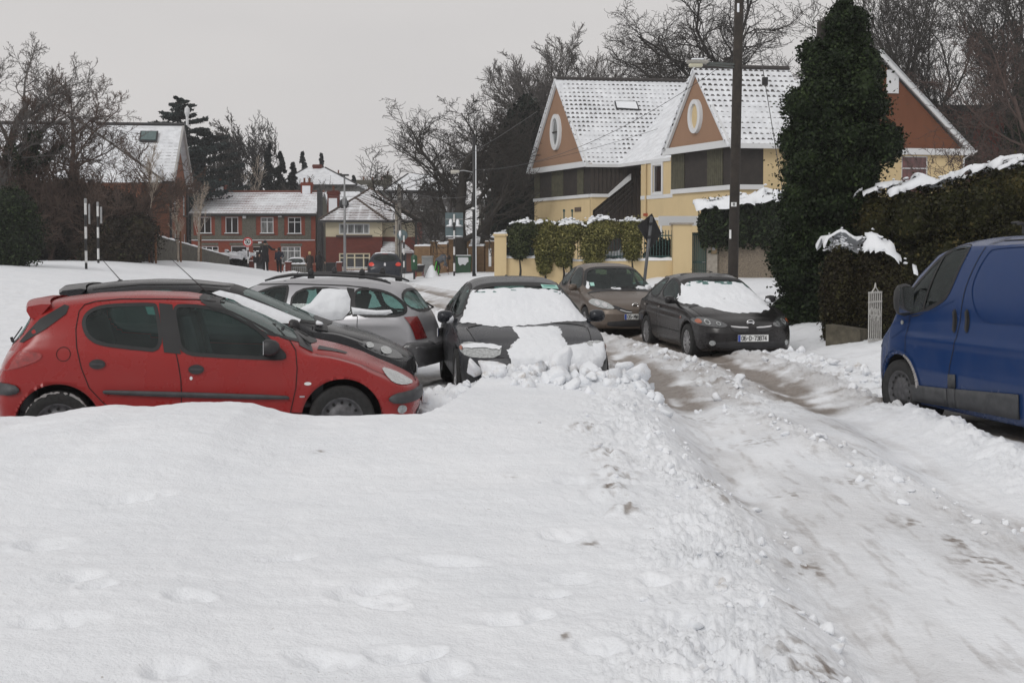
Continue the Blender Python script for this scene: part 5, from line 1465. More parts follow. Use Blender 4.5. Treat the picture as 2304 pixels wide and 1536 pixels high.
# ================================================================== cream and terracotta house (right of centre)
def cream_house():
    root = empty('gabled_house', (8, 62, 0)); tag(root, 'big cream house with terracotta gables, oval window rings and snow dusted pantiles', 'house')
    inv = root.matrix_world.copy(); off = Vector((8, 62, 0))
    g = Vector((-.40, .917, 0)); e = Vector((.990, .139, 0)).normalized()
    ZE = 6.5; UP = Vector((0,0,1))
    W_ = {}
    def mk(name, mb, mat, parent=root, uv=True, **k):
        mb.v = [tuple(Vector(p)-off) for p in mb.v]; return mb.build(name, mat, parent, uv=uv, **k)
    RT = roof_mat('pantile_snow', (.050, .047, .046), .27, .33, .42, .50, .52)
    RT2 = roof_mat('pantile_snow_deep', (.045, .04, .04), .26, .33, .85, .40, .42)
    N1 = Vector((4.2, 67.5, 0)); F1 = N1+g*8.0; A1 = N1+g*4.0
    Vv = Vector((6.02, 67.76, 0)); Pp = Vector((8.26, 62.6, 0))
    R1 = A1+e*7.9; zR = 11.74
    N2 = Vector((9.78, 54.1, 0)); F2 = N2+g*5.84; A2 = N2+g*2.92; zR2 = 10.29
    # ---- roofs
    ov = g*-.25
    m = MB(); slab(m, [N1+UP*ZE-e*.12, Vv+UP*ZE, R1+UP*zR, A1+UP*zR-e*.12]); mk('roof', m, RT)
    m = MB(); n_ = Vector((.917, .4, 0)); Q = Pp+n_*4.2; slab(m, [Vv+UP*ZE, Pp+UP*ZE, Q+UP*(ZE+3.8), R1+UP*zR]); mk('roof', m, RT2)
    m = MB(); slab(m, [F1+UP*ZE-e*.12, A1+UP*zR-e*.12, R1+e*1.5+UP*zR, F1+e*11+UP*ZE]); mk('roof', m, RT)
    m = MB(); slab(m, [N2+UP*ZE-e*.12, N2+e*4.6+UP*ZE, A2+e*4.6+UP*zR2, A2+UP*zR2-e*.12]); mk('roof', m, RT)
    m = MB(); slab(m, [F2+UP*ZE-e*.12, A2+UP*zR2-e*.12, A2+e*4.6+UP*zR2, F2+e*4.6+UP*ZE]); mk('roof', m, RT)
    m = MB(); slab(m, [R1+UP*zR, Q+UP*(ZE+3.8), Q+e*6+UP*(ZE+3.8), R1+e*6+UP*zR]); mk('roof', m, RT2)
    for a, b in ((A1+UP*(zR+.03), R1+UP*(zR+.03)), (A2+UP*(zR2+.03), A2+e*4.6+UP*(zR2+.03))):
        m = MB(); m.tube([a, b], .11, 8); mk('ridge_tiles', m, simple('ridge_tile', (.04, .035, .033), .8), uv=False)
    # ---- gable triangles, barge boards, oval rings
    def gable(a, b, ap, za, zap, mat, oval=None, olive=None, pane=None):
        m = MB(); d = (b-a); N_ = -e
        m.prism([a+UP*za+e*.10, b+UP*za+e*.10, ap+UP*(zap-.12)+e*.10], e*.2); mk('gable_wall', m, mat)
        m = MB()
        for p, q in ((a, ap), (b, ap)):
            dirn = (ap-p).normalized()
            P0 = p+UP*(za+.02)-e*.05; P1 = ap+UP*(zap-.02)-e*.05
            ca = (P0, P1, P1-UP*.30, P0-UP*.02+dirn*.30)
            m.prism([ca[0], ca[1], ca[2], ca[3]], e*.12)
        m.prism([a+UP*(za+.16)-e*.05, a+UP*(za-.16)-e*.05, b+UP*(za-.16)-e*.05, b+UP*(za+.16)-e*.05], e*.12)
        mk('barge_board', m, WHITE)
        if oval:
            c, ru, rz_ = oval
            m = MB(); n = 28; gd = g
            ring = lambda k, s, o_: c+gd*(math.cos(2*math.pi*k/n)*ru*s)+UP*(math.sin(2*math.pi*k/n)*rz_*(1-(1-s)*ru/rz_))-e*o_
            for k in range(n):
                m.quad(ring(k, 1, .06), ring(k+1, 1, .06), ring(k+1, .62, .06), ring(k, .62, .06))
                m.quad(ring(k, 1, .06), ring(k, 1, -.12), ring(k+1, 1, -.12), ring(k+1, 1, .06)); m.quad(ring(k, .62, .06), ring(k+1, .62, .06), ring(k+1, .62, -.12), ring(k, .62, -.12))
            w = mk('oval_window', m, WHITE)
            m = MB(); m.add([ring(k, .64, -.05) for k in range(n)], [tuple(range(n))]); mk('pane', m, pane, w)
            if pane is PANEC:
                m = MB(); bar3(m, ring(0, .62, .0), ring(n//2, .62, .0), .05, .07); mk('glazing_bar', m, DKTIM, w, uv=False)
    c1 = A1+UP*PZ(297, A1.y); c2 = A2+UP*PZ(262, A2.y)
    gable(N1, F1, A1, ZE, zR, TERRA, (c1+g*.10, .64, 1.06), pane=PANEC)
    gable(N2, F2, A2, ZE, zR2, TERRA, (c2+g*.02, .53, .80), pane=CREAM)
    # skylight on the first roof
    def onroof(px, py, o=.05):   # intersection with front slope of roof one
        n = (Vv+UP*ZE-(N1+UP*ZE)).cross(A1+UP*zR-(N1+UP*ZE)).normalized()
        if n.z < 0: n = -n
        d = ray(px, py); E = Vector((0,0,EYE)); t = ((N1+UP*ZE)-E).dot(n)/d.dot(n); return E+d*t+n*o
    q = [onroof(1382, 232), onroof(1432, 233), onroof(1438, 250), onroof(1386, 247)]
    m = MB(); m.prism(q, (0,0,.10)); s = mk('skylight', m, GUTTER, uv=False)
    cq = sum(q, Vector())/4; m = MB(); m.prism([cq+(p-cq)*.9+UP*.09+Vector((0,-.05,-.03)) for p in q], (0,0,.03)); mk('skylight_snow', m, SNOW, s, uv=False)
    # ---- walls. volume one
    gz_ = -.2; ZB = 4.75
    a1 = N1+g*.25+e*.3; b1 = F1-g*.25+e*.3; L1 = (a1-b1).length
    U1 = (a1-b1).normalized()                                     # left to right seen from the camera
    m = MB(); wallface(m, b1+UP*gz_, U1, L1, ZB-gz_); mk('wall', m, CREAM)
    m = MB(); wallface(m, b1+UP*ZB-e*.0, U1, L1, ZE-ZB); mk('timber_storey', m, DKTIM)
    N_1 = U1.cross(UP)
    def boards(O, U, spans, zb, zt, out=.04):
        N_ = U.cross(UP)
        for (u0, u1) in spans:
            k = MB()
            n = max(1, int(round((u1-u0)/.16)))
            for i in range(n):
                x0 = u0+(u1-u0)*i/n+.012; x1 = u0+(u1-u0)*(i+1)/n-.012
                k.prism([O+U*x0+UP*zb+N_*out, O+U*x1+UP*zb+N_*out, O+U*x1+UP*zt+N_*out, O+U*x0+UP*zt+N_*out], -N_*(out+.005))
            mk('board_cladding', k, OLIVE, uv=False)
    def u_on(O, U, px):
        k = (px-1152)/F; return (k*O.y-O.x)/(U.x-k*U.y)
    P5 = lambda zx: 1100+zx/2.4
    sp = [(u_on(b1, U1, P5(a)), u_on(b1, U1, P5(b))) for a, b in ((247, 276), (340, 402), (478, 512))]
    boards(b1, U1, sp, ZB+.05, ZE-.1)
    for a, b in ((279, 338), (405, 476)):
        u0, u1 = u_on(b1, U1, P5(a)), u_on(b1, U1, P5(b))
        window_rel(mk, root, b1+UP*ZB+N_1*.02, U1, (u0, .12, u1, ZE-ZB-.15), 2, DKTIM, PANEB, off)
    m = MB(); m.prism([b1+UP*(ZB-.12)+N_1*.0, a1+UP*(ZB-.12), a1+UP*(ZB+.06), b1+UP*(ZB+.06)], N_1*.10); mk('string_course', m, WHITE)
    # front of volume one: dark recess with the outside stair
    c0 = a1; Ue = e
    wl = u_on(c0, Ue, 1440)
    m = MB(); wallface(m, c0+UP*ZB, Ue, wl, ZE-ZB); wallface(m, c0+UP*gz_, Ue, wl, ZB-gz_); mk('timber_wall', m, DKTIM, uv=False)
    boards_d = MB(); Ne = e.cross(UP)
    for i in range(12):
        x0 = wl*i/12+.03; boards_d.prism([c0+e*x0+UP*gz_+Ne*.03, c0+e*(x0+wl/12-.06)+UP*gz_+Ne*.03, c0+e*(x0+wl/12-.06)+UP*(ZE-.1)+Ne*.03, c0+e*x0+UP*(ZE-.1)+Ne*.03], -Ne*.03)
    mk('board_cladding', boards_d, simple('brown_boards', (.030, .022, .017), .6, 0, .3, 4), uv=False)
    # low cream wall with the white raking coping of the stair
    us = u_on(c0, e, P5(640)); ub = u_on(c0, e, P5(555)); ut = u_on(c0, e, P5(758)); zt = PZ(955/2.4, 67)
    m = MB(); m.prism([c0+Ne*.06+UP*gz_, c0+Ne*.06+e*ub+UP*gz_, c0+Ne*.06+e*ub+UP*PZ(1135/2.4, 67), c0+Ne*.06+e*us+UP*(ZB-.12), c0+Ne*.06+UP*(ZB-.12)], Ne*.2); mk('stair_wall', m, CREAM)
    m = MB(); m.prism([c0+Ne*.0+UP*(ZB-.12), c0+e*us+UP*(ZB-.12), c0+e*us+UP*(ZB+.06), c0+UP*(ZB+.06)], Ne*.36)
    m.prism([c0+e*us+UP*(ZB-.12), c0+e*ut+UP*(zt-.12), c0+e*ut+UP*(zt+.22), c0+e*us+UP*(ZB+.06)], Ne*.36); mk('stair_coping', m, WHITE)
    m = MB()
    for k in range(4):
        o_ = .25+.16*k; bar3(m, c0+Ne*.3+e*(ub+.1+k*.12)+UP*(PZ(1150/2.4, 67)-.3*k), c0+Ne*.3+e*(ut+.1)+UP*(zt-.25-.25*k), .05, .06)
    mk('stair_rail', m, DKTIM, uv=False)
    # left-facing wall L with the small white-framed window
    tL = 2.5; O = Vv-g*tL; end = Pp; UL = (end-O).normalized(); LL = (end-O).length+1.2
    NL = UL.cross(UP)
    w0, w1 = u_on(O, UL, P5(884)), u_on(O, UL, P5(932)); z0, z1 = PZ(1040/2.4, 64), PZ(893/2.4, 64)
    w2, w3 = u_on(O, UL, P5(880)), u_on(O, UL, P5(925)); z2, z3 = PZ(1300/2.4, 64), PZ(1190/2.4, 64)
    ops = [(w0, z0-gz_, w1, z1-gz_)]
    m = MB(); wallface(m, O+UP*gz_, UL, LL, ZE-gz_, ops); mk('wall', m, CREAM)
    window_rel(mk, root, O+UP*gz_, UL, ops[0], 1, WHITE, PANEB, off, fw=.05)
    m = MB(); t_ = .14
    for (a, c, b, d) in ((w0-t_, z0-t_, w0, z1+t_), (w1, z0-t_, w1+t_, z1+t_), (w0, z1, w1, z1+t_), (w0, z0-t_, w1, z0), (w2-.1, z3, w3+.2, z3+.15), (w3+.05, 1.2, w3+.2, z3)):
        m.prism([O+UL*a+UP*c, O+UL*b+UP*c, O+UL*b+UP*d, O+UL*a+UP*d], NL*.05)
    m.prism([O+UP*(ZB-.35), O+UL*LL+UP*(ZB-.35), O+UL*LL+UP*(ZB-.15), O+UP*(ZB-.15)], NL*.03)
    mk('window_surround', m, WHITE)
    m = MB(); ud = u_on(O, UL, P5(851)); m.tube([O+UL*ud+NL*.08+UP*(ZE-.2), O+UL*ud+NL*.08+UP*1.0], .045, 8); mk('drainpipe', m, CREAM, uv=False)
    m = MB(); pa, pb = u_on(O, UL, P5(852)), u_on(O, UL, P5(864)); m.box(tuple(O+UL*pa+NL*.08+UP*PZ(1160/2.4, 65)), (.25, .12, .14)); mk('alarm_box', m, simple('alarm_red', (.35, .06, .02), .5), uv=False)
    # fascias and gutters along the eaves
    m = MB(); bar3(m, N1-e*.1+UP*(ZE-.10)-g*.06, Vv+UP*(ZE-.10)-g*.06, .10, .18); mk('gutter', m, WHITE, uv=False); m = MB(); bar3(m, Vv+UP*(ZE-.10), Pp+UP*(ZE-.10), .12, .18); mk('gutter', m, WHITE, uv=False); m = MB(); bar3(m, N2+UP*(ZE-.12)-g*.06, N2+e*4.6+UP*(ZE-.12)-g*.06, .10, .22)
    mk('gutter', m, WHITE, uv=False)
    m = MB(); m.prism([N1+UP*(ZE-.2), Vv+UP*(ZE-.2), Pp+UP*(ZE-.2), Pp+e*2+UP*(ZE-.2), N1+e*6+g*3+UP*(ZE-.2), N1+g*3+UP*(ZE-.2)], (0,0,.04)); mk('soffit', m, DKTIM, uv=False)
    # ---- bay two
    a2 = N2+g*.35+e*.45; b2 = F2-g*.10+e*.45; U2 = (a2-b2).normalized(); L2 = (a2-b2).length; NN2 = U2.cross(UP); ZB2 = 4.60
    m = MB(); wallface(m, b2+UP*gz_, U2, L2, ZB2-gz_); mk('wall', m, CREAM)
    m = MB(); wallface(m, b2+UP*ZB2, U2, L2, ZE-ZB2); mk('timber_storey', m, DKTIM, uv=False)
    boards(b2, U2, [(u_on(b2, U2, P5(a)), min(L2, u_on(b2, U2, P5(b)))) for a, b in ((984, 1055), (1178, 1262))], ZB2+.08, ZE-.1)
    window_rel(mk, root, b2+UP*ZB2+NN2*.02, U2, (u_on(b2, U2, P5(1060)), .12, u_on(b2, U2, P5(1174)), ZE-ZB2-.15), 3, DKTIM, PANEB, off)
    m = MB(); m.prism([b2+UP*(ZB2-.16), a2+UP*(ZB2-.16), a2+UP*(ZB2+.06), b2+UP*(ZB2+.06)], NN2*.12); mk('string_course', m, WHITE)
    ul = u_on(a2, e, P5(1478)); uw = 12
    m = MB(); wallface(m, a2+UP*gz_, e, ul, ZB2-gz_); wallface(m, a2+UP*gz_+e*ul, e, 3.2, ZE-gz_); mk('wall', m, CREAM)
    m = MB(); wallface(m, a2+UP*ZB2, e, ul, ZE-ZB2); mk('timber_storey', m, DKTIM, uv=False)
    window_rel(mk, root, a2+UP*ZB2+Ne*.02, e, (.12, .12, ul-.08, ZE-ZB2-.12), 3, DKTIM, PANEB, off)
    m = MB(); m.prism([a2+UP*(ZB2-.16), a2+e*ul+UP*(ZB2-.16), a2+e*ul+UP*(ZB2+.06), a2+UP*(ZB2+.06)], Ne*.12); mk('string_course', m, WHITE)
    # ---- right wing, gable towards the road
    X0 = Vector((12.7, 56.5, 0)); X1 = Vector((22.1, 57.85, 0)); XM = (X0+X1)/2; zA = 11.15; ew = (X1-X0).normalized(); bk = Vector((-ew.y, ew.x, 0))
    Nw = ew.cross(UP)
    m = MB(); i0 = X0+ew*.4; wd = (X1-X0).length-.8
    z0, z1 = PZ(415, 57.6)-gz_-.6, PZ(352, 57.6)-gz_; w0, w1 = u_on(i0, ew, 2026), u_on(i0, ew, 2085)
    ops = [(w0, z0, w1, z1)]
    wallface(m, i0+UP*gz_, ew, wd, ZE-.1-gz_, ops); mk('wall', m, CREAM)
    window_rel(mk, root, i0+UP*gz_, ew, ops[0], 1, WHITE, pane_mat('red_blind_glass', (.13, .045, .045), .12, .3), off, fw=.05, rows=(.7,))
    m = MB(); m.prism([i0+UP*(ZE-.1), i0+ew*wd+UP*(ZE-.1), XM+UP*(zA-.45)], -Nw*.2); mk('gable_wall', m, TERRA2)
    m = MB()
    for p, q in ((X0, XM), (X1, XM)):
        dn = (q-p).normalized(); m.prism([p+UP*(ZE+.0)+Nw*.25, q+UP*zA+Nw*.25, q+UP*(zA-.36)+Nw*.25, p+UP*(ZE-.02)+dn*.36+Nw*.25], -Nw*.14)
    m.prism([X0+UP*(ZE-.28)+Nw*.2, X1+UP*(ZE-.28)+Nw*.2, X1+UP*(ZE+.02)+Nw*.2, X0+UP*(ZE+.02)+Nw*.2], -Nw*.18); mk('barge_board', m, WHITE)
    m = MB(); slab(m, [X0+UP*ZE+Nw*.25, XM+UP*zA+Nw*.25, XM+UP*zA+bk*11, X0+UP*ZE+bk*11]); slab(m, [XM+UP*zA+Nw*.25, X1+UP*ZE+Nw*.25, X1+UP*ZE+bk*11, XM+UP*zA+bk*11]); mk('roof', m, RT2)
    m = MB(); wallface(m, i0+ew*wd+UP*gz_, bk, 10.5, ZE-.1-gz_); wallface(m, i0+bk*10.5+UP*gz_, -bk, 10.5, ZE-.1-gz_)
    wallface(m, i0+ew*wd+bk*10.5+UP*gz_, -ew, wd, ZE-.1-gz_); mk('wall', m, CREAM)
    m = MB(); up = u_on(i0, ew, 2163); P_ = i0+ew*up+Nw*.1
    m.tube([X1+UP*(ZE-.05)+Nw*.15+ew*.2, X1+UP*(ZE-.15)+Nw*.15, P_+UP*(ZE-.45), P_+UP*.5], .05, 8); mk('drainpipe', m, WHITE, uv=False)
    m = MB(); c = XM+Nw*.02+UP*PZ(185, 57); m.prism([c+ew*.35-UP*.5, c+ew*.95-UP*.5, c+ew*.95+UP*.6, c+ew*.35+UP*.6], Nw*.06); mk('gable_window', m, WHITE)
    # back walls closing the house
    m = MB()
    for a, b in ((F1-g*.25+e*9, b1), (a2+e*(ul+3.2), X0+bk*6)):
        d_ = (b-a); wallface(m, a+UP*gz_, d_, d_.length, ZE-.1-gz_)
    mk('wall', m, CREAM)
    # name plaque beside the recess
    m = MB(); uq = u_on(b1, U1, P5(464)); m.prism([b1+U1*uq+N_1*.03+UP*PZ(1140/2.4, 68), b1+U1*(uq+.8)+N_1*.03+UP*PZ(1140/2.4, 68), b1+U1*(uq+.8)+N_1*.03+UP*PZ(1116/2.4, 68), b1+U1*uq+N_1*.03+UP*PZ(1116/2.4, 68)], -N_1*.03)
    mk('name_plaque', m, simple('brown_plaque', (.10, .07, .05), .5), uv=False)
    return root
def window_rel(mk, root, O, U, op, cols, frame, pane, off, fw=.06, rows=(), sill=None):
    o = window_at(root, Vector(O)-off, U, op, cols, rows, frame, pane, sill, .08, fw)
    return o
cream_house()
# ================================================================== houses at the end of the road
BR_O = brick_mat('orange_red_brick', (.25, .055, .03), (.20, .042, .024), (.17, .07, .05))
BR_D = brick_mat('dark_red_brick', (.16, .038, .026), (.12, .030, .022), (.12, .05, .04))
BR_L = brick_mat('old_brown_brick', (.31, .125, .075), (.23, .095, .056), (.17, .10, .07))
BR_Y = brick_mat('buff_brick', (.30, .19, .10), (.22, .13, .07), (.07, .05, .035))
PEB = simple('pebbledash', (.10, .095, .075), .95, 0, .4, 14, .5, 60)
GREYR = render_mat('grey_render', (.20, .20, .19), .3)
STONE = simple('rough_stone', (.095, .088, .072), .95, 0, .45, 4, .8, 9, bdist=.05)
RF_B = roof_mat('red_tile_snow', (.11, .028, .022), .25, .42, .50, .9, .50)
RF_C = roof_mat('brown_tile_snow', (.07, .035, .028), .9, .28, .42, .9, .62)
RF_S = roof_mat('slate_snow', (.035, .036, .038), .4, .30, .80, .9, .30)
RF_D = roof_mat('old_slate_snow', (.06, .055, .052), .5, .34, .66, .9, .34)
UP = Vector((0,0,1))

def mkr(root, off):
    off = Vector(off)
    def mk(name, mb, mat, parent=None, uv=True, **k):
        mb.v = [tuple(Vector(p)-off) for p in mb.v]; return mb.build(name, mat, parent or root, uv=uv, **k)
    return mk

def brick_terrace():      # red brick and pebbledash pair of houses
    Y = 106.0; X = lambda zx: PX(430+zx/6.4, Y); Z = lambda zy: PZ(400+zy/6.4, Y)
    x0, x1 = X(8), X(1795); g = Z(1385)-.4; ze = Z(510)
    O = Vector((x0, Y, g)); off = O.copy(); root = empty('terraced_house', off)
    tag(root, 'red brick and grey pebbledash two storey house with long snowy tile roof and two chimneys', 'house')
    mk = mkr(root, off); U = Vector((1,0,0)); w = x1-x0
    R_ = lambda l: [(X(a)-x0, Z(d)-g, X(c)-x0, Z(b)-g) for a, b, c, d in l]
    up = R_([(105,565,295,800), (497,565,683,800), (1005,568,1190,800), (1397,568,1588,805)])
    lo = R_([(130,985,395,1200), (575,980,810,1200), (895,990,1105,1385), (1300,990,1580,1235)])
    zs = Z(900)-g
    m = MB(); wallface(m, O, U, w, zs, lo); mk('wall', m, BR_O)
    m = MB(); wallface(m, O+UP*zs, U, w, ze-g-zs, [(a, b-zs, c, d-zs) for a, b, c, d in up]); mk('upper_wall', m, BR_O)
    # pebbledash panels proud of the brick
    m = MB(); pan = [(8,540,40,830), (350,560,440,830), (740,560,940,830), (1255,560,1345,830), (1645,560,1730,830)]
    for a, b, c, d in pan: m.box(((X(a)+X(c))/2, Y-.02, (Z(b)+Z(d))/2), (X(c)-X(a), .04, Z(b)-Z(d)))
    m.box(((X(8)+X(1730))/2, Y-.02, (Z(830)+Z(890))/2), (X(1730)-X(8), .04, Z(830)-Z(890)))
    m.box(((X(8)+X(1790))/2, Y-.02, (Z(512)+Z(556))/2), (X(1790)-X(8), .04, Z(512)-Z(556)))
    for (a, b, c, d) in ((105,935,395,975), (560,935,820,972), (890,940,1110,985), (1290,945,1600,985)): m.box(((X(a)+X(c))/2, Y-.015, (Z(b)+Z(d))/2), (X(c)-X(a), .03, Z(b)-Z(d)))
    mk('pebbledash_panel', m, PEB)
    for i, op in enumerate(up):
        two = i < 2
        window_at(root, O-off, U, op, 2, () if two else (.70,), WHITE, PANE if i != 2 else PANEC, STONE, .10, .07, snow=True)
    window_at(root, O-off, U, lo[0], 3, (.72,), WHITE, PANE, None, .10, .07); window_at(root, O-off, U, lo[1], 1, (), WHITE, PANE, None, .10, .08)
    window_at(root, O-off, U, lo[3], 3, (.74,), WHITE, PANEC, STONE, .10, .08)
    a, b, c, d = lo[2]
    dr = MB(); 
    for bx in ((a+.1, b, a+.25, d-.35), (c-.25, b, c-.1, d-.35), (a, d-.45, c, d-.35), (a, d-.05, c, d)): dr.box((x0+(bx[0]+bx[2])/2, Y+.06, g+(bx[1]+bx[3])/2), (bx[2]-bx[0], .06, bx[3]-bx[1]))
    dd = mk('door', dr, WHITE); gp = MB(); gp.box((x0+(a+c)/2, Y+.11, g+(b+d)/2), (c-a, .03, d-b)); mk('pane', gp, PANE, dd)
    m = MB(); m.box(((x0+x1)/2, Y-.05, Z(898)), (w-.1, .12, .05)); mk('string_course_snow', m, SNOW)
    zr = PZ(432, 110.6)
    m = MB(); slab(m, [(x0-.15, Y-.35, ze-.02), (x1+.1, Y-.35, ze-.02), (x1+.1, Y+4.5, zr), (x0-.15, Y+4.5, zr)]); mk('roof', m, RF_B)
    m = MB(); slab(m, [(x1+.1, Y+9.3, ze-.02), (x0-.15, Y+9.3, ze-.02), (x0-.15, Y+4.5, zr), (x1+.1, Y+4.5, zr)]); mk('roof', m, RF_B)
    m = MB(); m.tube([(x0-.15, Y+4.5, zr+.03), (x1+.1, Y+4.5, zr+.03)], .12, 6); mk('ridge_tiles', m, BR_O, uv=False)
    m = MB(); m.box(((x0+x1)/2, Y-.42, ze-.10), (w+.2, .14, .14)); m.box(((x0+x1)/2, Y-.18, ze-.2), (w, .35, .06)); mk('gutter', m, GUTTER, uv=False)
    for (xa, N_) in ((x0, -1), (x1, 1)):      # end walls with gable
        m = MB(); m.prism([(xa, Y+.01, g), (xa, Y+9, g), (xa, Y+9, ze-.1), (xa, Y+4.5, zr-.15), (xa, Y+.01, ze-.1)], (-.2*N_, 0, 0)); mk('end_wall', m, PEB)
    m = MB(); m.box((x1+.35, Y+.3, (g+Z(190))/2+.1), (.38, .8, Z(190)-g)); mk('party_wall', m, simple('dark_slate_wall', (.035, .035, .037), .9, 0, .3, 3))
    for (a, b, top) in ((185, 320, 75), (1480, 1620, 60)):
        cx = (X(a)+X(b))/2-off.x; chimney(root, cx, 4.5, zr-off.z-.5, Z(top)-off.z+.1, 1.0, .7, BR_O, 2 if a > 1000 else 1)
    for (a, b, c, d) in ((755, 540, 800, 585), (1262, 540, 1315, 568), (975, 922, 1022, 945)):
        m = MB(); m.box(((X(a)+X(c))/2, Y-.12, (Z(b)+Z(d))/2), (X(c)-X(a), .2, Z(b)-Z(d))); mk('vent_box', m, WHITE)
brick_terrace()

def hip_house():          # cream over red brick with hipped roofs and a porch
    Y = 99.0; s_ = 5.69; X = lambda zx, y=Y: PX(720+zx/s_, y); Z = lambda zy, y=Y: PZ(370+zy/s_, y)
    x0, x1 = X(75), X(1205); xm = X(797); g = Z(1385)-.3; ze = Z(712); zb = Z(925)
    off = Vector((x0, Y, g)); root = empty('detached_house', off)
    tag(root, 'detached house, cream above and red brick below, with snowy hipped roofs and a porch', 'house')
    mk = mkr(root, off); U = Vector((1,0,0)); O = Vector((x0, Y, g)); O2 = Vector((xm, Y+.9, g))
    wu = (X(245)-x0, Z(893)-zb, X(637)-x0, Z(757)-zb); wl = (X(243)-x0, Z(1345)-g, X(642)-x0, Z(1135)-g)
    m = MB(); wallface(m, O, U, xm-x0, zb-g, [wl]); wallface(m, O2, U, x1-xm, zb-g); wallface(m, Vector((xm, Y, g)), Vector((0,1,0)), .9, zb-g); mk('brick_wall', m, BR_D)
    m = MB(); wallface(m, O+UP*(zb-g), U, xm-x0, ze-zb, [wu]); wallface(m, O2+UP*(zb-g), U, x1-xm, ze-zb); wallface(m, Vector((xm, Y, zb)), Vector((0,1,0)), .9, ze-zb); mk('rendered_wall', m, render_mat('pale_cream_render', (.56, .50, .36), .15))
    window_at(root, O-off+UP*(zb-g), U, wu, 4, (), MATS['white_paint_trim'], PANEC, None, .08, .10, bars=[.28*(wu[2]-wu[0]), .5*(wu[2]-wu[0]), .80*(wu[2]-wu[0])])
    CW = render_mat('cream_window_frame', (.58, .52, .38), .1)
    window_at(root, O-off, U, wl, 4, (.72,), CW, PANE, None, .08, .11, bars=[.24*(wl[2]-wl[0]), .5*(wl[2]-wl[0]), .79*(wl[2]-wl[0])])
    m = MB(); m.box(((X(210)+X(670))/2, Y-.08, zb+.05), (X(670)-X(210), .16, .16)); mk('window_ledge', m, simple('dark_ledge', (.05, .03, .028), .7))
    # arched window
    cx, cz = (X(930)+X(990))/2, Z(800); m = MB(); r = (X(990)-X(930))/2; Yw = Y+.9
    pts = [(cx+r, Yw-.05, Z(893)), *[(cx+r*math.cos(t), Yw-.05, cz+r*math.sin(t)) for t in [math.pi*k/12 for k in range(13)]], (cx-r, Yw-.05, Z(893))]
    m.prism(pts, (0, .05, 0)); w = mk('arched_window', m, WHITE); m = MB(); m.prism([(cx+(p[0]-cx)*.78, Yw-.07, Z(860)+(p[2]-Z(860))*.86) for p in pts], (0, .02, 0)); mk('pane', m, PANE, w)
    m = MB(); m.box((cx, Yw-.08, Z(840)), (r*1.6, .03, .08)); m.box((cx, Yw-.08, (Z(893)+cz)/2), (.08, .03, cz-Z(893))); mk('glazing_bar', m, WHITE, w)
    # hipped roofs
    ap1 = Vector((X(457, Y+3.0), Y+3.0, Z(425, Y+3.0))); ap2 = Vector((X(650, Y+5), Y+5, Z(305, Y+5)))
    l, r_, r2 = x0-.5, xm+.35, x1+.45; yb = Y+9.5
    m = MB(); slab(m, [(l, Y-.45, ze), (r_, Y-.45, ze), ap1], .12); slab(m, [(xm-.2, Y+.42, ze), (r2, Y+.42, ze), ap2], .12); mk('roof', m, RF_C)
    m = MB(); slab(m, [(r2, Y+.42, ze), (r2, yb, ze), ap2], .12); slab(m, [(l, Y-.45, ze), ap1, ap2, (l, yb, ze)], .12); slab(m, [(r2, yb, ze), (l, yb, ze), ap2], .12)
    slab(m, [(r_, Y-.45, ze), (r_, Y+1.6, ze+.2), ap2, ap1], .12); mk('roof', m, RF_C)
    m = MB()
    for a, b in (((l, Y-.45, ze+.04), ap1), ((r_, Y-.45, ze+.04), ap1), (ap1, ap2), ((r2, Y+.42, ze+.04), ap2)): m.tube([a, b], .10, 6)
    mk('hip_tiles', m, simple('hip_tile', (.075, .055, .045), .85), uv=False)
    m = MB(); m.box(((l+r_)/2, Y-.5, ze-.10), (r_-l, .14, .16)); m.box(((r_+r2)/2, Y+.40, ze-.10), (r2-r_, .14, .16)); m.box(((l+r2)/2, Y+.2, ze-.17), (r2-l-.2, 1.2, .04))
    m.tube([(l+.15, Y-.4, ze-.1), (l+.3, Y-.1, ze-.6), (l+.42, Y-.08, g)], .06, 6); m.tube([(x1+.1, Y+.8, ze-.1), (x1+.1, Y+.8, g)], .10, 6); mk('gutter', m, GUTTER, uv=False)
    # porch
    pz = Z(1118); px0, px1 = X(800), X(1222); m = MB(); slab(m, [(px0-.1, Y-.6, pz), (px1, Y-.6, pz), (X(1060), Y+.9, Z(1005)), (X(920), Y+.9, Z(990)), (px0-.1, Y+.9, Z(985))], .10); mk('porch_roof', m, RF_C)
    m = MB(); m.box(((px0+px1)/2, Y+.4, (g+pz)/2-.05), (px1-px0-.3, 1.0, pz-g-.1)); mk('porch', m, simple('porch_frame', (.028, .032, .038), .6))
    m = MB(); m.box((X(1145), Y-.13, Z(1250)), (X(1180)-X(1110), .08, Z(1130)-Z(1370))); mk('door', m, simple('brown_door', (.12, .035, .02), .5))
    m = MB(); m.box((X(885), Y-.12, Z(1150)), (.5, .06, .4)); mk('porch_window', m, PANE)
    m = MB(); wallface(m, Vector((x1, Y+.9, g)), Vector((0,1,0)), 8.2, ze-g); wallface(m, Vector((x0, Y+9.1, g)), Vector((0,-1,0)), 9.1, ze-g); wallface(m, Vector((x1, Y+9.1, g)), Vector((-1,0,0)), x1-x0, ze-g); mk('side_wall', m, BR_D)
    chimney(root, X(110)-off.x, 3.0, 2.5, Z(330)-g, .95, .8, BR_D, 1)
    chimney(root, X(655, Y+8)-off.x, 8.0, ze-g+1, Z(250, Y+8)-g, .5, .5, PEB, 0, snow=False)
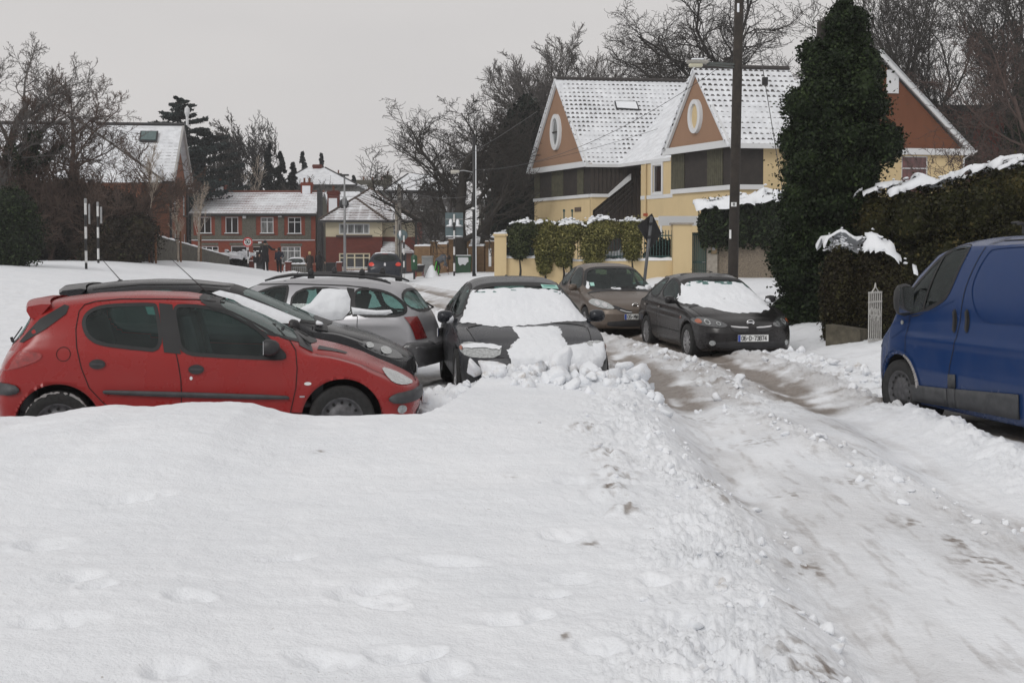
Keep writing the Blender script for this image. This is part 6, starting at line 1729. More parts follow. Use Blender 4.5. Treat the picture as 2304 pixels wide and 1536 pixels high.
    m = MB(); c = Vector((X(280), Y+1.2, Z(495))); m.lathe([(0, .0), (.25, .05), (.42, .16)], tuple(c), 14, axis='Y'); m.tube([c, c+Vector((-.1,.3,-.5))], .03, 5); mk('satellite_dish', m, GUTTER, uv=False)
hip_house()

def gable_house():        # tall brown brick house on the left, steep snowy roof
    Y = 82.0; P = lambda px, py, y: D(px, py, y)
    c = P(394, 407, 82); zE = c.z; A = Vector((c.x, 82, 0)); B_ = Vector((PX(438, 90), 90.0, 0)); M_ = (A+B_)/2; zR = PZ(282, 86.0)
    off = Vector((A.x, A.y, .6)); root = empty('gabled_house', off); tag(root, 'tall brown brick house with a steep snowy roof, behind the bare shrubs on the left', 'house')
    mk = mkr(root, off); b = (B_-A).normalized(); e = Vector((-1, -.10, 0)).normalized(); g = .2
    a0 = A+b*.45+e*.5; L = (B_-A).length-.9; Ug = b; Ng = Ug.cross(UP)
    def ug(px):
        k = (px-1152)/F; return (k*a0.y-a0.x)/(Ug.x-k*Ug.y)
    ops = []
    for (l, r, t, bt) in ((392, 399, 437, 482), (413, 418.5, 438, 483), (394, 399, 526, 555), (415, 419, 526, 560)):
        ops.append((ug(l), PZ(bt, 86)-g, ug(r), PZ(t, 86)-g))
    m = MB(); wallface(m, a0+UP*g, Ug, L, zE-g, ops); m.prism([a0+UP*zE, a0+Ug*L+UP*zE, a0+Ug*(L/2)+UP*(zR-.6)], -Ng*.2); mk('gable_wall', m, BR_L)
    for op in ops: window_at(root, a0+UP*g-off, Ug, op, 1, (.5,), WHITE, PANEC, STONE, .12, .10)
    m = MB(); fo = [(2.0, PZ(525, 82)-g, 2.9, PZ(480, 82)-g)]
    c0 = a0+e*22; wallface(m, c0+UP*g, -e, 22, zE-g, [(22-2.0, PZ(525, 82)-g, 22-1.2, PZ(480, 82)-g), (22-8.0, 3, 22-7, 4.8)]); mk('front_wall', m, BR_L)
    for op in ((20.0, PZ(525, 82)-g, 20.8, PZ(480, 82)-g), (14.0, 3, 15, 4.8)): window_at(root, c0+UP*g-off, -e, op, 1, (.5,), WHITE, PANEC, STONE, .12, .10)
    m = MB(); wallface(m, B_-b*.45+e*.5+UP*g, e, 22, zE-g); wallface(m, c0+Vector((0,8,0))+UP*g, Vector((0,-1,0)), 8, zE-g); mk('wall', m, BR_L)
    m = MB(); slab(m, [A+UP*zE-b*.2, M_+UP*zR, M_+e*22+UP*zR, A+e*22+UP*zE-b*.2][::-1], .2); mk('roof', m, RF_D)
    m = MB(); slab(m, [B_+UP*zE, M_+UP*zR, M_+e*22+UP*zR, B_+e*22+UP*zE], .2); mk('roof', m, RF_D)
    m = MB(); m.tube([M_+UP*(zR+.05), M_+e*22+UP*(zR+.05)], .13, 6); mk('ridge_tiles', m, GUTTER, uv=False)
    m = MB()
    for p in (A-b*.2, B_+b*.1): 
        m.prism([p+UP*(zE+.05), M_+UP*(zR+.05), M_+UP*(zR-.35), p+UP*(zE-.35)], e*.14)
    mk('barge_board', m, render_mat('weathered_white', (.42, .41, .40), .4))
    m = MB(); m.tube([M_+UP*zR-e*.2, M_+UP*(zR+.9)-e*.2], .10, 6); m.lathe([(0,.5),(.18,.3),(.2,0),(.1,-.3)], tuple(M_+UP*(zR+.9)-e*.2), 8); mk('finial', m, WHITE, uv=False)
    m = MB(); m.tube([a0+Ng*.1+Ug*.1+UP*zE, a0+Ng*.1+Ug*.1+UP*g], .09, 6); m.tube([a0+Ug*(L-.1)+Ng*.1+UP*zE, a0+Ug*(L-.1)+Ng*.1+UP*g], .09, 6); bar3(m, A-b*.25+UP*(zE-.12), A+e*22-b*.25+UP*(zE-.12), .16, .16); mk('gutter', m, GUTTER, uv=False)
    # skylight
    n = ((M_+UP*zR)-(A+UP*zE)).cross(e).normalized()
    if n.z < 0: n = -n
    def on(px, py, o=.1):
        d = ray(px, py); E = Vector((0,0,EYE)); t = ((A+UP*zE)-E).dot(n)/d.dot(n); return E+d*t+n*o
    q = [on(317, 300), on(357, 300), on(354, 323), on(314, 322)]
    m = MB(); m.prism(q, n*.12); s = mk('skylight', m, GUTTER, uv=False); cq = sum(q, Vector())/4
    m = MB(); m.prism([cq+(p-cq)*.84+n*.13 for p in q], n*.03); mk('pane', m, simple('sky_glass', (.12, .17, .17), .08, .3), s, uv=False)
    # cross wing with a hipped front standing higher
    Yc = 79; ap = P(168, 264, 83); l = P(20, 400, Yc); r = P(318, 402, Yc); zc = zE-.1
    m = MB(); slab(m, [(l.x, Yc-.5, zc), (r.x+1.5, Yc-.5, zc), tuple(ap)], .2); mk('roof', m, roof_mat('slate_deep_snow', (.06, .055, .052), .5, .34, .9, .9, .3))
    m = MB(); slab(m, [(r.x+1.5, Yc-.5, zc), tuple(P(305, 300, 87)), tuple(P(249, 283, 88)), tuple(ap)], .2); slab(m, [(l.x, Yc-.5, zc), tuple(ap), (l.x, 92, zc)], .2); mk('roof', m, RF_D)
    m = MB(); wallface(m, Vector((l.x+.3, Yc, g)), Vector((1,0,0)), r.x-l.x-.3, zc-g); mk('wall', m, BR_L)
    m = MB(); m.tube([(r.x+1.5, Yc-.5, zc), tuple(ap)], .08, 6); mk('hip_tiles', m, simple('old_hip_tile', (.08, .075, .07), .9), uv=False)
gable_house()

def simple_house(name, label, Y, xl, xr, zg, ze, apx, zr, wall, roofm, hip=True, depth=8, wins=(), chim=(), ridge=None, wpane=PANE, group=None):
    """background house: xl..xr walls in metres, ridge between apx[0]..apx[1]"""
    off = Vector(((xl+xr)/2, Y, zg)); root = empty(name, off); tag(root, label, 'house', group)
    mk = mkr(root, off); ops = [(a-xl, c-zg, b-xl, d-zg) for a, b, c, d in wins]
    m = MB(); wallface(m, Vector((xl, Y, zg)), Vector((1,0,0)), xr-xl, ze-zg, ops); mk('wall', m, wall)
    m = MB(); wallface(m, Vector((xr, Y, zg)), Vector((0,1,0)), depth, ze-zg); wallface(m, Vector((xl, Y+depth, zg)), Vector((0,-1,0)), depth, ze-zg); wallface(m, Vector((xr, Y+depth, zg)), Vector((-1,0,0)), xr-xl, ze-zg); mk('wall', m, wall)
    for op in ops: window_at(root, Vector((xl, Y, zg))-off, Vector((1,0,0)), op, 2, (.62,), WHITE, wpane, None, .1, .09)
    l, r = xl-.4, xr+.4; f, b = Y-.4, Y+depth+.4; ym = Y+depth/2
    m = MB(); a0, a1 = (apx[0], ym, zr), (apx[1], ym, zr)
    slab(m, [(l, f, ze), (r, f, ze), a1, a0] if apx[1]-apx[0] > .1 else [(l, f, ze), (r, f, ze), a0], .16); mk('roof', m, roofm)
    m = MB(); slab(m, [(r, b, ze), (l, b, ze), a0, a1] if apx[1]-apx[0] > .1 else [(r, b, ze), (l, b, ze), a0], .16); slab(m, [(r, f, ze), (r, b, ze), a1], .16); slab(m, [(l, b, ze), (l, f, ze), a0], .16); mk('roof', m, roofm)
    m = MB(); bar3(m, (l, f-.05, ze-.1), (r, f-.05, ze-.1), .12, .15)
    for p in ((l, f, ze), ): m.tube([p, a0], .11, 5)
    m.tube([(r, f, ze), a1], .11, 5); mk('gutter', m, GUTTER, uv=False)
    for (cx, z1, w_, mt, n) in chim: chimney(root, cx-off.x, depth/2, ze-zg, z1-zg, w_, .7, mt, n, snow=False)
    return root
# large hipped roof behind the terrace
Yh = 140.0; q = lambda zx, zy: (PX(420+zx/3.339, Yh), PZ(200+zy/3.339, Yh))
simple_house('distant_house', 'distant house with a big snow covered hipped roof above the brick terrace', Yh-5, q(780, 0)[0], q(1300, 0)[0], 0, q(0, 735)[1], (q(905, 0)[0], q(1045, 0)[0]), q(0, 592)[1], GREYR, RF_S, depth=10, chim=((q(987, 0)[0], q(0, 575)[1], 1.0, BR_D, 0),))
simple_house('distant_house', 'low snowy roof with a white gable edge peeping over the left end of the terrace', 128, q(50, 0)[0]*.93, q(345, 0)[0]*.93, 0, PZ(417, 128), (PX(476, 132), PX(477, 132)), PZ(377, 132), render_mat('dark_grey_render', (.07, .07, .065), .2), RF_S, depth=8)
simple_house('distant_house', 'pale yellow house squeezed between the brick terrace and the detached house', 117, PX(713, 117), PX(828, 117), -.4, PZ(470, 117), (PX(716, 121), PX(812, 121)), PZ(431, 121), render_mat('yellow_render', (.60, .52, .33), .15), RF_S, depth=8, wins=((PX(727, 117), PX(731, 117), PZ(553, 117), PZ(545, 117)),))
q6 = lambda zx, zy, y: (PX(720+zx/5.69, y), PZ(370+zy/5.69, y))
wn = []
for zx in (930, 1070, 1190): wn.append((q6(zx, 0, 128)[0], q6(zx+60, 0, 128)[0], q6(0, 450, 128)[1], q6(0, 372, 128)[1]))
for zx in (930, 1280, 1560): wn.append((q6(zx, 0, 128)[0], q6(zx+70, 0, 128)[0], q6(0, 600, 128)[1], q6(0, 540, 128)[1]))
wn.append((q6(1520, 0, 128)[0], q6(1620, 0, 128)[0], q6(0, 440, 128)[1], q6(0, 370, 128)[1]))
simple_house('distant_house', 'wide grey house with snowy roof behind the spreading bare tree', 128, q6(880, 0, 128)[0], q6(1800, 0, 128)[0], -.5, q6(0, 330, 128)[1], (q6(1130, 0, 133)[0], q6(1480, 0, 133)[0]), q6(0, 120, 133)[1], render_mat('dim_grey_render', (.105, .10, .10), .25), RF_S, depth=10, wins=wn,
             chim=((q6(870, 0, 133)[0], q6(0, 150, 133)[1], .9, PEB, 1),))
Y7 = 118
simple_house('distant_house', 'small grey house with white windows beside the dark conifer', Y7, q6(2035, 0, Y7)[0], q6(2330, 0, Y7)[0], -.2, q6(0, 430, Y7)[1], (q6(2200, 0, Y7+4)[0], q6(2330, 0, Y7+4)[0]), q6(0, 340, Y7+4)[1], render_mat('mid_grey_render', (.17, .165, .15), .25), RF_S, depth=8,
             wins=((q6(2095, 0, Y7)[0], q6(2185, 0, Y7)[0], q6(0, 565, Y7)[1], q6(0, 450, Y7)[1]), (q6(2095, 0, Y7)[0], q6(2185, 0, Y7)[0], q6(0, 760, Y7)[1], q6(0, 670, Y7)[1])))
simple_house('distant_house', 'far roof with a row of chimney pots behind the detached house', 150, q6(380, 0, 150)[0], q6(900, 0, 150)[0], -.5, q6(0, 330, 150)[1], (q6(560, 0, 154)[0], q6(700, 0, 154)[0]), q6(0, 255, 154)[1], GREYR, RF_S, depth=9,
             chim=((q6(615, 0, 154)[0], q6(0, 205, 154)[1], 6.2*.85, PEB, 4), (q6(235, 0, 154)[0], q6(0, 120, 154)[1], .8, PEB, 1)))
# flat roofed brick block on the far right, behind the trees
def block():
    Y = 80; xl, xr, zt = PX(2105, Y), PX(2420, Y), PZ(247, Y); off = Vector(((xl+xr)/2, Y, 0)); root = empty('brick_block', off)
    tag(root, 'flat roofed dark brick block behind the bare trees at the far right', 'building'); mk = mkr(root, off)
    ops = [(PX(a, Y)-xl, PZ(330, Y), PX(b, Y)-xl, PZ(280, Y)) for a, b in ((2155, 2170), (2255, 2292), (2340, 2375))]
    m = MB(); wallface(m, Vector((xl, Y, 0)), Vector((1,0,0)), xr-xl, zt, ops); wallface(m, Vector((xl, Y+9, 0)), Vector((0,-1,0)), 9, zt); wallface(m, Vector((xr, Y, 0)), Vector((0,1,0)), 9, zt); mk('wall', m, BR_D)
    m = MB(); m.box(((xl+xr)/2, Y+4.5, zt+.1), (xr-xl+.5, 9.6, .35)); mk('roof', m, GUTTER, uv=False)
    for op in ops: window_at(root, Vector((xl, Y, 0))-off, Vector((1,0,0)), op, 2, (.5,), GREYR, PANE, None, .1, .07)
block()
# ================================================================== garden walls, gates, poles and signs
GREENM = simple('green_ironwork', (.010, .050, .045), .5, 0, .3, 12)
ROUGH = simple('roughcast', (.20, .165, .125), .95, 0, .45, 22, .9, 38, bdist=.03)
CONC = simple('pale_concrete', (.30, .27, .23), .9, 0, .25, 5, .3, 40)
GALV = simple('galvanised_steel', (.28, .285, .29), .5, .4, .15, 8)
BLK = simple('black_paint', (.013, .013, .014), .45); WHT = simple('white_band_paint', (.62, .62, .61), .5, 0, .12, 9)
WOODP = simple('creosoted_pole', (.028, .022, .017), .85, 0, .4, 4, .4, 25)
TIMB = simple('stake_timber', (.19, .085, .04), .85, 0, .3, 6)

def thing(name, loc, label, cat, group=None, rz=0.0):
    e = empty(name, loc, rz); tag(e, label, cat, group); return e
def wallrun(name, label, a, b, z0, z1a, z1b, th, mat, cap=None, snow=True, capt=.08, cat='wall', group=None):
    """straight wall between two points, with coping and a strip of snow on top"""
    a = Vector((*a, 0)); b = Vector((*b, 0)); e = thing(name, (a.x, a.y, 0), label, cat, group)
    d = b-a; n = Vector((-d.y, d.x, 0)).normalized()*th/2; o = a.copy()
    m = MB(); m.add([a+n+UP*z0-o, a-n+UP*z0-o, b-n+UP*z0-o, b+n+UP*z0-o, a+n+UP*z1a-o, a-n+UP*z1a-o, b-n+UP*z1b-o, b+n+UP*z1b-o], [(0,1,2,3), (4,7,6,5), (0,4,5,1), (1,5,6,2), (2,6,7,3), (3,7,4,0)]); m.build('wall_body', mat, e, uv=True)
    if cap is not None:
        m = MB(); bar3(m, a+UP*(z1a+capt/2)-o, b+UP*(z1b+capt/2)-o, th+.10, capt); m.build('coping', cap, e, uv=True)
    if snow:
        m = MB(); k = 30; ct = capt if cap is not None else 0; rs = random.Random(len(label)); rows = []
        for i in range(k+1):
            p = a+(b-a)*(i/k)-o; z = z1a+(z1b-z1a)*i/k+ct; h = .07+.08*rs.random()
            w = n*(1+.15*rs.random()); rows.append((p+w*1.05+UP*(z+.004), p+w*.6+UP*(z+h), p-w*.6+UP*(z+h), p-w*1.05+UP*(z+.004)))
        for r in rows: m.v.extend([tuple(q) for q in r])
        for i in range(k):
            for j in range(3): m.f.append((i*4+j, i*4+j+1, (i+1)*4+j+1, (i+1)*4+j)); m.m.append(0)
        m.build('coping_snow', SNOW, e, smooth=True)
    return e
def pier(name, label, x, y, z0, z1, w, mat, group, capm=None, snow=True, cat='gate pier'):
    e = thing(name, (x, y, z0), label, cat, group); h = z1-z0
    m = MB(); m.box((0, 0, h/2), (w, w, h)); m.build('shaft', mat, e, uv=True)
    m = MB(); m.box((0, 0, h+.04), (w+.12, w+.12, .08)); m.build('cap', capm or mat, e, uv=True)
    if snow: m = MB(); m.box((0, 0, h+.11), (w+.06, w+.06, .07)); m.build('cap_snow', SNOW, e, bevel=.03)
    return e
# cream wall before the cream house
YW = 50.0
def cream_wall():
    xl, xp, xg = PX(1117, YW), PX(1140, YW), PX(1270, YW); zt = PZ(530, YW)
    g0 = .35
    wallrun('garden_wall', 'cream rendered garden wall with clipped shrubs leaning over it, left of the small blue gate', (PX(1117, YW), YW), (PX(1268, YW), YW), 0, PZ(581, YW), PZ(581, YW), .3, CREAM)
    wallrun('garden_wall', 'cream rendered garden wall under green railings, right of the small blue gate', (PX(1288, YW), YW), (PX(1512, YW), YW), 0, PZ(588, YW), PZ(586, YW), .3, CREAM)
    pier('gate_pier', 'cream rendered pier at the left end of the garden wall', PX(1126, YW), YW-.06, 0, PZ(531, YW), .5, CREAM, None)
    pier('gate_pier', 'tall cream pier with moulded cap beside the green gate', PX(1532, YW), YW-.1, 0, PZ(506, YW), .78, CREAM, None, CONC, False)
    def railing(label, a, b, zb, zt):
        e = thing('railings', (PX(a, YW), YW, zb), label, 'railings'); w = PX(b, YW)-PX(a, YW); h = zt-zb; n = int(w/.125)
        for z in (.12, h-.22): m = MB(); m.box((w/2, 0, z), (w, .04, .05)); m.build('rail', GREENM, e)
        m = MB()
        for i in range(n+1): m.box((w*i/n, 0, h/2), (.028, .028, h))
        m.build('bars', GREENM, e); return e
    railing('green iron railings on the cream wall, between the pier and the leaning sign', 1300, 1511, PZ(586, YW)+.05, PZ(518, YW))
    railing('green iron railings at the far left end of the cream wall', 1139, 1262, PZ(580, YW)+.05, PZ(531, YW))
    e = thing('garden_gate', (PX(1278, YW), YW, .3), 'narrow dark blue iron gate between the clipped shrubs', 'gate'); m = MB()
    for i in range(5): m.box((-.15+.075*i, 0, .7), (.025, .025, 1.4))
    m.box((0, 0, .1), (.36, .03, .04)); m.box((0, 0, 1.2), (.36, .03, .04)); m.build('bars', simple('blue_ironwork', (.012, .035, .06), .5), e)
    for s in (-1, 1): m = MB(); m.box((s*.17, .01, 1.5), (.05, .05, 3.0)); m.box((s*.17, .01, 3.05), (.09, .09, .1)); m.build('gate_post', GREENM, e)
    # pointed iron finials seen above the shrubs
    e = thing('iron_arch', (PX(1275, YW+2), YW+2, .4), 'pair of slanting green iron points rising above the clipped shrubs', 'ironwork'); zt = PZ(489, YW+2)-.4
    for s in (-1, 1): m = MB(); m.prism([(s*.27, 0, zt), (s*.27, 0, 0), (s*.20, 0, 0), (s*.03, 0, zt-.55), (s*.08, 0, zt-.5), (s*.20, 0, zt-.25)], (0, .04, 0)); m.build('pointed_post', GREENM, e)
    # solid green gate
    e = thing('green_gate', (PX(1551, YW), YW, .2), 'tall solid green gate in the roughcast wall, beside the cream pier', 'gate'); w = PX(1590, YW)-PX(1551, YW); h = PZ(523, YW)-.2
    m = MB()
    for i in range(9): m.box((w*(i+.5)/9, 0, h/2), (w/9-.012, .05, h))
    m.build('panel', GREENM, e); 
    for z_ in (h-.08, .1, h*.45): m = MB(); m.box((w/2, -.035, z_), (w, .03, .09)); m.build('rail', GREENM, e)
    m = MB(); m.box((w*.82, -.06, h*.45), (.14, .06, .03)); m.build('handle', GALV, e)
    m = MB(); x2 = PX(1562, YW+3); m.box((PX(1548, YW+3), YW+3, PZ(497, YW+3)), (2.6, .3, .42)); o = m.build('door_lintel', WHITE, None); tag(o, 'white lintel over the doorway behind the green gate', 'lintel')
    e = pier('gate_pier', 'pale roughcast gate pier carrying an intercom panel', PX(1600, YW), YW-.08, 0, PZ(520, YW), .42, CONC, None, snow=False)
    m = MB(); m.box((.06, -.24, 1.78), (.24, .06, .46)); i_ = m.build('intercom', simple('brass_panel', (.22, .16, .09), .5, .3), e, bevel=.01)
    m = MB(); m.box((.04, -.275, 1.80), (.13, .01, .20)); m.build('speaker_grille', GALV, i_)
    wallrun('roughcast_wall', 'brown roughcast wall hung with ivy, behind the telegraph pole', (PX(1610, YW), YW), (PX(1800, YW), YW-.5), 0, PZ(520, YW), PZ(512, YW), .3, ROUGH, snow=False)
cream_wall()
# buff brick wall at the far end, with piers
def brick_walls():
    q = lambda zx: 720+zx/5.69; zz = lambda zy, y: PZ(370+zy/5.69, y)
    runs = [(1228, 1432, 1047, 78), (1528, 1652, 1022, 77), (1925, 2120, 1047, 74)]
    labs = ['buff brick wall behind the grey cabinet', 'buff brick wall behind the bending shoveller', 'buff brick wall right of the green bin, next to the cream wall']
    for (a, b, t, y), l in zip(runs, labs): wallrun('brick_wall', l, (PX(q(a), y), y), (PX(q(b), y-.8), y-.8), -.3, zz(t, y), zz(t, y), .3, BR_Y)
    for (a, b, t, y, l) in ((1430, 1530, 1005, 77.5, 'buff brick pier just right of the grey cabinet'), (1655, 1840, 975, 76.5, 'broad dark brick pier behind the striped sign pole'), (1845, 1925, 990, 75.5, 'buff brick pier above the green bin'), (2120, 2236, 1005, 73, 'last buff brick pier with an icicle of snow, by the cream wall')):
        w = PX(q(b), y)-PX(q(a), y); e = pier('brick_pier', l, (PX(q(a), y)+PX(q(b), y))/2, y-.1, -.3, zz(t, y), w, BR_Y, None)
        if t > 980 and a > 1500: m = MB(); m.box((0, -w/2-.03, 1.5), (w*.3, .06, 1.1)); m.build('driven_snow', SNOW, e, bevel=.03)
brick_walls()
# old stone wall on the left
def stone_wall():
    A = (PX(300, 60), 60); B_ = (PX(509, 88), 88)
    wallrun('stone_wall', 'long rough stone wall with a snowy top running away on the left', A, B_, -.4, PZ(519, 60), PZ(577, 88), .5, STONE, None)
stone_wall()
def road_end():       # piers and railings before the end houses
    y = 90; z = lambda v: PZ(v, y)
    for (a, b, t, l) in ((562, 571, 590, 'dark red brick gate pier left of the tall walking man'), (643, 655, 592, 'brick gate pier with snowy cap between the two walking pairs'), (758, 769, 593, 'brick gate pier at the corner of the detached house')):
        pier('gate_pier', l, (PX(a, y)+PX(b, y))/2, y, -.5, z(t), PX(b, y)-PX(a, y), BR_D, None)
    for (a, b, c, l) in ((656, 688, GALV, 'low silver railings before the brick terrace'), (770, 832, WHITE, 'low white railings before the detached house')):
        e = thing('railings', (PX(a, y), y, -.35), l, 'railings'); w = PX(b, y)-PX(a, y); n = int(w/.14); h = z(600)+.35
        m = MB(); m.box((w/2, 0, h-.05), (w, .04, .05)); m.box((w/2, 0, .15), (w, .04, .05)); m.build('rail', c, e)
        m = MB()
        for i in range(n+1): m.box((w*i/n, 0, h/2), (.03, .03, h))
        m.build('bars', c, e)
    wallrun('garden_wall', 'low grey wall with snow on it behind the silver railings', (PX(655, y+1), y+1), (PX(700, y+1), y+1), -.5, z(595), z(595), .25, STONE)
    wallrun('garden_wall', 'low dark wall under the white railings of the detached house', (PX(757, y+.4), y+.4), (PX(900, y+.4), y+.4), -.6, z(612), z(612), .3, BR_D)
    e = thing('wheeled_bin', (PX(745, y-12), y-12, gz(-12, 78)-.02), 'black square bin standing by the dark coated walker', 'bin'); m = MB(); m.prism([(-.24,-.2,0), (.24,-.2,0), (.24,.3,0), (-.24,.3,0)], (0,0,.05)); m.box((0, 0, .42), (.62, .5, .82)); m.build('bin_body', BLK, e, bevel=.03); m = MB(); m.box((0, 0, .86), (.68, .56, .06)); m.build('lid', BLK, e, bevel=.02)
road_end()

def striped_pole(label, px, Y, ytop, ybot, band, r=.05, sign=None, cap=True, lean=0):
    x = PX(px, Y); zt = PZ(ytop, Y); zb = gz(x, Y)-.05
    e = thing('striped_pole', (x, Y, zb), label, 'pole', None); H = zt-zb; n = int(H/band)+1; w, b = MB(), MB()
    for i in range(n):
        z0 = H-(i+1)*band; z1 = H-i*band; z0 = max(0, z0)
        (w if i % 2 == 0 else b).cyl((0, 0, z0), (0, 0, z1), r, 10)
    w.build('white_bands', WHT, e, smooth=True, sharp=40); b.build('black_bands', BLK, e, smooth=True, sharp=40)
    if cap: m = MB(); m.lathe([(r*1.12, 0), (r*1.15, .16), (r*.8, .19), (0, .19)], (0, 0, H-.02), 10); m.build('cap', GALV, e)
    return e, H
e, H = striped_pole('taller of the two black and white banded crossing poles, left', 194, 48, 456, 0, .48)
m = MB(); m.box((.13, .05, H-.45), (.07, .03, .8)); m.build('sign_edge', GALV, e)
e, H = striped_pole('shorter black and white banded crossing pole carrying a sign edge, right one', 221.5, 54, 463, 0, .48)
m = MB(); m.box((.13, .05, H-.42), (.09, .03, .75)); m.build('sign_edge', GALV, e)
# speed limit sign
e, H = striped_pole('black and white banded pole carrying a round red ringed speed sign reading 50', 558.5, 80, 548, 0, .44, .045, cap=False)
def disc(e, z, r, face, label_parts=True):
    m = MB(); m.lathe([(0, .02), (r, .02), (r, -.02), (0, -.02)], (0, -.07, z), 28, axis='Y'); s = m.build('sign_plate', GALV, e)
    return s
s = disc(e, H+.10, .33, 0)
m = MB(); m.lathe([(.325, -.024), (.325, -.032), (.235, -.032), (.235, -.024)], (0, -.07, H+.10), 28, axis='Y'); m.build('red_ring', simple('sign_red', (.45, .03, .03), .4), s)
m = MB(); m.lathe([(.235, -.026), (0, -.026)], (0, -.07, H+.10), 28, axis='Y'); m.build('sign_face', PLATEW, s)
m = MB(); strokes(m, '50', .22, .34, lambda u, v: (-.15+u, -.105, H+.02+v), .045); strokes(m, 'km/h', .05, .2, lambda u, v: (-.09+u, -.105, H-.08+v), .012); m.build('sign_digits', INK, s)
# rectangular sign seen from behind, on a banded pole
e, H = striped_pole('black and white banded pole with a grey rectangular sign back holding clumps of snow', 1022, 62, 482, 0, .42, .05, cap=False)
w = PX(1042, 62)-PX(1002, 62); h = PZ(477, 62)-PZ(531, 62)
m = MB(); m.box((0, -.0+.08, H-h/2+.08), (w, .03, h)); s = m.build('sign_back', simple('sign_back_grey', (.10, .14, .15), .5, .2, .15, 3), e)
m = MB()
for z in (H-.25, H-h*.52, H-h*.95): m.box((0, .05, z), (w*.96, .04, .06))
m.build('sign_rails', GALV, s)
m = MB()
for sx in (-.20, .20):
    m.lathe([(0, .28), (.07, .24), (.10, .1), (.085, 0), (.12, -.06), (0, -.1)], (sx*.9, .03, H-h*.52+.12), 9)
    m.lathe([(0, .09), (.14, .05), (.20, 0), (0, -.02)], (sx*1.2, .03, H-h*.52+.03), 9); m.lathe([(0, .05), (.2, .03), (.22, 0), (0, -.02)], (sx*1.1, .03, H-h*.95+.03), 9)
m.build('sign_snow', SNOW, s, smooth=True)
def street_pole(label, px, Y, ytop, r0, r1, mat, name='lamp_post', cat='lamp post', lean=0.0):
    x = PX(px, Y); zt = PZ(ytop, Y); zb = gz(x, Y)-.1; e = thing(name, (x, Y, zb), label, cat); H = zt-zb
    m = MB(); m.tube([(0, 0, 0), (lean*.5, 0, H*.5), (lean, 0, H)], [r0, (r0+r1)/2, r1], 12); m.build('shaft', mat, e, smooth=True); return e, H
e, H = street_pole('grey steel mast with a small square lamp on top, before the detached house', 776, 84, 398, .11, .06, GALV, lean=.0)
m = MB(); m.box((0, 0, H+.12), (.62, .3, .12)); m.cyl((0, 0, H-.05), (0, 0, H+.1), .04); m.build('lamp_head', BLK, e, bevel=.02); m = MB(); m.lathe([(.10, 0), (.16, .1), (.16, .5), (.10, .6)], (0, 0, H*.72), 10); m.build('camera_housing', GALV, e)
e, H = street_pole('pale wooden pole behind the dark hatchback, wires fanning from its top', 899, 70, 414, .14, .10, simple('weathered_pole', (.24, .225, .205), .9, 0, .3, 3), 'utility_pole', 'pole')
m = MB(); m.cyl((-.17, -.05, 0), (-.17, -.05, H*.78), .085, 10); m.build('second_shaft', CONC, e, smooth=True); m = MB(); m.box((.0, -.13, H*.3), (.04, .03, 3.2)); m.build('cable_cover', BLK, e)
e, H = striped_pole('short banded pole with a round sign back, beside the pale wooden pole', 909, 68, 530, 0, .36, .05, cap=False)
m = MB(); m.lathe([(0, .02), (.30, .02), (.30, -.02), (0, -.02)], (-.1, .09, H+.02), 24, axis='Y'); s = m.build('sign_back', MATS['sign_back_grey'], e); m = MB(); m.lathe([(0, .25), (.06, .2), (.08, 0), (0, -.2)], (-.22, .05, H+.05), 8); m.build('sign_snow', SNOW, s, smooth=True)
e, H = street_pole('slim dark street lamp post with its arm over the pavement and snow down one side', 1067, 58, 305, .10, .07, BLK)
m = MB(); m.box((.085, -.04, H*.48), (.05, .05, H*.9)); m.build('driven_snow', SNOW, e, bevel=.02)
za = PZ(386, 58)-e.location.z; m = MB(); m.tube([(0, 0, za-.05), (-.5, 0, za+.05), (-.75, 0, za+.02)], [.03, .03, .03], 6); m.build('arm', GALV, e)
m = MB(); m.box((-.92, 0, za), (.42, .2, .13)); m.box((-1.0, 0, za-.08), (.26, .16, .06)); m.build('lamp_head', simple('lamp_cover', (.45, .43, .38), .4, 0, .1), e, bevel=.03); m = MB(); m.box((-.05, -.09, H*.49), (.14, .03, .1)); m.build('number_tag', PLATEW, e)
# big telegraph pole, with lamp bracket
Yp = 38.0; xp = PX(1648.5, Yp); zb = gz(xp, Yp)-.1
e = thing('telegraph_pole', (xp, Yp, zb), 'tall dark creosoted telegraph pole leaving the top of the picture, with lamp bracket', 'pole')
m = MB(); m.tube([(0, 0, 0), (.09, 0, 6), (.20, 0, 12.2)], [.165, .155, .14], 16); m.build('shaft', simple('creosoted_pole', (.03,.02,.02)), e, smooth=True)
L = lambda px, py, dy=0: D(px, py, Yp+dy)-e.location
m = MB(); bar3(m, L(1652, 145, -.1), L(1590, 142, -.1), .07, .06); bar3(m, L(1652, 152, -.1), L(1590, 146, -.1), .04, .04); m.build('lamp_bracket', simple('grey_green_metal', (.07, .08, .075), .6), e)
m = MB(); a, b = L(1545, 143, -.1), L(1594, 143, -.1); c = (a+b)/2; m.box(tuple(c+UP*.04), ((b-a).length, .24, .10)); m.build('lamp_head', simple('lamp_top', (.30, .29, .26), .5), e, bevel=.04)
m = MB(); m.box(tuple(c-UP*.06+Vector((-.06, 0, 0))), (.44, .20, .12)); m.build('lamp_bowl', simple('lamp_bowl', (.50, .48, .36), .2, 0, .1, coat=.8), e, bevel=.04); m = MB(); m.box(tuple(c+UP*.13), (.40, .14, .06)); m.build('lamp_snow', SNOW, e, bevel=.03)
c = L(1651, 460, -.18); m = MB(); m.box(tuple(c), (.17, .02, .13)); p_ = m.build('number_plate', PLATEW, e); m = MB(); strokes(m, '8', .075, .07, lambda u, v: tuple(c+Vector((-.02+u, -.013, -.035+v))), .016); m.build('plate_characters', INK, p_)
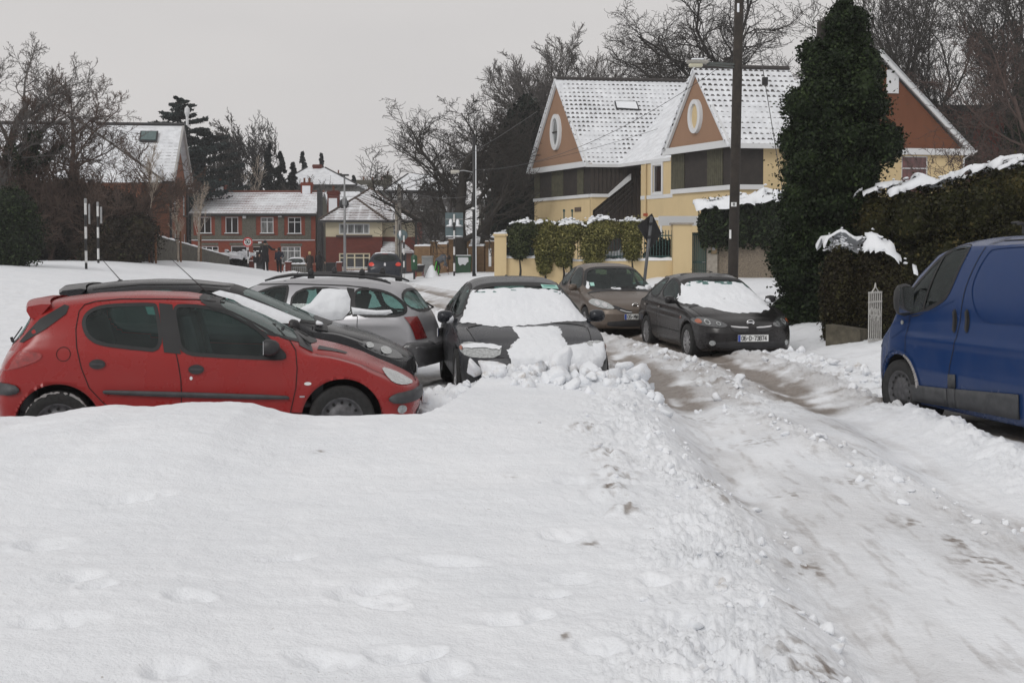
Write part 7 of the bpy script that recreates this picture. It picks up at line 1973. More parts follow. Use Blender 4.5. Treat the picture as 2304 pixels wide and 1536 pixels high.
c = L(1643, 527, -.18); m = MB(); m.box(tuple(c), (.06, .02, .28)); m.build('tag', PLATEW, e)
m = MB(); c = L(1661, 18, -.15); m.box(tuple(c), (.07, .03, .28)); m.build('clinging_snow', SNOW, e, bevel=.02)
def wire(label, pts, r=.012, sag=.3, box=None):
    a, b = Vector(pts[0]), Vector(pts[1]); n = 14; P = [a+(b-a)*(i/n)-UP*sag*4*(i/n)*(1-i/n) for i in range(n+1)]; o = P[0].copy()
    m = MB(); m.tube([p-o for p in P], r, 4); w = m.build('overhead_wire', BLK, None, loc=o); tag(w, label, 'wire')
    if box is not None: k = MB(); p = a+(b-a)*box-o; k.box(tuple(p), (.16, .16, .24)); k.build('junction_box', BLK, w)
wire('cable with a black joint box dropping from the telegraph pole into the ivy', (D(1688, -20, 38), D(1765, 455, 36)), .014, .0, .44)
wire('thin overhead wire crossing before the cream house roof to the far left lamp post', (D(1650, 130, 38), D(1067, 382, 58)), .010, .9)
wire('faint wire from the slim lamp post towards the right gable', (D(1068, 390, 58), D(1480, 290, 56)), .008, .2)
for (a, b, l) in ((D(899, 420, 70), D(740, 440, 95), 'wire running left from the pale wooden pole'), (D(899, 424, 70), D(1067, 440, 58), 'wire running right from the pale wooden pole'), (D(899, 417, 70), D(1210, 250, 40), 'wire rising from the pale wooden pole over the conifer'), (D(776, 415, 84), D(700, 430, 106), 'wire from the steel mast to the brick terrace')):
    wire(l, (a, b), .012, .3)
# leaning diamond sign
Ys = 31; b0 = Vector((PX(1441, Ys), Ys, 0)); t0 = D(1466, 487, Ys); e = thing('road_sign', (b0.x, b0.y, 0), 'leaning diamond road sign seen from its black back, on a bent grey pole', 'road sign')
t_ = t0-Vector((b0.x, b0.y, 0)); m = MB(); m.tube([(0, 0, 0), tuple(t_*.5), tuple(t_)], .042, 10); m.build('post', simple('grey_post', (.10, .105, .11), .5, .3), e, smooth=True)
PT = [(1467, 481), (1488, 528), (1461, 556), (1438, 510)]; PTS = [D(a+(0), b, Ys+.06+(.10 if i == 1 else 0))-b0 for i, (a, b) in enumerate([(1467, 480), (1489, 526), (1464, 558), (1434, 508)])]
m = MB(); m.prism(PTS, (.0, .03, 0)); m.build('sign_back', BLK, e); m = MB()
for k in (.80, .93): m.box(tuple(t_*k), (.11, .13, .06))
m.build('clamp', BLK, e)
# green bin, cabinet, green box on post, white gate, wooden post
Yb = 72; e = thing('grit_bin', (PX(1043, Yb), Yb, gz(PX(1043, Yb), Yb)-.02), 'green commercial bin with snow sliding over its front', 'bin'); w = PX(1061, Yb)-PX(1026, Yb); h = .95
m = MB(); m.add([(-w*.46,-.4,0),(w*.46,-.4,0),(w*.46,.4,0),(-w*.46,.4,0),(-w/2,-.45,h),(w/2,-.45,h),(w/2,.45,h),(-w/2,.45,h)], [(0,1,2,3),(4,7,6,5),(0,4,5,1),(1,5,6,2),(2,6,7,3),(3,7,4,0)]); m.build('bin_body', simple('bin_green', (.022, .075, .035), .5, 0, .2, 6), e, bevel=.03)
m = MB(); m.box((0, 0, h+.03), (w+.06, .98, .07)); m.build('lid', MATS['bin_green'], e, bevel=.03)
m = MB(); m.box((0, 0, h+.09), (w*.95, .9, .07)); m.prism([(-.32,-.46,h-.02),(-.3,-.46,h-.35),(-.2,-.46,h-.52),(-.02,-.46,h-.42),(.12,-.46,h-.5),(.22,-.46,h-.34),(.32,-.46,h-.3),(.30,-.46,h-.02)], (0,-.07,0)); m.build('bin_snow', SNOW, e, bevel=.03)
e = thing('utility_cabinet', (PX(962, 74), 74, gz(PX(962, 74), 74)-.02), 'grey street cabinet before the buff brick wall', 'cabinet'); m = MB(); m.box((0, 0, .55), (.68, .42, 1.12)); m.build('cabinet_body', simple('cabinet_grey', (.27, .28, .28), .55, 0, .2, 4), e, bevel=.02)
m = MB(); m.prism([(-.36,-.23,1.11),(.36,-.23,1.11),(.36,.23,1.2),(-.36,.23,1.2)], (0,0,.05)); m.build('cabinet_roof', MATS['cabinet_grey'], e); m = MB(); m.box((-.30, -.22, .55), (.03, .02, .25)); m.build('handle', BLK, e)
e = thing('litter_bin', (PX(932, 68), 68, gz(PX(932, 68), 68)), 'dark green litter bin on a black post beside the detached house porch', 'bin'); m = MB(); m.lathe([(0, .55), (.16, .55), (.18, .6), (.18, 1.28), (.12, 1.38), (0, 1.40)], n=16); m.build('bin_body', simple('dark_green_bin', (.012, .07, .03), .45), e, smooth=True, sharp=40)
m = MB(); m.cyl((0, 0, 0), (0, 0, .56), .06, 8); m.build('post', BLK, e); m = MB(); m.box((0, -.185, 1.05), (.09, .01, .12)); m.build('emblem', PLATEW, e)
e = thing('wheelbarrow', (PX(944, 70), 70, gz(PX(944, 70), 70)), 'dark barrow with red frame and snow in it, next to the grey cabinet', 'barrow'); m = MB(); m.add([(-.2,-.3,.35),(.2,-.3,.35),(.2,.3,.35),(-.2,.3,.35),(-.32,-.4,.75),(.32,-.4,.75),(.32,.4,.75),(-.32,.4,.75)], [(0,1,2,3),(0,4,5,1),(1,5,6,2),(2,6,7,3),(3,7,4,0)]); m.build('tray', BLK, e)
m = MB(); m.tube([(-.25,.3,.6),(-.2,-.2,.3),(-.2,-.7,.15)], .025, 6); m.tube([(.25,.3,.6),(.2,-.2,.3),(.2,-.7,.15)], .025, 6); m.tube([(-.2,.3,.35),(-.25,.4,0)], .025, 6); m.tube([(.2,.3,.35),(.25,.4,0)], .025, 6); m.build('frame', simple('red_frame', (.25, .03, .03), .5), e)
m = MB(); m.lathe([(0, .1), (.2, .06), (.3, 0)], (0, 0, .72), 10); m.build('snow_load', SNOW, e, smooth=True)
e = thing('wooden_post', (PX(1, 46), 46, gz(PX(1, 46), 46)-.05), 'stout timber post at the left edge of the picture', 'post'); zt = PZ(556, 46)-e.location.z; m = MB(); m.box((0, 0, zt/2), (.14, .14, zt)); m.build('shaft', TIMB, e, bevel=.01); m = MB(); m.box((.02, 0, zt-.06), (.34, .12, .10)); m.build('crosspiece', TIMB, e)
# white iron gate standing open, edge towards the road
Yg = 19.7; g0 = gz(PX(1966, Yg), Yg)-.05; e = thing('iron_gate', (PX(1956, Yg), Yg, g0), 'white wrought iron gate standing open against the dark hedge', 'gate', rz=R(48))
hgt = PZ(655, Yg)-g0; wd = PX(1984, Yg)-PX(1956, Yg); wl = wd*1.5/math.cos(R(48)); IW = simple('white_ironwork', (.42, .41, .39), .6, 0, .2, 14)
m = MB()
for i in range(7): m.cyl((wl*i/6, 0, .06), (wl*i/6, 0, hgt*(.97+.03*math.sin(math.pi*i/6))), .011, 6)
m.build('bars', IW, e)
for z in (.08, hgt*.80, hgt*.97): m = MB(); m.box((wl/2, 0, z), (wl+.03, .02, .03)); m.build('rail', IW, e)
for k in range(3):
    m = MB(); cx = wl*(.2+.3*k); P = [(cx+math.cos(t)*.04*(1+.1*t), 0, hgt*(.62-.02*k)+math.sin(t)*.07) for t in [2*math.pi*j/14 for j in range(15)]]; m.tube(P, .009, 5, cap=False); m.tube([(cx-.04, 0, hgt*.5), (cx+.02, 0, hgt*.56), (cx-.02, 0, hgt*.45)], .009, 5); m.build('scroll', IW, e)
m = MB(); m.tube([(wl*.2, 0, hgt*.97), (wl*.45, 0, hgt*1.06), (wl*.5, 0, hgt*1.14), (wl*.55, 0, hgt*1.06), (wl*.8, 0, hgt*.97)], .011, 6); m.build('crest', IW, e)
# low rendered wall under the small hedge
wallrun('hedge_wall', 'low mossy wall under the small hedge at the gate', (PX(1868, 20.6), 20.6), (PX(1945, 20.2), 20.2), 0, .52, .46, .3, simple('mossy_render', (.085, .075, .055), .95, 0, .4, 7, .5, 30), snow=False)
# ================================================================== trees, hedges, shrubs
def leaf_mat(name, c1, c2, c3=None, rough=.55):
    N = newmat(name); pset(N, rough, 0, 0.16)
    gi = N.new('ShaderNodeNewGeometry'); v = N.coord('Object'); n = N.noise(v, 1.1, 3, 0.6)
    a = N.math('ADD', N.math('MULTIPLY', gi.outputs['Random Per Island'], .55), N.math('MULTIPLY', n, .6))
    st = [(0.25, c1), (0.70, c2)] + ([(0.92, c3)] if c3 else [])
    N.link(N.ramp(a, st), N.b.inputs['Base Color']); return N.m
def fast_mesh(name, co_, faces_n, k, mat, parent, smooth=False, loc=None):
    """n faces with k corners each, vertices in order"""
    me = bpy.data.meshes.new(name); nv = len(co_)
    me.vertices.add(nv); me.vertices.foreach_set('co', np.asarray(co_, np.float32).ravel())
    me.loops.add(faces_n*k); me.loops.foreach_set('vertex_index', np.arange(faces_n*k, dtype=np.int32))
    me.polygons.add(faces_n); me.polygons.foreach_set('loop_start', np.arange(faces_n)*k); me.polygons.foreach_set('loop_total', np.full(faces_n, k))
    me.update(); me.materials.append(mat)
    o = bpy.data.objects.new(name, me); C.objects.link(o)
    if parent: o.parent = parent
    if loc is not None: o.location = loc
    return o
def leaves(name, pts, nrm, size, mat, parent, rs, aspect=.62, flat=.0):
    n = len(pts); nr = nrm + rs.normal(size=(n, 3))*.85; nr[:, 2] += flat; nr /= np.linalg.norm(nr, axis=1)[:, None]
    t = np.cross(nr, rs.normal(size=(n, 3))); t /= np.linalg.norm(t, axis=1)[:, None]+1e-9; b = np.cross(nr, t)
    s = size*(0.6+0.8*rs.rand(n))[:, None]
    q = np.stack([pts+t*s, pts+b*s*aspect+nr*s*.15, pts-t*s, pts-b*s*aspect+nr*s*.15], 1).reshape(-1, 3)
    return fast_mesh(name, q, n, 4, mat, parent)
def blob_points(blobs, n, rs, shell=.72, lump=.16):
    B = np.array(blobs, float); ar = (B[:, 3]*B[:, 4]+B[:, 3]*B[:, 5]+B[:, 4]*B[:, 5]); i = rs.choice(len(B), n, p=ar/ar.sum()); b = B[i]
    d = rs.normal(size=(n, 3)); d /= np.linalg.norm(d, axis=1)[:, None]
    r = (shell+(1.04-shell)*rs.rand(n)**.6)*(1+lump*fbm(d[:, 0]*2.3+i*3.1+d[:, 2]*1.7, d[:, 1]*2.3+d[:, 2]*2.9, 3)*1.6)
    r = r*(1+.32*rs.rand(n)**2*(rs.rand(n) < .25)); p = b[:, :3]+d*b[:, 3:6]*r[:, None]; nn = d/b[:, 3:6]; nn /= np.linalg.norm(nn, axis=1)[:, None]
    # drop points buried deep in other blobs
    keep = np.ones(n, bool)
    for c in B: keep &= ((((p-c[:3])/c[3:6])**2).sum(1) > .50)
    return p[keep], nn[keep]
def core(name, blobs, mat, parent, k=.80):
    m = MB()
    for (x, y, z, rx, ry, rz) in blobs:
        pr = [(math.sin(math.pi*i/7), -math.cos(math.pi*i/7)) for i in range(8)]; o = len(m.v); n = 12
        for j, (r, h) in enumerate(pr):
            for t in range(n):
                a = 2*math.pi*t/n; w = 1+.12*math.sin(3*a+j*2.1+x)
                m.v.append((x+r*math.cos(a)*rx*k*w, y+r*math.sin(a)*ry*k*w, z+h*rz*k))
        for j in range(7):
            for t in range(n): m.f.append((o+j*n+t, o+j*n+(t+1) % n, o+(j+1)*n+(t+1) % n, o+(j+1)*n+t)); m.m.append(0)
    return m.build(name, mat, parent)
def snow_cap(p, nn, size, snow, smin, ssize, e, seed):
    """snow lying on the top of a crown: a draped, ragged sheet with thickness"""
    g = max(.075, size*2.2); x0, y0 = p[:, 0].min()-g, p[:, 1].min()-g
    i = ((p[:, 0]-x0)/g).astype(int); j = ((p[:, 1]-y0)/g).astype(int); W, H = i.max()+3, j.max()+3
    T = np.full((W, H), -99.); np.maximum.at(T, (i, j), p[:, 2]); 
    S = np.full((W+2, H+2), -99.); S[1:-1, 1:-1] = T; nb = np.stack([S[a:a+W, b:b+H] for a in range(3) for b in range(3)]); M_ = nb.max(0); ok = nb > M_[None]-g*1.3; Z = (nb*ok).sum(0)/ok.sum(0)
    for _ in range(3):
        S[1:-1, 1:-1] = Z; nb = np.stack([S[a:a+W, b:b+H] for a in range(3) for b in range(3)]); ok = nb > Z[None]-g*2; Z = np.where(Z > -50, (nb*ok).sum(0)/np.maximum(ok.sum(0), 1), Z)
    K = 7; S2 = np.full((W+2*K, H+2*K), -99.); S2[K:-K, K:-K] = Z; loc = np.max(np.stack([S2[a:a+W, K:K+H] for a in range(0, 2*K+1, 2)]+[S2[K:K+W, b:b+H] for b in range(0, 2*K+1, 2)]), 0)
    X, Y = np.meshgrid(np.arange(W), np.arange(H), indexing='ij'); xs, ys = x0+(X+.5)*g, y0+(Y+.5)*g
    nz_ = fbm(xs*2.1+seed, ys*2.1, 4, gain=.65); keep = (Z > -50) & (Z > loc-g*(1.2+3.2*(1-smin))) & (nz_ > .22-snow)
    V = np.stack([xs+.35*g*pnoise(xs*9, ys*9), ys, Z+size*ssize*(.5+.7*nz_)+size*.35], -1); idx = -np.ones((W, H), int); m = MB(); ed = {}
    def vid(a, b):
        if idx[a, b] < 0: idx[a, b] = len(m.v); m.v.append(tuple(V[a, b]))
        return int(idx[a, b])
    for a, b in zip(*np.nonzero(keep[:-1, :-1] & keep[1:, :-1] & keep[:-1, 1:] & keep[1:, 1:])):
        zz = (Z[a, b], Z[a+1, b], Z[a+1, b+1], Z[a, b+1])
        if max(zz)-min(zz) > g*(2.6 if smin < .1 else 1.7): continue
        q = (vid(a, b), vid(a+1, b), vid(a+1, b+1), vid(a, b+1)); m.f.append(q); m.m.append(0)
        for k in range(4): t = (q[k], q[(k+1) % 4]); ed[tuple(sorted(t))] = None if tuple(sorted(t)) in ed else t
    low = {}
    def dn(v):
        if v not in low: low[v] = len(m.v); c = m.v[v]; m.v.append((c[0], c[1], c[2]-size*ssize*1.1-.3*g))
        return low[v]
    for t in [t for t in ed.values() if t]: m.f.append((t[1], t[0], dn(t[0]), dn(t[1]))); m.m.append(0)
    loc1 = loc[i, j]; cand = np.nonzero((nn[:, 2] > smin*.6) & (p[:, 2] > loc1-.10-.55*(1-smin)*size*14) & (fbm(p[:, 0]*2.6+seed, p[:, 1]*2.6+p[:, 2]*2, 3) > .30-snow*.8))[0]; rr = random.Random(seed)
    bmx = bmesh.new(); bmesh.ops.create_icosphere(bmx, subdivisions=2, radius=1); iv = [v.co.copy() for v in bmx.verts]; fv_ = [[v.index for v in f.verts] for f in bmx.faces]; bmx.free()
    for c in (rr.sample(list(cand), min(len(cand), 420)) if len(cand) else []):
        s_ = size*rr.uniform(.5, 1.7); o_ = len(m.v); q = p[c]; m.v.extend([(q[0]+v.x*s_*rr.uniform(.8, 1.2), q[1]+v.y*s_, q[2]+v.z*s_*.55*rr.uniform(.7, 1.2)+s_*.2) for v in iv]); m.f.extend([tuple(o_+k for k in f) for f in fv_]); m.m.extend([0]*len(fv_))
    if m.f: m.keepn = True; m.build('snow_cap', SNOW, e, smooth=True)
def foliage(name, label, cat, base, blobs, n, size, mat, seed=1, snow=0.0, group=None, trunk=None, cname='crown', smin=.45, ssize=1.3, shell=.72):
    rs = np.random.RandomState(seed); e = thing(name, base, label, cat, group); bl = [(b[0]-base[0], b[1]-base[1], b[2]-base[2], *b[3:]) for b in blobs]
    p, nn = blob_points(bl, n, rs, shell); c = leaves(cname, p, nn, size, mat, e, rs)
    core('inner_foliage', bl, mat, c)
    if snow: snow_cap(p, nn, size, snow, smin, ssize, e, seed)
    if trunk:
        m = MB(); m.tube([(0, 0, -.1), (.05, 0, trunk[0]*.5), (0, 0, trunk[0])], [trunk[1], trunk[1]*.8, trunk[1]*.5], 9); m.build('trunk', BARK, e, smooth=True)
    return e
BARK = simple('dark_bark', (.030, .026, .022), .9, 0, .35, 5, .6, 30); BARKB = simple('brown_twigs', (.075, .048, .036), .9, 0, .35, 3); BARKG = simple('grey_bark', (.095, .086, .080), .9, 0, .3, 5)
BARKR = simple('russet_twigs', (.066, .043, .036), .9, 0, .3, 3); BIRCH = simple('birch_bark', (.40, .34, .28), .8, 0, .5, 7)
IVY = leaf_mat('ivy_leaf', (.0045, .009, .003), (.014, .025, .008), (.045, .068, .022), .55)
HEDGE = leaf_mat('hedge_leaf', (.014, .012, .006), (.030, .032, .010), (.09, .07, .025))
YEW = leaf_mat('dark_conifer_leaf', (.004, .007, .005), (.010, .017, .012))
CED = leaf_mat('cedar_leaf', (.010, .018, .018), (.028, .042, .040))
VARI = leaf_mat('variegated_leaf', (.036, .044, .012), (.16, .15, .045), (.42, .38, .16))
BRUSH = leaf_mat('brown_brush', (.012, .010, .007), (.034, .024, .015), (.035, .04, .014))

def bare_tree(label, px, Y, ytop, seed=0, r0=.25, kids=(7, 8, 7, 6), lens=(.62, .5, .45, .42), ang=(38, 40, 42, 45), up=.25, lean=(0, 0), mat=None, first=.3, z0=None, name='bare_tree', group=None, wob=.22, wid=1.0, ivy=None, gr='trees', stems=1, minr=.007, spreadx=None, zb=None, dome=None):
    rs = random.Random(seed); x = PX(px, Y); zb = (gz(x, Y)-.1) if zb is None else zb; H = PZ(ytop, Y)-zb
    e = thing(name, (x, Y, zb), label, 'tree', group); segs = []; lims = []
    def grow(p, d, L, r, lv, out):
        n = max(3, int(5-lv*.5)) if lv else 7; P = [p]; Rr = [r]; q = p.copy(); dd = d.copy()
        for i in range(n):
            w = wob*(1+.25*lv); dd = dd+Vector((rs.gauss(0, w)*wid, rs.gauss(0, w), rs.gauss(0, w)*.7+up*(.5 if lv else .3)))
            dd.normalize(); q = q+dd*(L/n); P.append(q.copy()); Rr.append(max(minr, r*(1-(.55 if lv == 0 else .72)*(i+1)/n)))
        out.append((P, Rr, lv))
        if lv < len(kids):
            k = kids[lv]
            for j in range(k):
                t = (first if lv == 0 else .18)+(1-(first if lv == 0 else .18))*(j+.6*rs.random())/k; i = min(n-1, int(t*n)); f = t*n-i
                c = P[i]+(P[i+1]-P[i])*f; ax = (P[i+1]-P[i]).normalized(); a = R(ang[lv]*(.7+.6*rs.random())); ph = rs.uniform(0, 2*math.pi)
                s = ax.orthogonal().normalized(); s = Matrix.Rotation(ph, 3, ax) @ s
                nd = ax*math.cos(a)+s*math.sin(a); nd.x *= wid; nd.normalize()
                rr = (Rr[i]+(Rr[i+1]-Rr[i])*f)*(.62 if lv else .55)
                grow(c, nd, L*lens[lv]*(1.25-.6*t)*(.8+.4*rs.random()), max(minr, rr), lv+1, out)
    for s in range(stems):
        off = Vector((rs.uniform(-.5, .5)*(stems > 1), rs.uniform(-.4, .4)*(stems > 1), 0))
        grow(off, Vector((lean[0]+rs.uniform(-.15, .15)*(stems > 1)*3, lean[1], 1)).normalized(), H*(.72 if stems == 1 else .7*rs.uniform(.7, 1)), r0, 0, segs)
    top = max(q.z for P, _, _ in segs for q in P); k = H/top
    if dome:
        cx, cz, rx, rz_ = [v*H/k for v in dome]
        for P, Rr, lv in segs:
            u_ = rs.uniform(.88, 1.0) if lv < 2 else rs.uniform(.94, 1.03)
            for i_, q in enumerate(P):
                if q.z > cz*.4 and ((q.x-cx)/rx)**2+(q.y/rx)**2+((q.z-cz)/rz_)**2 > u_*u_: del P[i_:], Rr[i_:]; break
        segs = [s_ for s_ in segs if len(s_[0]) > 1]
        k = H/max(q.z for P, _, _ in segs for q in P)
    for lvl, nm in ((0, 'trunk'), (1, 'crown')):
        V = []; idx = 0; quads = []
        for P, Rr, lv in segs:
            if (lv == 0) != (lvl == 0): continue
            n = 8 if lv == 0 else (5 if lv == 1 else 3); base = len(V); prev = None
            for i, q in enumerate(P):
                t = P[min(i+1, len(P)-1)]-P[max(i-1, 0)]; a = t.orthogonal().normalized() if prev is None else (prev-t*(prev.dot(t)/max(t.length_squared, 1e-9))).normalized(); prev = a; b = t.normalized().cross(a)
                for j in range(n):
                    th = 2*math.pi*j/n; V.append(tuple(q*k+(a*math.cos(th)+b*math.sin(th))*Rr[i]))
            for i in range(len(P)-1):
                for j in range(n): j2 = (j+1) % n; quads.append((base+i*n+j, base+i*n+j2, base+(i+1)*n+j2, base+(i+1)*n+j))
        me = bpy.data.meshes.new(nm); me.from_pydata(V, [], quads); me.update(); me.materials.append(mat or BARK)
        o = bpy.data.objects.new(nm, me); C.objects.link(o); o.parent = e
        if lvl == 0: me.polygons.foreach_set('use_smooth', [True]*len(quads))
    if ivy:      # ivy climbing the trunk and the limbs
        rn = np.random.RandomState(seed+5); pts = []; nn = []
        for P, Rr, lv in segs:
            if lv > 1: continue
            for i in range(len(P)-1):
                z = P[i].z*k
                if z > H*ivy[0] and lv == 0 or z > H*ivy[0]*.8 and lv == 1: continue
                m_ = int(ivy[1]*(P[i+1]-P[i]).length*k*(1 if lv == 0 else .35))
                a = np.array(P[i]*k); b = np.array(P[i+1]*k); t = rn.rand(m_, 1); d = rn.normal(size=(m_, 3)); d[:, 2] *= .4; d /= np.linalg.norm(d, axis=1)[:, None]
                pts.append(a+(b-a)*t+d*(Rr[i]+ivy[2]*(1 if lv == 0 else .5)*rn.rand(m_, 1)**.6)); nn.append(d)
        leaves('ivy', np.vstack(pts), np.vstack(nn), ivy[3], IVY, e, rn)
    return e
def conifer(label, px, Y, ytop, hw, n, size, mat, seed, droop=.25, layers=16, zb=None, name='conifer', cedar=False, group=None):
    rs = np.random.RandomState(seed); x = PX(px, Y); zb = gz(x, Y)-.1 if zb is None else zb; H = PZ(ytop, Y)-zb; Rm = hw*Y/F; e = thing(name, (x, Y, zb), label, 'tree', group); pts = []; nn = []; m = MB(); br = MB()
    m.tube([(0, 0, 0), (0, 0, H*.5), (0, 0, H*.98)], [.35, .22, .03], 8)
    nb = layers*(5 if cedar else 7)
    for i in range(nb):
        t = (i+rs.rand())/nb; z = H*(.22+.76*t) if not cedar else H*(.28+.70*t); a = rs.rand()*2*np.pi
        prof = (1-t)**.8 if not cedar else (1-t**2.2)**.7*(.55+.6*rs.rand())
        L = Rm*prof*(.75+.4*rs.rand())+(.15 if cedar else .04); d = np.array([math.cos(a), math.sin(a), 0]); k = max(8, int(n/nb)); u = rs.rand(k)**.6
        wd = (.42 if cedar else .30)*L*(1-.5*u)+(.15 if cedar else .03)
        p = d*(u*L)[:, None]+np.array([-d[1], d[0], 0])*(rs.normal(size=k)*wd*.55)[:, None]; p[:, 2] = z-droop*L*u**1.5+(.12*L*u if cedar else 0)+rs.normal(size=k)*(.06 if cedar else .12)*min(L, 2)*.6
        pts.append(p); nn.append(np.tile([0, 0, 1.], (k, 1)))
        br.tube([(0, 0, z), tuple(d*L*.5+np.array([0, 0, z-droop*L*.25])), tuple(d*L*.9+np.array([0, 0, z-droop*L*.8]))], [.05, .035, .01], 4)
    m.build('trunk', BARK, e); br.build('limbs', BARK, e); leaves('crown', np.vstack(pts), np.vstack(nn), size, mat, e, rs, .5)
    return e

# --- the tall ivy column and hedges on the right
YI = 25.0; s_ = F/YI; rows = [(48,1899,20),(78,1893,40),(118,1882,66),(165,1895,95),(235,1880,118),(310,1880,135),(390,1862,125),(465,1862,128),(540,1858,122),(610,1835,98),(675,1812,72),(725,1805,62)]
bl = [(PX(c, YI), YI, PZ(y, YI), w*.86/s_, max(.4, w*.8/s_), .50) for y, c, w in rows]; rsx = random.Random(4)
for y, c, w in rows:
    for k in range(12):
        s = rsx.uniform(-1, 1); s = math.copysign(abs(s)**.5, s); q_ = rsx.uniform(.13, .36); bl.append((PX(c+s*w*rsx.uniform(.60, .92), YI), YI-rsx.uniform(.0, .75)*w/140, PZ(y+rsx.uniform(-40, 40), YI), q_, q_, q_*rsx.uniform(.7, 1.5)))
foliage('ivy_tree', 'towering dark evergreen column smothered in ivy, beside the black saloon', 'tree', (PX(1850, YI), YI, gz(PX(1850, YI), YI)-.1), bl, 120000, .036, IVY, 3, trunk=(6.3, .3), shell=.74)
def hedge_blobs(pts, dep, step=.55, z0=0, seed=0, rj=.1):
    """pts: (px, ytop, Y) along the hedge; column of lumps at each step"""
    out = []; rs = random.Random(seed)
    for (a, b) in zip(pts[:-1], pts[1:]):
        xa, xb = PX(a[0], a[2]), PX(b[0], b[2]); L = math.hypot(xb-xa, b[2]-a[2]); n = max(1, int(L/step))
        for i in range(n):
            t = (i+.5)/n; x = xa+(xb-xa)*t; y = a[2]+(b[2]-a[2])*t; zt = PZ(a[1]+(b[1]-a[1])*t, y); h = zt-z0; m = max(1, int(h/.8))
            for j in range(m): out.append((x+rs.uniform(-.1, .1), y+rs.uniform(-.12, .12), z0+h*(j+.5)/m, step*.85+rs.uniform(0, rj), dep, h/m*.68+rs.uniform(0, rj)*.5))
    return out
hb = hedge_blobs([(1930, 452, 24.6), (2100, 432, 23.8), (2185, 418, 23.2), (2235, 392, 22.8), (2340, 370, 22), (2700, 358, 20.5)], .75, .6, 0, 2)
foliage('tall_hedge', 'long tall dark hedge with a snowy top behind the blue van', 'hedge', (9, 23, 0), hb, 90000, .036, HEDGE, 5, snow=.52, smin=.5, ssize=.8, cname='leaf_mass', shell=.8)
hb = hedge_blobs([(1868, 598, 21.3), (1925, 585, 21.1), (1985, 600, 20.8), (2015, 640, 20.7)], .42, .34, .2, 3, .05)
foliage('garden_hedge', 'small rounded hedge capped with a thick lump of snow, beside the white gate', 'hedge', (6, 20.6, .2), hb, 34000, .026, leaf_mat('small_hedge_leaf', (.012, .008, .005), (.03, .026, .010), (.06, .06, .02)), 6, snow=.36, smin=.0, ssize=1.0, cname='leaf_mass', shell=.82)
hb = hedge_blobs([(1582, 468, 49.8), (1780, 456, 49.4)], .6, .42, PZ(540, 49.8), 4)
foliage('ivy_hedge', 'thick ivy with snow on top, overhanging the roughcast wall', 'hedge', (9, 49.7, 2), hb, 14000, .075, IVY, 7, snow=.5, smin=.5, cname='leaf_mass')
# clipped shrubs over the cream wall:   px, ytop, ybottom, halfwidth
P5 = lambda zx: 1100+zx/2.4
for i, (a, cap, zc, ztp, zbt, lab, mt) in enumerate([(165, 68, 205, 1195, 1400, 'dark clipped shrub hanging over the far left end of the cream wall', 0), (300, 62, 305, 1215, 1480, 'tall clipped shrub tapering to the ground beside the blue gate', 1), (400, 72, 430, 1200, 1440, 'mushroom shaped clipped shrub with snow cap, third from the left', 1), (565, 90, 605, 1182, 1430, 'largest round headed clipped shrub with a thick snow cap', 1), (770, 60, 775, 1190, 1405, 'narrow clipped shrub just left of the leaning sign', 1)]):
    Yt = YW-.12; z1, z0 = PZ(ztp/2.4, Yt), PZ(zbt/2.4, Yt); s = F/Yt; r = 1.18*cap/2.4/s; b = []
    h = z1-z0; b.append((PX(P5(zc), Yt), Yt, z1-.42*r-.1, r*1.0, r*.9, min(.62, h*.25))); n = 5
    for k in range(n): t = (k+.5)/n; b.append((PX(P5(a), Yt), Yt, z1-.35-(h-.45)*t, r*(.80-.32*t*t), r*.7, h/n*.75))
    foliage('clipped_shrub', lab, 'shrub', (PX(P5(a), Yt), Yt, gz(PX(P5(a), Yt), Yt)), b, 8500, .048, VARI if mt else leaf_mat('dull_green_leaf', (.016, .024, .010), (.05, .062, .025), (.12, .13, .06)), 20+i, snow=(.12, .10, .34, .42, .26)[i], smin=.88, ssize=.6, group='clipped shrubs along the cream wall', trunk=(max(.3, z0-.2), .07), shell=.8)
rsx = random.Random(9); b = [(PX(1350+4*k, YW+.6), YW+.6, 1.2+.1*rsx.random(), .3, .3, .35) for k in range(3)]+[(PX(1395, YW+.6), YW+.6, 1.25, .5, .4, .4)]
foliage('garden_shrub', 'low reddish shrub dusted with snow behind the green railings', 'shrub', (PX(1370, YW), YW+.6, .4), b, 1500, .06, leaf_mat('red_leaf', (.03, .01, .008), (.12, .03, .02), (.05, .06, .03)), 31, snow=.6)
b = [(PX(1480+k*14, YW+1.0), YW+1.0, 1.3-.1*k, .6, .5, .9) for k in range(3)]
foliage('garden_shrub', 'loose dark shrub behind the railings right of the leaning sign', 'shrub', (PX(1490, YW), YW+1, .3), b, 3500, .07, YEW, 32)
# dark conifer by the cream house
Yc = 84; b = [(PX(c, Yc), Yc, PZ(y, Yc), w*Yc/F, w*Yc/F*.9, 1.5) for y, c, w in [(272,1185,30),(300,1172,44),(345,1164,54),(400,1160,56),(460,1158,58),(520,1155,60),(580,1152,62)]]
foliage('dark_conifer', 'massive near black conifer between the bare tree and the cream house', 'tree', (PX(1150, Yc), Yc, -.2), b, 26000, .16, YEW, 33, trunk=(6, .3), shell=.86)
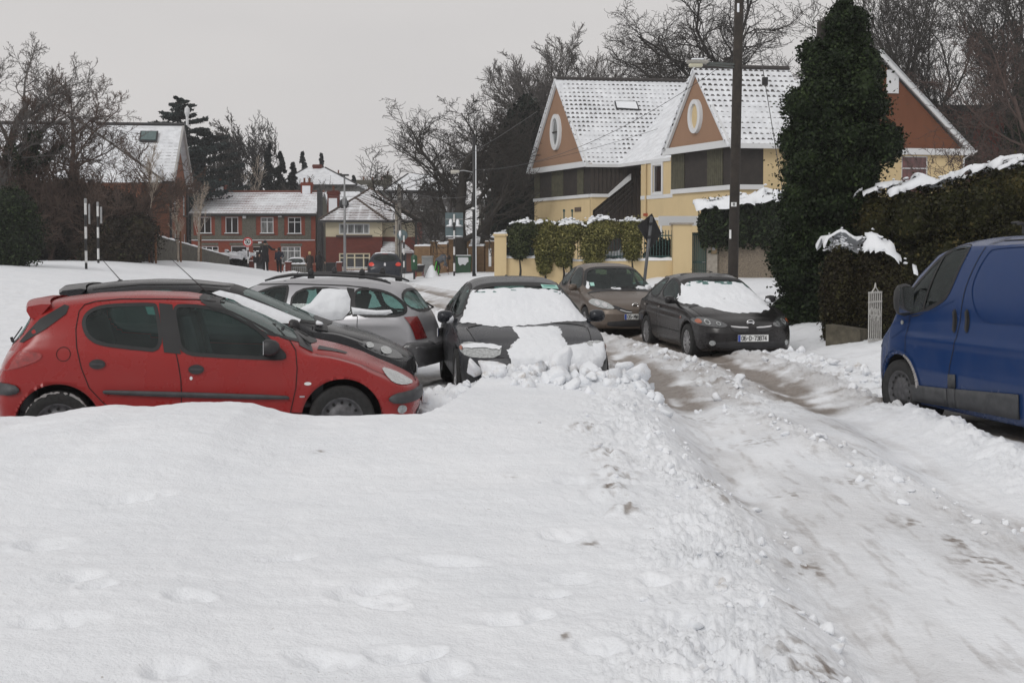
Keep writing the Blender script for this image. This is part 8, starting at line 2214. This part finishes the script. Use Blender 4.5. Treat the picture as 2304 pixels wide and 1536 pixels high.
# left shrubbery
b = []; rsx = random.Random(12)
for k in range(130): px = rsx.uniform(-90, 315); y = rsx.uniform(60, 65); b.append((PX(px, y), y, 1.2+rsx.uniform(.2, 3.6)*(1-.35*max(0, (px-150)/180)), rsx.uniform(.7, 1.4), .9, rsx.uniform(.6, 1.2)))
foliage('evergreen_thicket', 'dark tangled evergreen thicket on the left verge behind the banded poles', 'shrubbery', (PX(130, 62), 62, .9), b, 130000, .065, BRUSH, 34, shell=.5, cname='leaf_mass')
b = [(PX(px, 46), 46, 1.6+.3*k, .9, .8, 1.2) for k, px in enumerate((-30, 10, 45))]+[(PX(20, 46), 46, 3.2, 1.0, .8, .9)]
foliage('evergreen_bush', 'deep green bush at the left edge behind the timber post', 'shrub', (PX(10, 46), 46, .9), b, 14000, .055, IVY, 35)
for i, (px, Y, yt, lab) in enumerate([(110, 60, 350, 'brown twiggy shrub left of the taller banded pole'), (190, 60, 365, 'dense brown twiggy shrub right behind the taller banded pole'), (245, 60, 425, 'brown twiggy shrub rising behind the shorter banded pole'), (40, 59, 340, 'brown twiggy shrub above the deep green bush')]):
    bare_tree(lab, px, Y, yt, 40+i, .05, (8, 7, 6), (.60, .50, .45), (40, 42, 45), .30, mat=BARKB, first=.12, stems=7, minr=.012, name='twiggy_shrub', wob=.2)
b = [(PX(px, 58.6), 58.6, 1.5+.55*(k % 3), .8, .7, .8) for k, px in enumerate((215, 240, 262, 285, 305, 318, 250, 275))]
foliage('evergreen_bush', 'dark evergreen bush hiding the upper end of the stone wall', 'shrub', (PX(275, 58.6), 58.6, 1.0), b, 9000, .07, BRUSH, 39)
# small snowy hedge near the end of the stone wall
b = hedge_blobs([(512, 574, 91), (558, 572, 91)], .7, .6, -.4, 8); foliage('low_hedge', 'low dark hedge with snow on it at the end of the stone wall', 'hedge', (PX(535, 91), 91, -.4), b, 3500, .11, YEW, 36, snow=.55)
b = [(PX(1022, 80)+k*.7, 80, 1.3+.2*k, .8, .7, .8) for k in range(-2, 3)]; foliage('snowy_bush', 'bush loaded with snow behind the buff brick piers', 'shrub', (PX(1022, 80), 80, 0), b, 3000, .10, YEW, 37, snow=.9, smin=.0, ssize=1.5)
b = [(PX(1092, 82)+k*.6, 82, 1.2+.4*k, .8, .7, .8) for k in range(-1, 3)]; foliage('snowy_bush', 'snow laden bush between the lamp post and the dark conifer', 'shrub', (PX(1092, 82), 82, 0), b, 2600, .10, YEW, 38, snow=.9, smin=.0, ssize=1.5)
# bare trees
bare_tree('spreading bare tree with crooked limbs in the centre, leaning left over the detached house', 1040, 72, 185, 7, .42, (11, 9, 8, 6), (.80, .56, .47, .44), (54, 42, 43, 45), .20, (-.42, 0), BARK, .26, wob=.20, wid=1.4, minr=.013)
bare_tree('bare tree right behind the slim lamp post', 1078, 75, 215, 18, .34, (8, 7, 7, 5), (.60, .52, .45, .42), (42, 42, 44, 45), .22, (.06, 0), BARK, .30, wob=.24, minr=.011)
bare_tree('thin bare tree behind the rectangular sign back', 985, 84, 400, 13, .13, (9, 8, 6), (.58, .5, .42), (45, 45, 45), .15, (.0, 0), BARK, .15, minr=.014)
bare_tree('thin dark bare tree right of the detached house', 945, 92, 430, 14, .13, (9, 8, 6), (.58, .5, .42), (45, 45, 45), .15, (.0, 0), BARK, .15, minr=.014)
bare_tree('broad fan of fine bare branches above the left gable of the cream house', 1265, 98, 42, 21, .40, (14, 10, 9, 7), (.80, .52, .46, .42), (44, 36, 36, 38), .30, (-.03, 0), BARKG, .24, wob=.10, minr=.018, wid=1.35)
bare_tree('slender bare tree left of the left gable, over the dark conifer', 1175, 95, 150, 22, .26, (11, 9, 8, 6), (.60, .5, .44, .42), (36, 36, 38, 40), .32, (-.05, 0), BARKG, .30, wob=.18, minr=.012)
bare_tree('bare tree reaching right above the valley of the cream roof', 1385, 100, 110, 23, .28, (11, 9, 8, 6), (.60, .5, .44, .42), (38, 36, 38, 40), .26, (.1, 0), BARKG, .32, wob=.18, minr=.012)
bare_tree('great bare tree with crooked boughs behind the telegraph pole', 1700, 88, -110, 24, .60, (14, 10, 9, 7), (.66, .54, .46, .42), (52, 42, 42, 44), .18, (-.03, 0), BARK, .26, wob=.20, minr=.014, wid=1.35)
for i, (px, Y, yt, l, ln, sd, r) in enumerate([(2045, 74, -70, 'slim bare tree rising just right of the ivy column', (.02, 0), 51, .22), (2150, 70, -120, 'tall bare tree with an ivy clad trunk, middle of the group behind the right gable', (.0, 0), 52, .32), (2215, 76, -130, 'ivy clad forked bare tree standing before the dark brick block', (.12, 0), 53, .38), (2300, 80, -60, 'bare tree at the right edge before the brick block', (.05, 0), 54, .26)]):
    bare_tree(l, px, Y, yt, sd, r, (11, 9, 8, 6), (.60, .5, .45, .42), (36, 38, 40, 42), .28, ln, BARK, .22, wob=.18, minr=.012, ivy=(.55, 300, .5, .13) if i in (1, 2) else None)
bare_tree('russet twigged tree poking in at the top right corner', 2540, 48, 10, 61, .16, (9, 9, 7, 5), (.62, .52, .46, .42), (50, 42, 44, 45), .10, (-.12, 0), BARKR, .3, minr=.010)
bare_tree('round headed bare tree on the skyline above the brick terrace', 512, 128, 240, 71, .40, (15, 12, 9, 7), (.95, .52, .44, .40), (40, 32, 34, 36), .14, (-.05, 0), BARK, .22, wob=.10, minr=.030, wid=1.15, dome=(-.04, .66, .165, .33))
bare_tree('second trunk of fine bare branches next to the round headed tree', 560, 130, 244, 72, .34, (15, 12, 9, 7), (.95, .52, .44, .40), (40, 32, 34, 36), .14, (.04, 0), BARK, .22, wob=.10, minr=.030, wid=1.15, dome=(.03, .66, .165, .33))
bare_tree('fine twigged brown tree in front of the steep snowy roof', 150, 64, 122, 81, .20, (13, 9, 8, 6), (.52, .5, .45, .42), (44, 42, 42, 45), .20, (0, 0), BARKB, .22, wob=.18, minr=.010)
bare_tree('bare tree at the top left corner with rising pale branches', -10, 58, 45, 82, .28, (10, 8, 7, 6), (.58, .5, .46, .42), (45, 42, 42, 45), .22, (.05, 0), BARKG, .26, wob=.2, minr=.010)
bare_tree('brown bare tree with an ivy covered head near the left edge', 60, 60, 180, 83, .22, (9, 8, 7, 5), (.58, .5, .45, .42), (42, 42, 42, 45), .20, (-.08, 0), BARKB, .26, minr=.010, ivy=(.75, 260, .4, .10))
bare_tree('low spreading brown tree before the snowy roof, left of the first sapling', 235, 62, 300, 84, .13, (9, 8, 7, 4), (.60, .5, .45, .42), (50, 44, 42, 45), .16, (.12, 0), BARKB, .2, minr=.010)
bare_tree('small hazy brown tree beyond the gap left of the spreading tree', 872, 160, 375, 85, .12, (9, 8, 6), (.55, .5, .45), (35, 38, 40), .25, (0, 0), BARKR, .25, minr=.02)
bare_tree('pale stemmed bare tree behind the brick terrace', 590, 118, 352, 86, .09, (8, 7, 5), (.45, .45, .42), (25, 30, 35), .3, (0, 0), BIRCH, .3, minr=.014)
for i, (px, yt) in enumerate([(700, 395), (752, 398), (1128, 370)]): bare_tree(['bare bush before the big hipped roof, left of its chimney', 'bare bush before the big hipped roof, right of its chimney', 'brown bare tree seen between lamp post and dark conifer'][i], px, [124, 125, 100][i], yt, 90+i, .10, (8, 7, 5), (.6, .5, .45), (42, 42, 42), .2, mat=[BARKG, BARKG, BARKR][i], first=.1, stems=3, minr=.02)
# saplings with stakes
for i, (px, Y, yt, l) in enumerate([(343, 60, 318, 'tallest staked birch sapling, nearest of the three'), (400, 66, 440, 'middle staked birch sapling before the stone wall'), (446, 73, 405, 'farthest staked birch sapling by the brick terrace')]):
    e = bare_tree(l, px, Y, yt, 95+i, .07, (12, 7, 4), (.30, .45, .42), (24, 30, 35), .30, (.02, 0), BIRCH, .52 if i == 0 else .3, name='birch_sapling', wob=.05, minr=.006, group='staked saplings along the stone wall')
    if i == 0:
        e.children[1].data.materials[0] = BARKR
    for s in (-1, 1) if i == 0 else (1,): m = MB(); m.box((s*.16, .05, .85), (.09, .07, 1.8)); m.build('stake', TIMB, e, bevel=.01)
    m = MB(); m.box((0, 0, 1.35), (.34, .10, .05)); m.build('tie', BLK, e)
# conifers on the skyline
conifer('blue green cedar with flat layered boughs above the brown gable', 403, 108, 212, 115, 26000, .16, CED, 101, -.08, 11, name='cedar', cedar=True)
conifer('second cedar with flat boughs behind the brown gable end', 462, 112, 282, 100, 20000, .16, CED, 102, -.08, 9, name='cedar', cedar=True)
for i, (px, yt, hw, l) in enumerate([(608, 318, 34, 'pointed dark conifer right of the round headed bare tree'), (632, 338, 40, 'broad dark conifer behind the middle of the brick terrace'), (660, 362, 34, 'dark conifer leaning against the big snowy hipped roof'), (682, 336, 30, 'light topped conifer left of the big hipped roof'), (724, 340, 26, 'open branched conifer above the ridge of the big hipped roof'), (797, 392, 22, 'small pointed conifer right of the big hipped roof'), (445, 330, 44, 'dark conifer behind the left end of the terrace'), (575, 360, 40, 'dark evergreen filling the gap under the round headed bare tree'), (500, 375, 50, 'dark evergreen under the second cedar')]):
    conifer(l, px, [122, 124, 126, 150, 152, 150, 120, 126, 124][i], yt, hw*1.15, 9000, .19, CED if i in (3, 4, 5) else leaf_mat('deep_conifer_leaf', (.006, .010, .009), (.014, .022, .02)) if i == 0 else MATS.get('deep_conifer_leaf', CED), 110+i, .30)
# ================================================================== people (far away)
SKIN = simple('skin', (.42, .26, .19), .6); NAVY = simple('navy_cloth', (.012, .016, .030), .9); BLKC = simple('black_cloth', (.010, .010, .012), .9); BRNC = simple('brown_coat', (.035, .024, .020), .9); BLON = simple('blonde_hair', (.50, .36, .17), .7); GRYC = simple('grey_cloth', (.09, .10, .115), .9)
def person(label, px, Y, h, J, coat, legs, hair=None, rz=0, hat=None, long=False, stripe=None):
    x = PX(px, Y); e = thing('person', (x, Y, gz(x, Y)-.02), label, 'person', None, rz); k = h/1.75
    P = {a: Vector(b)*k for a, b in J.items()}
    E = [('pelvis', 'chest'), ('chest', 'neck'), ('neck', 'head'), ('head', 'crown')]
    for s in 'LR': E += [('chest', 'sh'+s), ('sh'+s, 'el'+s), ('el'+s, 'wr'+s), ('pelvis', 'hip'+s), ('hip'+s, 'kn'+s), ('kn'+s, 'an'+s), ('an'+s, 'toe'+s)]
    rad = dict(pelvis=.13, chest=.15, neck=.055, head=.085, crown=.07, sh=.07, el=.050, wr=.035, hip=.095, kn=.062, an=.045, toe=.04)
    names = list(P); me = bpy.data.meshes.new('body'); me.from_pydata([P[n] for n in names], [(names.index(a), names.index(b)) for a, b in E], []); me.update(); me.materials.append(SKIN)
    o = bpy.data.objects.new('body', me); C.objects.link(o); o.parent = e
    md = o.modifiers.new('skin', 'SKIN'); sv = me.skin_vertices[0].data if me.skin_vertices else None
    if sv is None:
        bm = bmesh.new(); bm.from_mesh(me); bm.verts.layers.skin.verify(); bm.to_mesh(me); bm.free(); sv = me.skin_vertices[0].data
    for i, n in enumerate(names):
        r = rad[n.rstrip('LR')]*k; sv[i].radius = (r, r*.8 if n in ('pelvis', 'chest') else r)
    sv[names.index('pelvis')].use_root = True; md.use_smooth_shade = True
    ss = o.modifiers.new('sub', 'SUBSURF'); ss.levels = 1; ss.render_levels = 1
    def limb(m, pts, rr, n=10): m.tube(pts, [r*k for r in rr], n)
    c = MB(); limb(c, [P['pelvis']-UP*(.42 if long else .10)*k, P['pelvis'], P['chest'], P['chest']+(P['neck']-P['chest'])*.7, P['neck']], [.24 if long else .17, .175, .205, .15, .075], 12)
    for s in 'LR': limb(c, [P['sh'+s]+(P['chest']-P['sh'+s])*.3, P['sh'+s], P['el'+s], P['wr'+s]], [.08, .085, .066, .055])
    c.build('coat', coat, e, smooth=True)
    c = MB()
    for s in 'LR': limb(c, [P['pelvis'], P['hip'+s], P['kn'+s], P['an'+s]+UP*.02], [.12, .115, .080, .062])
    t = c.build('trousers', legs, e, smooth=True)
    if stripe:
        c = MB()
        for s in 'LR': c.tube([P['hip'+s]+Vector((-.03, -.10, 0))*k, P['kn'+s]+Vector((-.02, -.075, 0))*k, P['an'+s]+Vector((-.01, -.06, 0))*k], .028*k, 5)
        c.build('side_stripe', stripe, t)
    c = MB()
    for s in 'LR': c.tube([P['an'+s]+UP*.01, P['an'+s]-UP*.05*k, P['toe'+s]], [.055*k, .06*k, .045*k], 8)
    c.build('boots', BLKC, e, smooth=True)
    H = P['head']; up = (P['crown']-P['neck']).normalized()
    c = MB(); M = Matrix.Translation(H+up*.045*k); q = hat or hair or BLKC
    c.lathe([(0, .125*k), (.06*k, .115*k), (.10*k, .06*k), (.108*k, 0), (.10*k, -.05*k), (.085*k, -.12*k if hair else -.02*k), (.02, -.1*k)], tuple(H+up*.03*k+Vector((0, -.012, 0))), 12); c.build('hat' if hat else 'hair', q, e, smooth=True)
    for s in 'LR':       # hands: palm, four curled fingers and a thumb
        w = P['wr'+s]; d = (P['wr'+s]-P['el'+s]).normalized(); a = d.orthogonal().normalized(); b = d.cross(a); c = MB(); c.tube([w, w+d*.05*k, w+d*.09*k], [.028*k, .036*k, .030*k], 8)
        for j in range(4): q0 = w+d*.085*k+a*(j-1.5)*.018*k; c.tube([q0, q0+d*.035*k+b*.008*k, q0+d*(.052+.008*(j in (1, 2)))*k+b*.03*k], .009*k, 5)
        c.tube([w+d*.03*k+a*.03*k, w+d*.06*k+a*.055*k+b*.01, w+d*.08*k+a*.05*k+b*.03*k], .010*k, 5); c.build('hand', SKIN, e, smooth=True)
    return e
ST = dict(pelvis=(0,0,.93), chest=(0,0,1.28), neck=(0,0,1.50), head=(0,-.01,1.62), crown=(0,0,1.72), shL=(.19,0,1.42), shR=(-.19,0,1.42), elL=(.24,.03,1.14), elR=(-.24,.03,1.14), wrL=(.25,-.05,.90), wrR=(-.25,-.05,.90),
          hipL=(.10,0,.88), hipR=(-.10,0,.88), knL=(.11,-.05,.49), knR=(-.10,.05,.49), anL=(.11,.04,.09), anR=(-.10,.13,.09), toeL=(.12,.20,.03), toeR=(-.11,.28,.03))
A = dict(ST); A.update(elR=(-.30,-.02,1.16), wrR=(-.30,-.12,.95), elL=(.40,.0,1.24), wrL=(.60,-.05,1.22))
person('tall person in a long black coat and cap, arm out to the smaller walker', 597, 74, 1.86, A, BLKC, BLKC, hat=BLKC, long=True)
B_ = dict(ST); B_.update(wrL=(.20,-.15,1.05), elL=(.30,.0,1.12)); person('shorter person in a navy jacket walking beside the tall one', 628, 75, 1.55, B_, NAVY, BLKC, hair=simple('dark_hair', (.02, .014, .01), .8))
person('person with blonde hair and a brown hooded coat, seen from behind', 697, 76, 1.50, ST, BRNC, BLKC, hair=BLON, long=True)
C_ = dict(ST); C_.update(elL=(.34,0,1.20), wrL=(.42,-.1,.98)); person('person in a black coat right of the blonde walker', 718, 76, 1.58, C_, BLKC, BLKC, hair=MATS['dark_hair'], long=True)
S = dict(pelvis=(0,0,.88), chest=(.30,0,1.06), neck=(.50,0,1.12), head=(.60,0,1.08), crown=(.68,0,1.03), shL=(.36,.17,1.08), shR=(.36,-.17,1.08), elL=(.42,.16,.80), elR=(.44,-.16,.80), wrL=(.52,.10,.56), wrR=(.36,-.10,.62),
         hipL=(-.02,.10,.86), hipR=(-.02,-.10,.86), knL=(.08,.12,.46), knR=(-.12,-.10,.46), anL=(.0,.12,.08), anR=(-.24,-.10,.08), toeL=(.17,.12,.03), toeR=(-.08,-.10,.03))
person('person bent over shovelling snow, grey top and dark trousers with a lime stripe', 985, 69, 1.78, S, GRYC, BLKC, hair=MATS['dark_hair'], stripe=simple('lime_cloth', (.10, .55, .06), .7))
x = PX(985, 69); e = thing('snow_shovel', (x, 69, gz(x, 69)), 'shovel held low by the bending person', 'shovel'); m = MB(); m.cyl((.35, -.1, .62), (.62, .1, .12), .016, 6); m.build('handle', TIMB, e); m = MB(); m.box((.68, .12, .08), (.22, .30, .02)); m.build('blade', GALV, e)
x = PX(972, 69); e = thing('snow_heap', (x, 69, gz(x, 69)-.02), 'pale heap of shovelled snow behind the bending person', 'snow pile'); m = MB(); m.lathe([(.42, 0), (.34, .2), (.24, .45), (.13, .65), (0, .72)], (0, 0, 0), 14); m.build('heap', SNOW, e, smooth=True)
x = PX(580, 74)-.1; e = thing('carried_bag', (x, 74, gz(x, 74)+.35), 'black bag hanging beside the tall coated walker', 'bag'); m = MB(); m.box((0, 0, .2), (.36, .16, .38)); m.build('bag_body', BLKC, e, bevel=.05); m = MB(); m.tube([(-.1, 0, .38), (-.05, 0, .52), (.05, 0, .52), (.1, 0, .38)], .012, 5); m.build('strap', BLKC, e)

# ================================================================== broken snow blocks pushed up before the dark blue saloon
def block_mesh(sx, sy, sz, seed, sub=3):
    bm = bmesh.new(); bmesh.ops.create_icosphere(bm, subdivisions=sub, radius=1); rs = random.Random(seed)
    pl = [(Vector((rs.gauss(0, 1), rs.gauss(0, 1), rs.gauss(0, 1)*.9)).normalized(), rs.uniform(.34, .74)) for _ in range(13)]
    for v in bm.verts:
        p = v.co.copy()
        for n, d in pl:
            q = p.dot(n)
            if q > d: p -= n*(q-d)*.96
        f = float(fbm(np.array([p.x*2.2+seed]), np.array([p.y*2.2+p.z*3]), 3)[0]); p *= 1+.13*f
        v.co = Vector((p.x*sx, p.y*sy, p.z*sz))
    me = bpy.data.meshes.new('snow_block'); bm.to_mesh(me); bm.free(); me.polygons.foreach_set('use_smooth', [True]*len(me.polygons)); return me
def dirty_snow():
    N = newmat('dirty_snow'); pset(N, .75, 0, .25); v = N.new('ShaderNodeNewGeometry').outputs['Position']
    N.link(N.mix(N.ramp(N.noise(v, 4.5, 5, .7), [(.54, 0), (.70, .7)]), snow_nodes(N, v), (.36, .31, .26)), N.b.inputs['Base Color'])
    N.link(N.bump(N.noise(v, 16, 5, .65), .45, .025), N.b.inputs['Normal']); return N.m
DSN = dirty_snow()
rs = random.Random(77)
big = [(1262, 822, 12.45, .30, .22, .20, 'largest clean snow block leaning against the buried bumper'), (1070, 832, 12.4, .16, .14, .13, 'rounded snow block before the left headlamp'), (1110, 845, 12.3, .24, .2, .16, 'snow block between the left headlamp and the wheel'), (1205, 838, 12.2, .20, .18, .12, 'small dirty snow block left of the largest one'),
       (1255, 862, 12.0, .26, .2, .14, 'flat snow block just below the largest one'), (1330, 840, 12.4, .20, .17, .15, 'snow block right of the largest one'), (1375, 850, 12.3, .22, .18, .15, 'grey edged snow block below the right headlamp'), (1430, 845, 12.6, .2, .16, .14, 'last big snow block at the right end of the heap')]
for i, (px, py, Y, a, b, c, l) in enumerate(big):
    p = D(px, py, Y); o = bpy.data.objects.new('snow_block', block_mesh(a, b, c, i+3)); C.objects.link(o); o.data.materials.append(DSN); g_ = gz(p.x, Y); o.location = (p.x, Y, max(g_+c*.2, min(p.z, g_+.22))); o.rotation_euler = (rs.uniform(-.3, .3), rs.uniform(-.4, .4), rs.uniform(0, 6)); tag(o, l, 'snow block', 'blocks of ploughed snow before the dark blue saloon')
protos = [block_mesh(1, .85, .7, 30+k, 2) for k in range(6)]
for pm in protos: pm.materials.append(DSN)
LUMPS = []
def scatter(n, f, lab, grp, smin, smax, seed):
    r = random.Random(seed)
    for i in range(n):
        x, y = f(r); s = smin+(smax-smin)*r.random()**2.2; LUMPS.append((s/y, i % 6, x, y, s, (r.uniform(-.5, .5), r.uniform(-.5, .5), r.uniform(0, 6)), lab, grp))
scatter(150, lambda r: (r.uniform(-1.0, 1.5), 12.2+r.gauss(0, .38)), 'loose lump of broken snow in the heap before the dark blue saloon', 'loose lumps in the ploughed heap', .03, .15, 1)
scatter(150, lambda r: (lambda y: (float(np.interp(y, [4, 6.8, 8.7, 11, 13], [1.2, 1.5, 1.3, 1.35, 1.6]))-abs(r.gauss(0, .36))+.10, y))(r.uniform(4.2, 12.5)), 'small crumb of snow along the broken edge beside the wheel track', 'crumbs along the left edge of the wheel track', .012, .060, 2)
scatter(130, lambda r: (lambda y: (float(np.interp(y, [4, 7, 9.5, 12, 14], [2.9, 2.85, 2.55, 2.3, 2.1]))+r.gauss(0, .13), y))(r.uniform(5, 13)), 'small crumb of snow on the ridge right of the wheel track', 'crumbs on the ridge right of the wheel track', .012, .06, 3)
scatter(220, lambda r: (lambda y: (float(road_x(y))+r.choice([-1.5, .05, 1.9, 2.1])+r.gauss(0, .22), y))(r.uniform(13.5, 21)), 'lump of churned snow on the road between the saloons and the van', 'churned lumps on the road', .03, .12, 4)

LUMPS.sort(reverse=True); xs = np.array([l[2] for l in LUMPS]); ys = np.array([l[3] for l in LUMPS]); zs = ground(xs, ys)[0]; rest = MB()
for i, (q, k, x, y, s, rot, lab, grp) in enumerate(LUMPS):
    if i < 270:
        o = bpy.data.objects.new('snow_lump', protos[k]); C.objects.link(o); o.location = (x, y, zs[i]+s*.15); o.scale = (s, s, s); o.rotation_euler = rot; tag(o, lab, 'snow lump', grp)
    else:
        M = Matrix.Translation((x, y, zs[i]+s*.15)) @ Matrix.Rotation(rot[2], 4, 'Z') @ Matrix.Scale(s, 4); b_ = len(rest.v); rest.v.extend([tuple(M @ v.co) for v in protos[k].vertices]); rest.f.extend([tuple(b_+j for j in p.vertices) for p in protos[k].polygons])
rest.m = [0]*len(rest.f); rest.keepn = True; o = rest.build('snow_crumbs', DSN, None, smooth=True); tag(o, 'fine crumbs of churned snow strewn along the wheel tracks', 'snow crumbs', kind='stuff')
# ================================================================== thin winter haze
def haze():
    N = newmat('haze_air'); N.n.remove(N.b); out = N.n['Material Output']
    pv = N.new('ShaderNodeVolumePrincipled'); pv.inputs['Color'].default_value = (.97, .97, .985, 1); pv.inputs['Density'].default_value = .00045; pv.inputs['Anisotropy'].default_value = .2
    N.link(pv.outputs[0], out.inputs['Volume'])
    m = MB(); m.box((0, 0, 11.5), (3300, 3300, 36)); o = m.build('haze', N.m); tag(o, 'thin winter haze over the whole street', 'haze', kind='stuff')
haze()
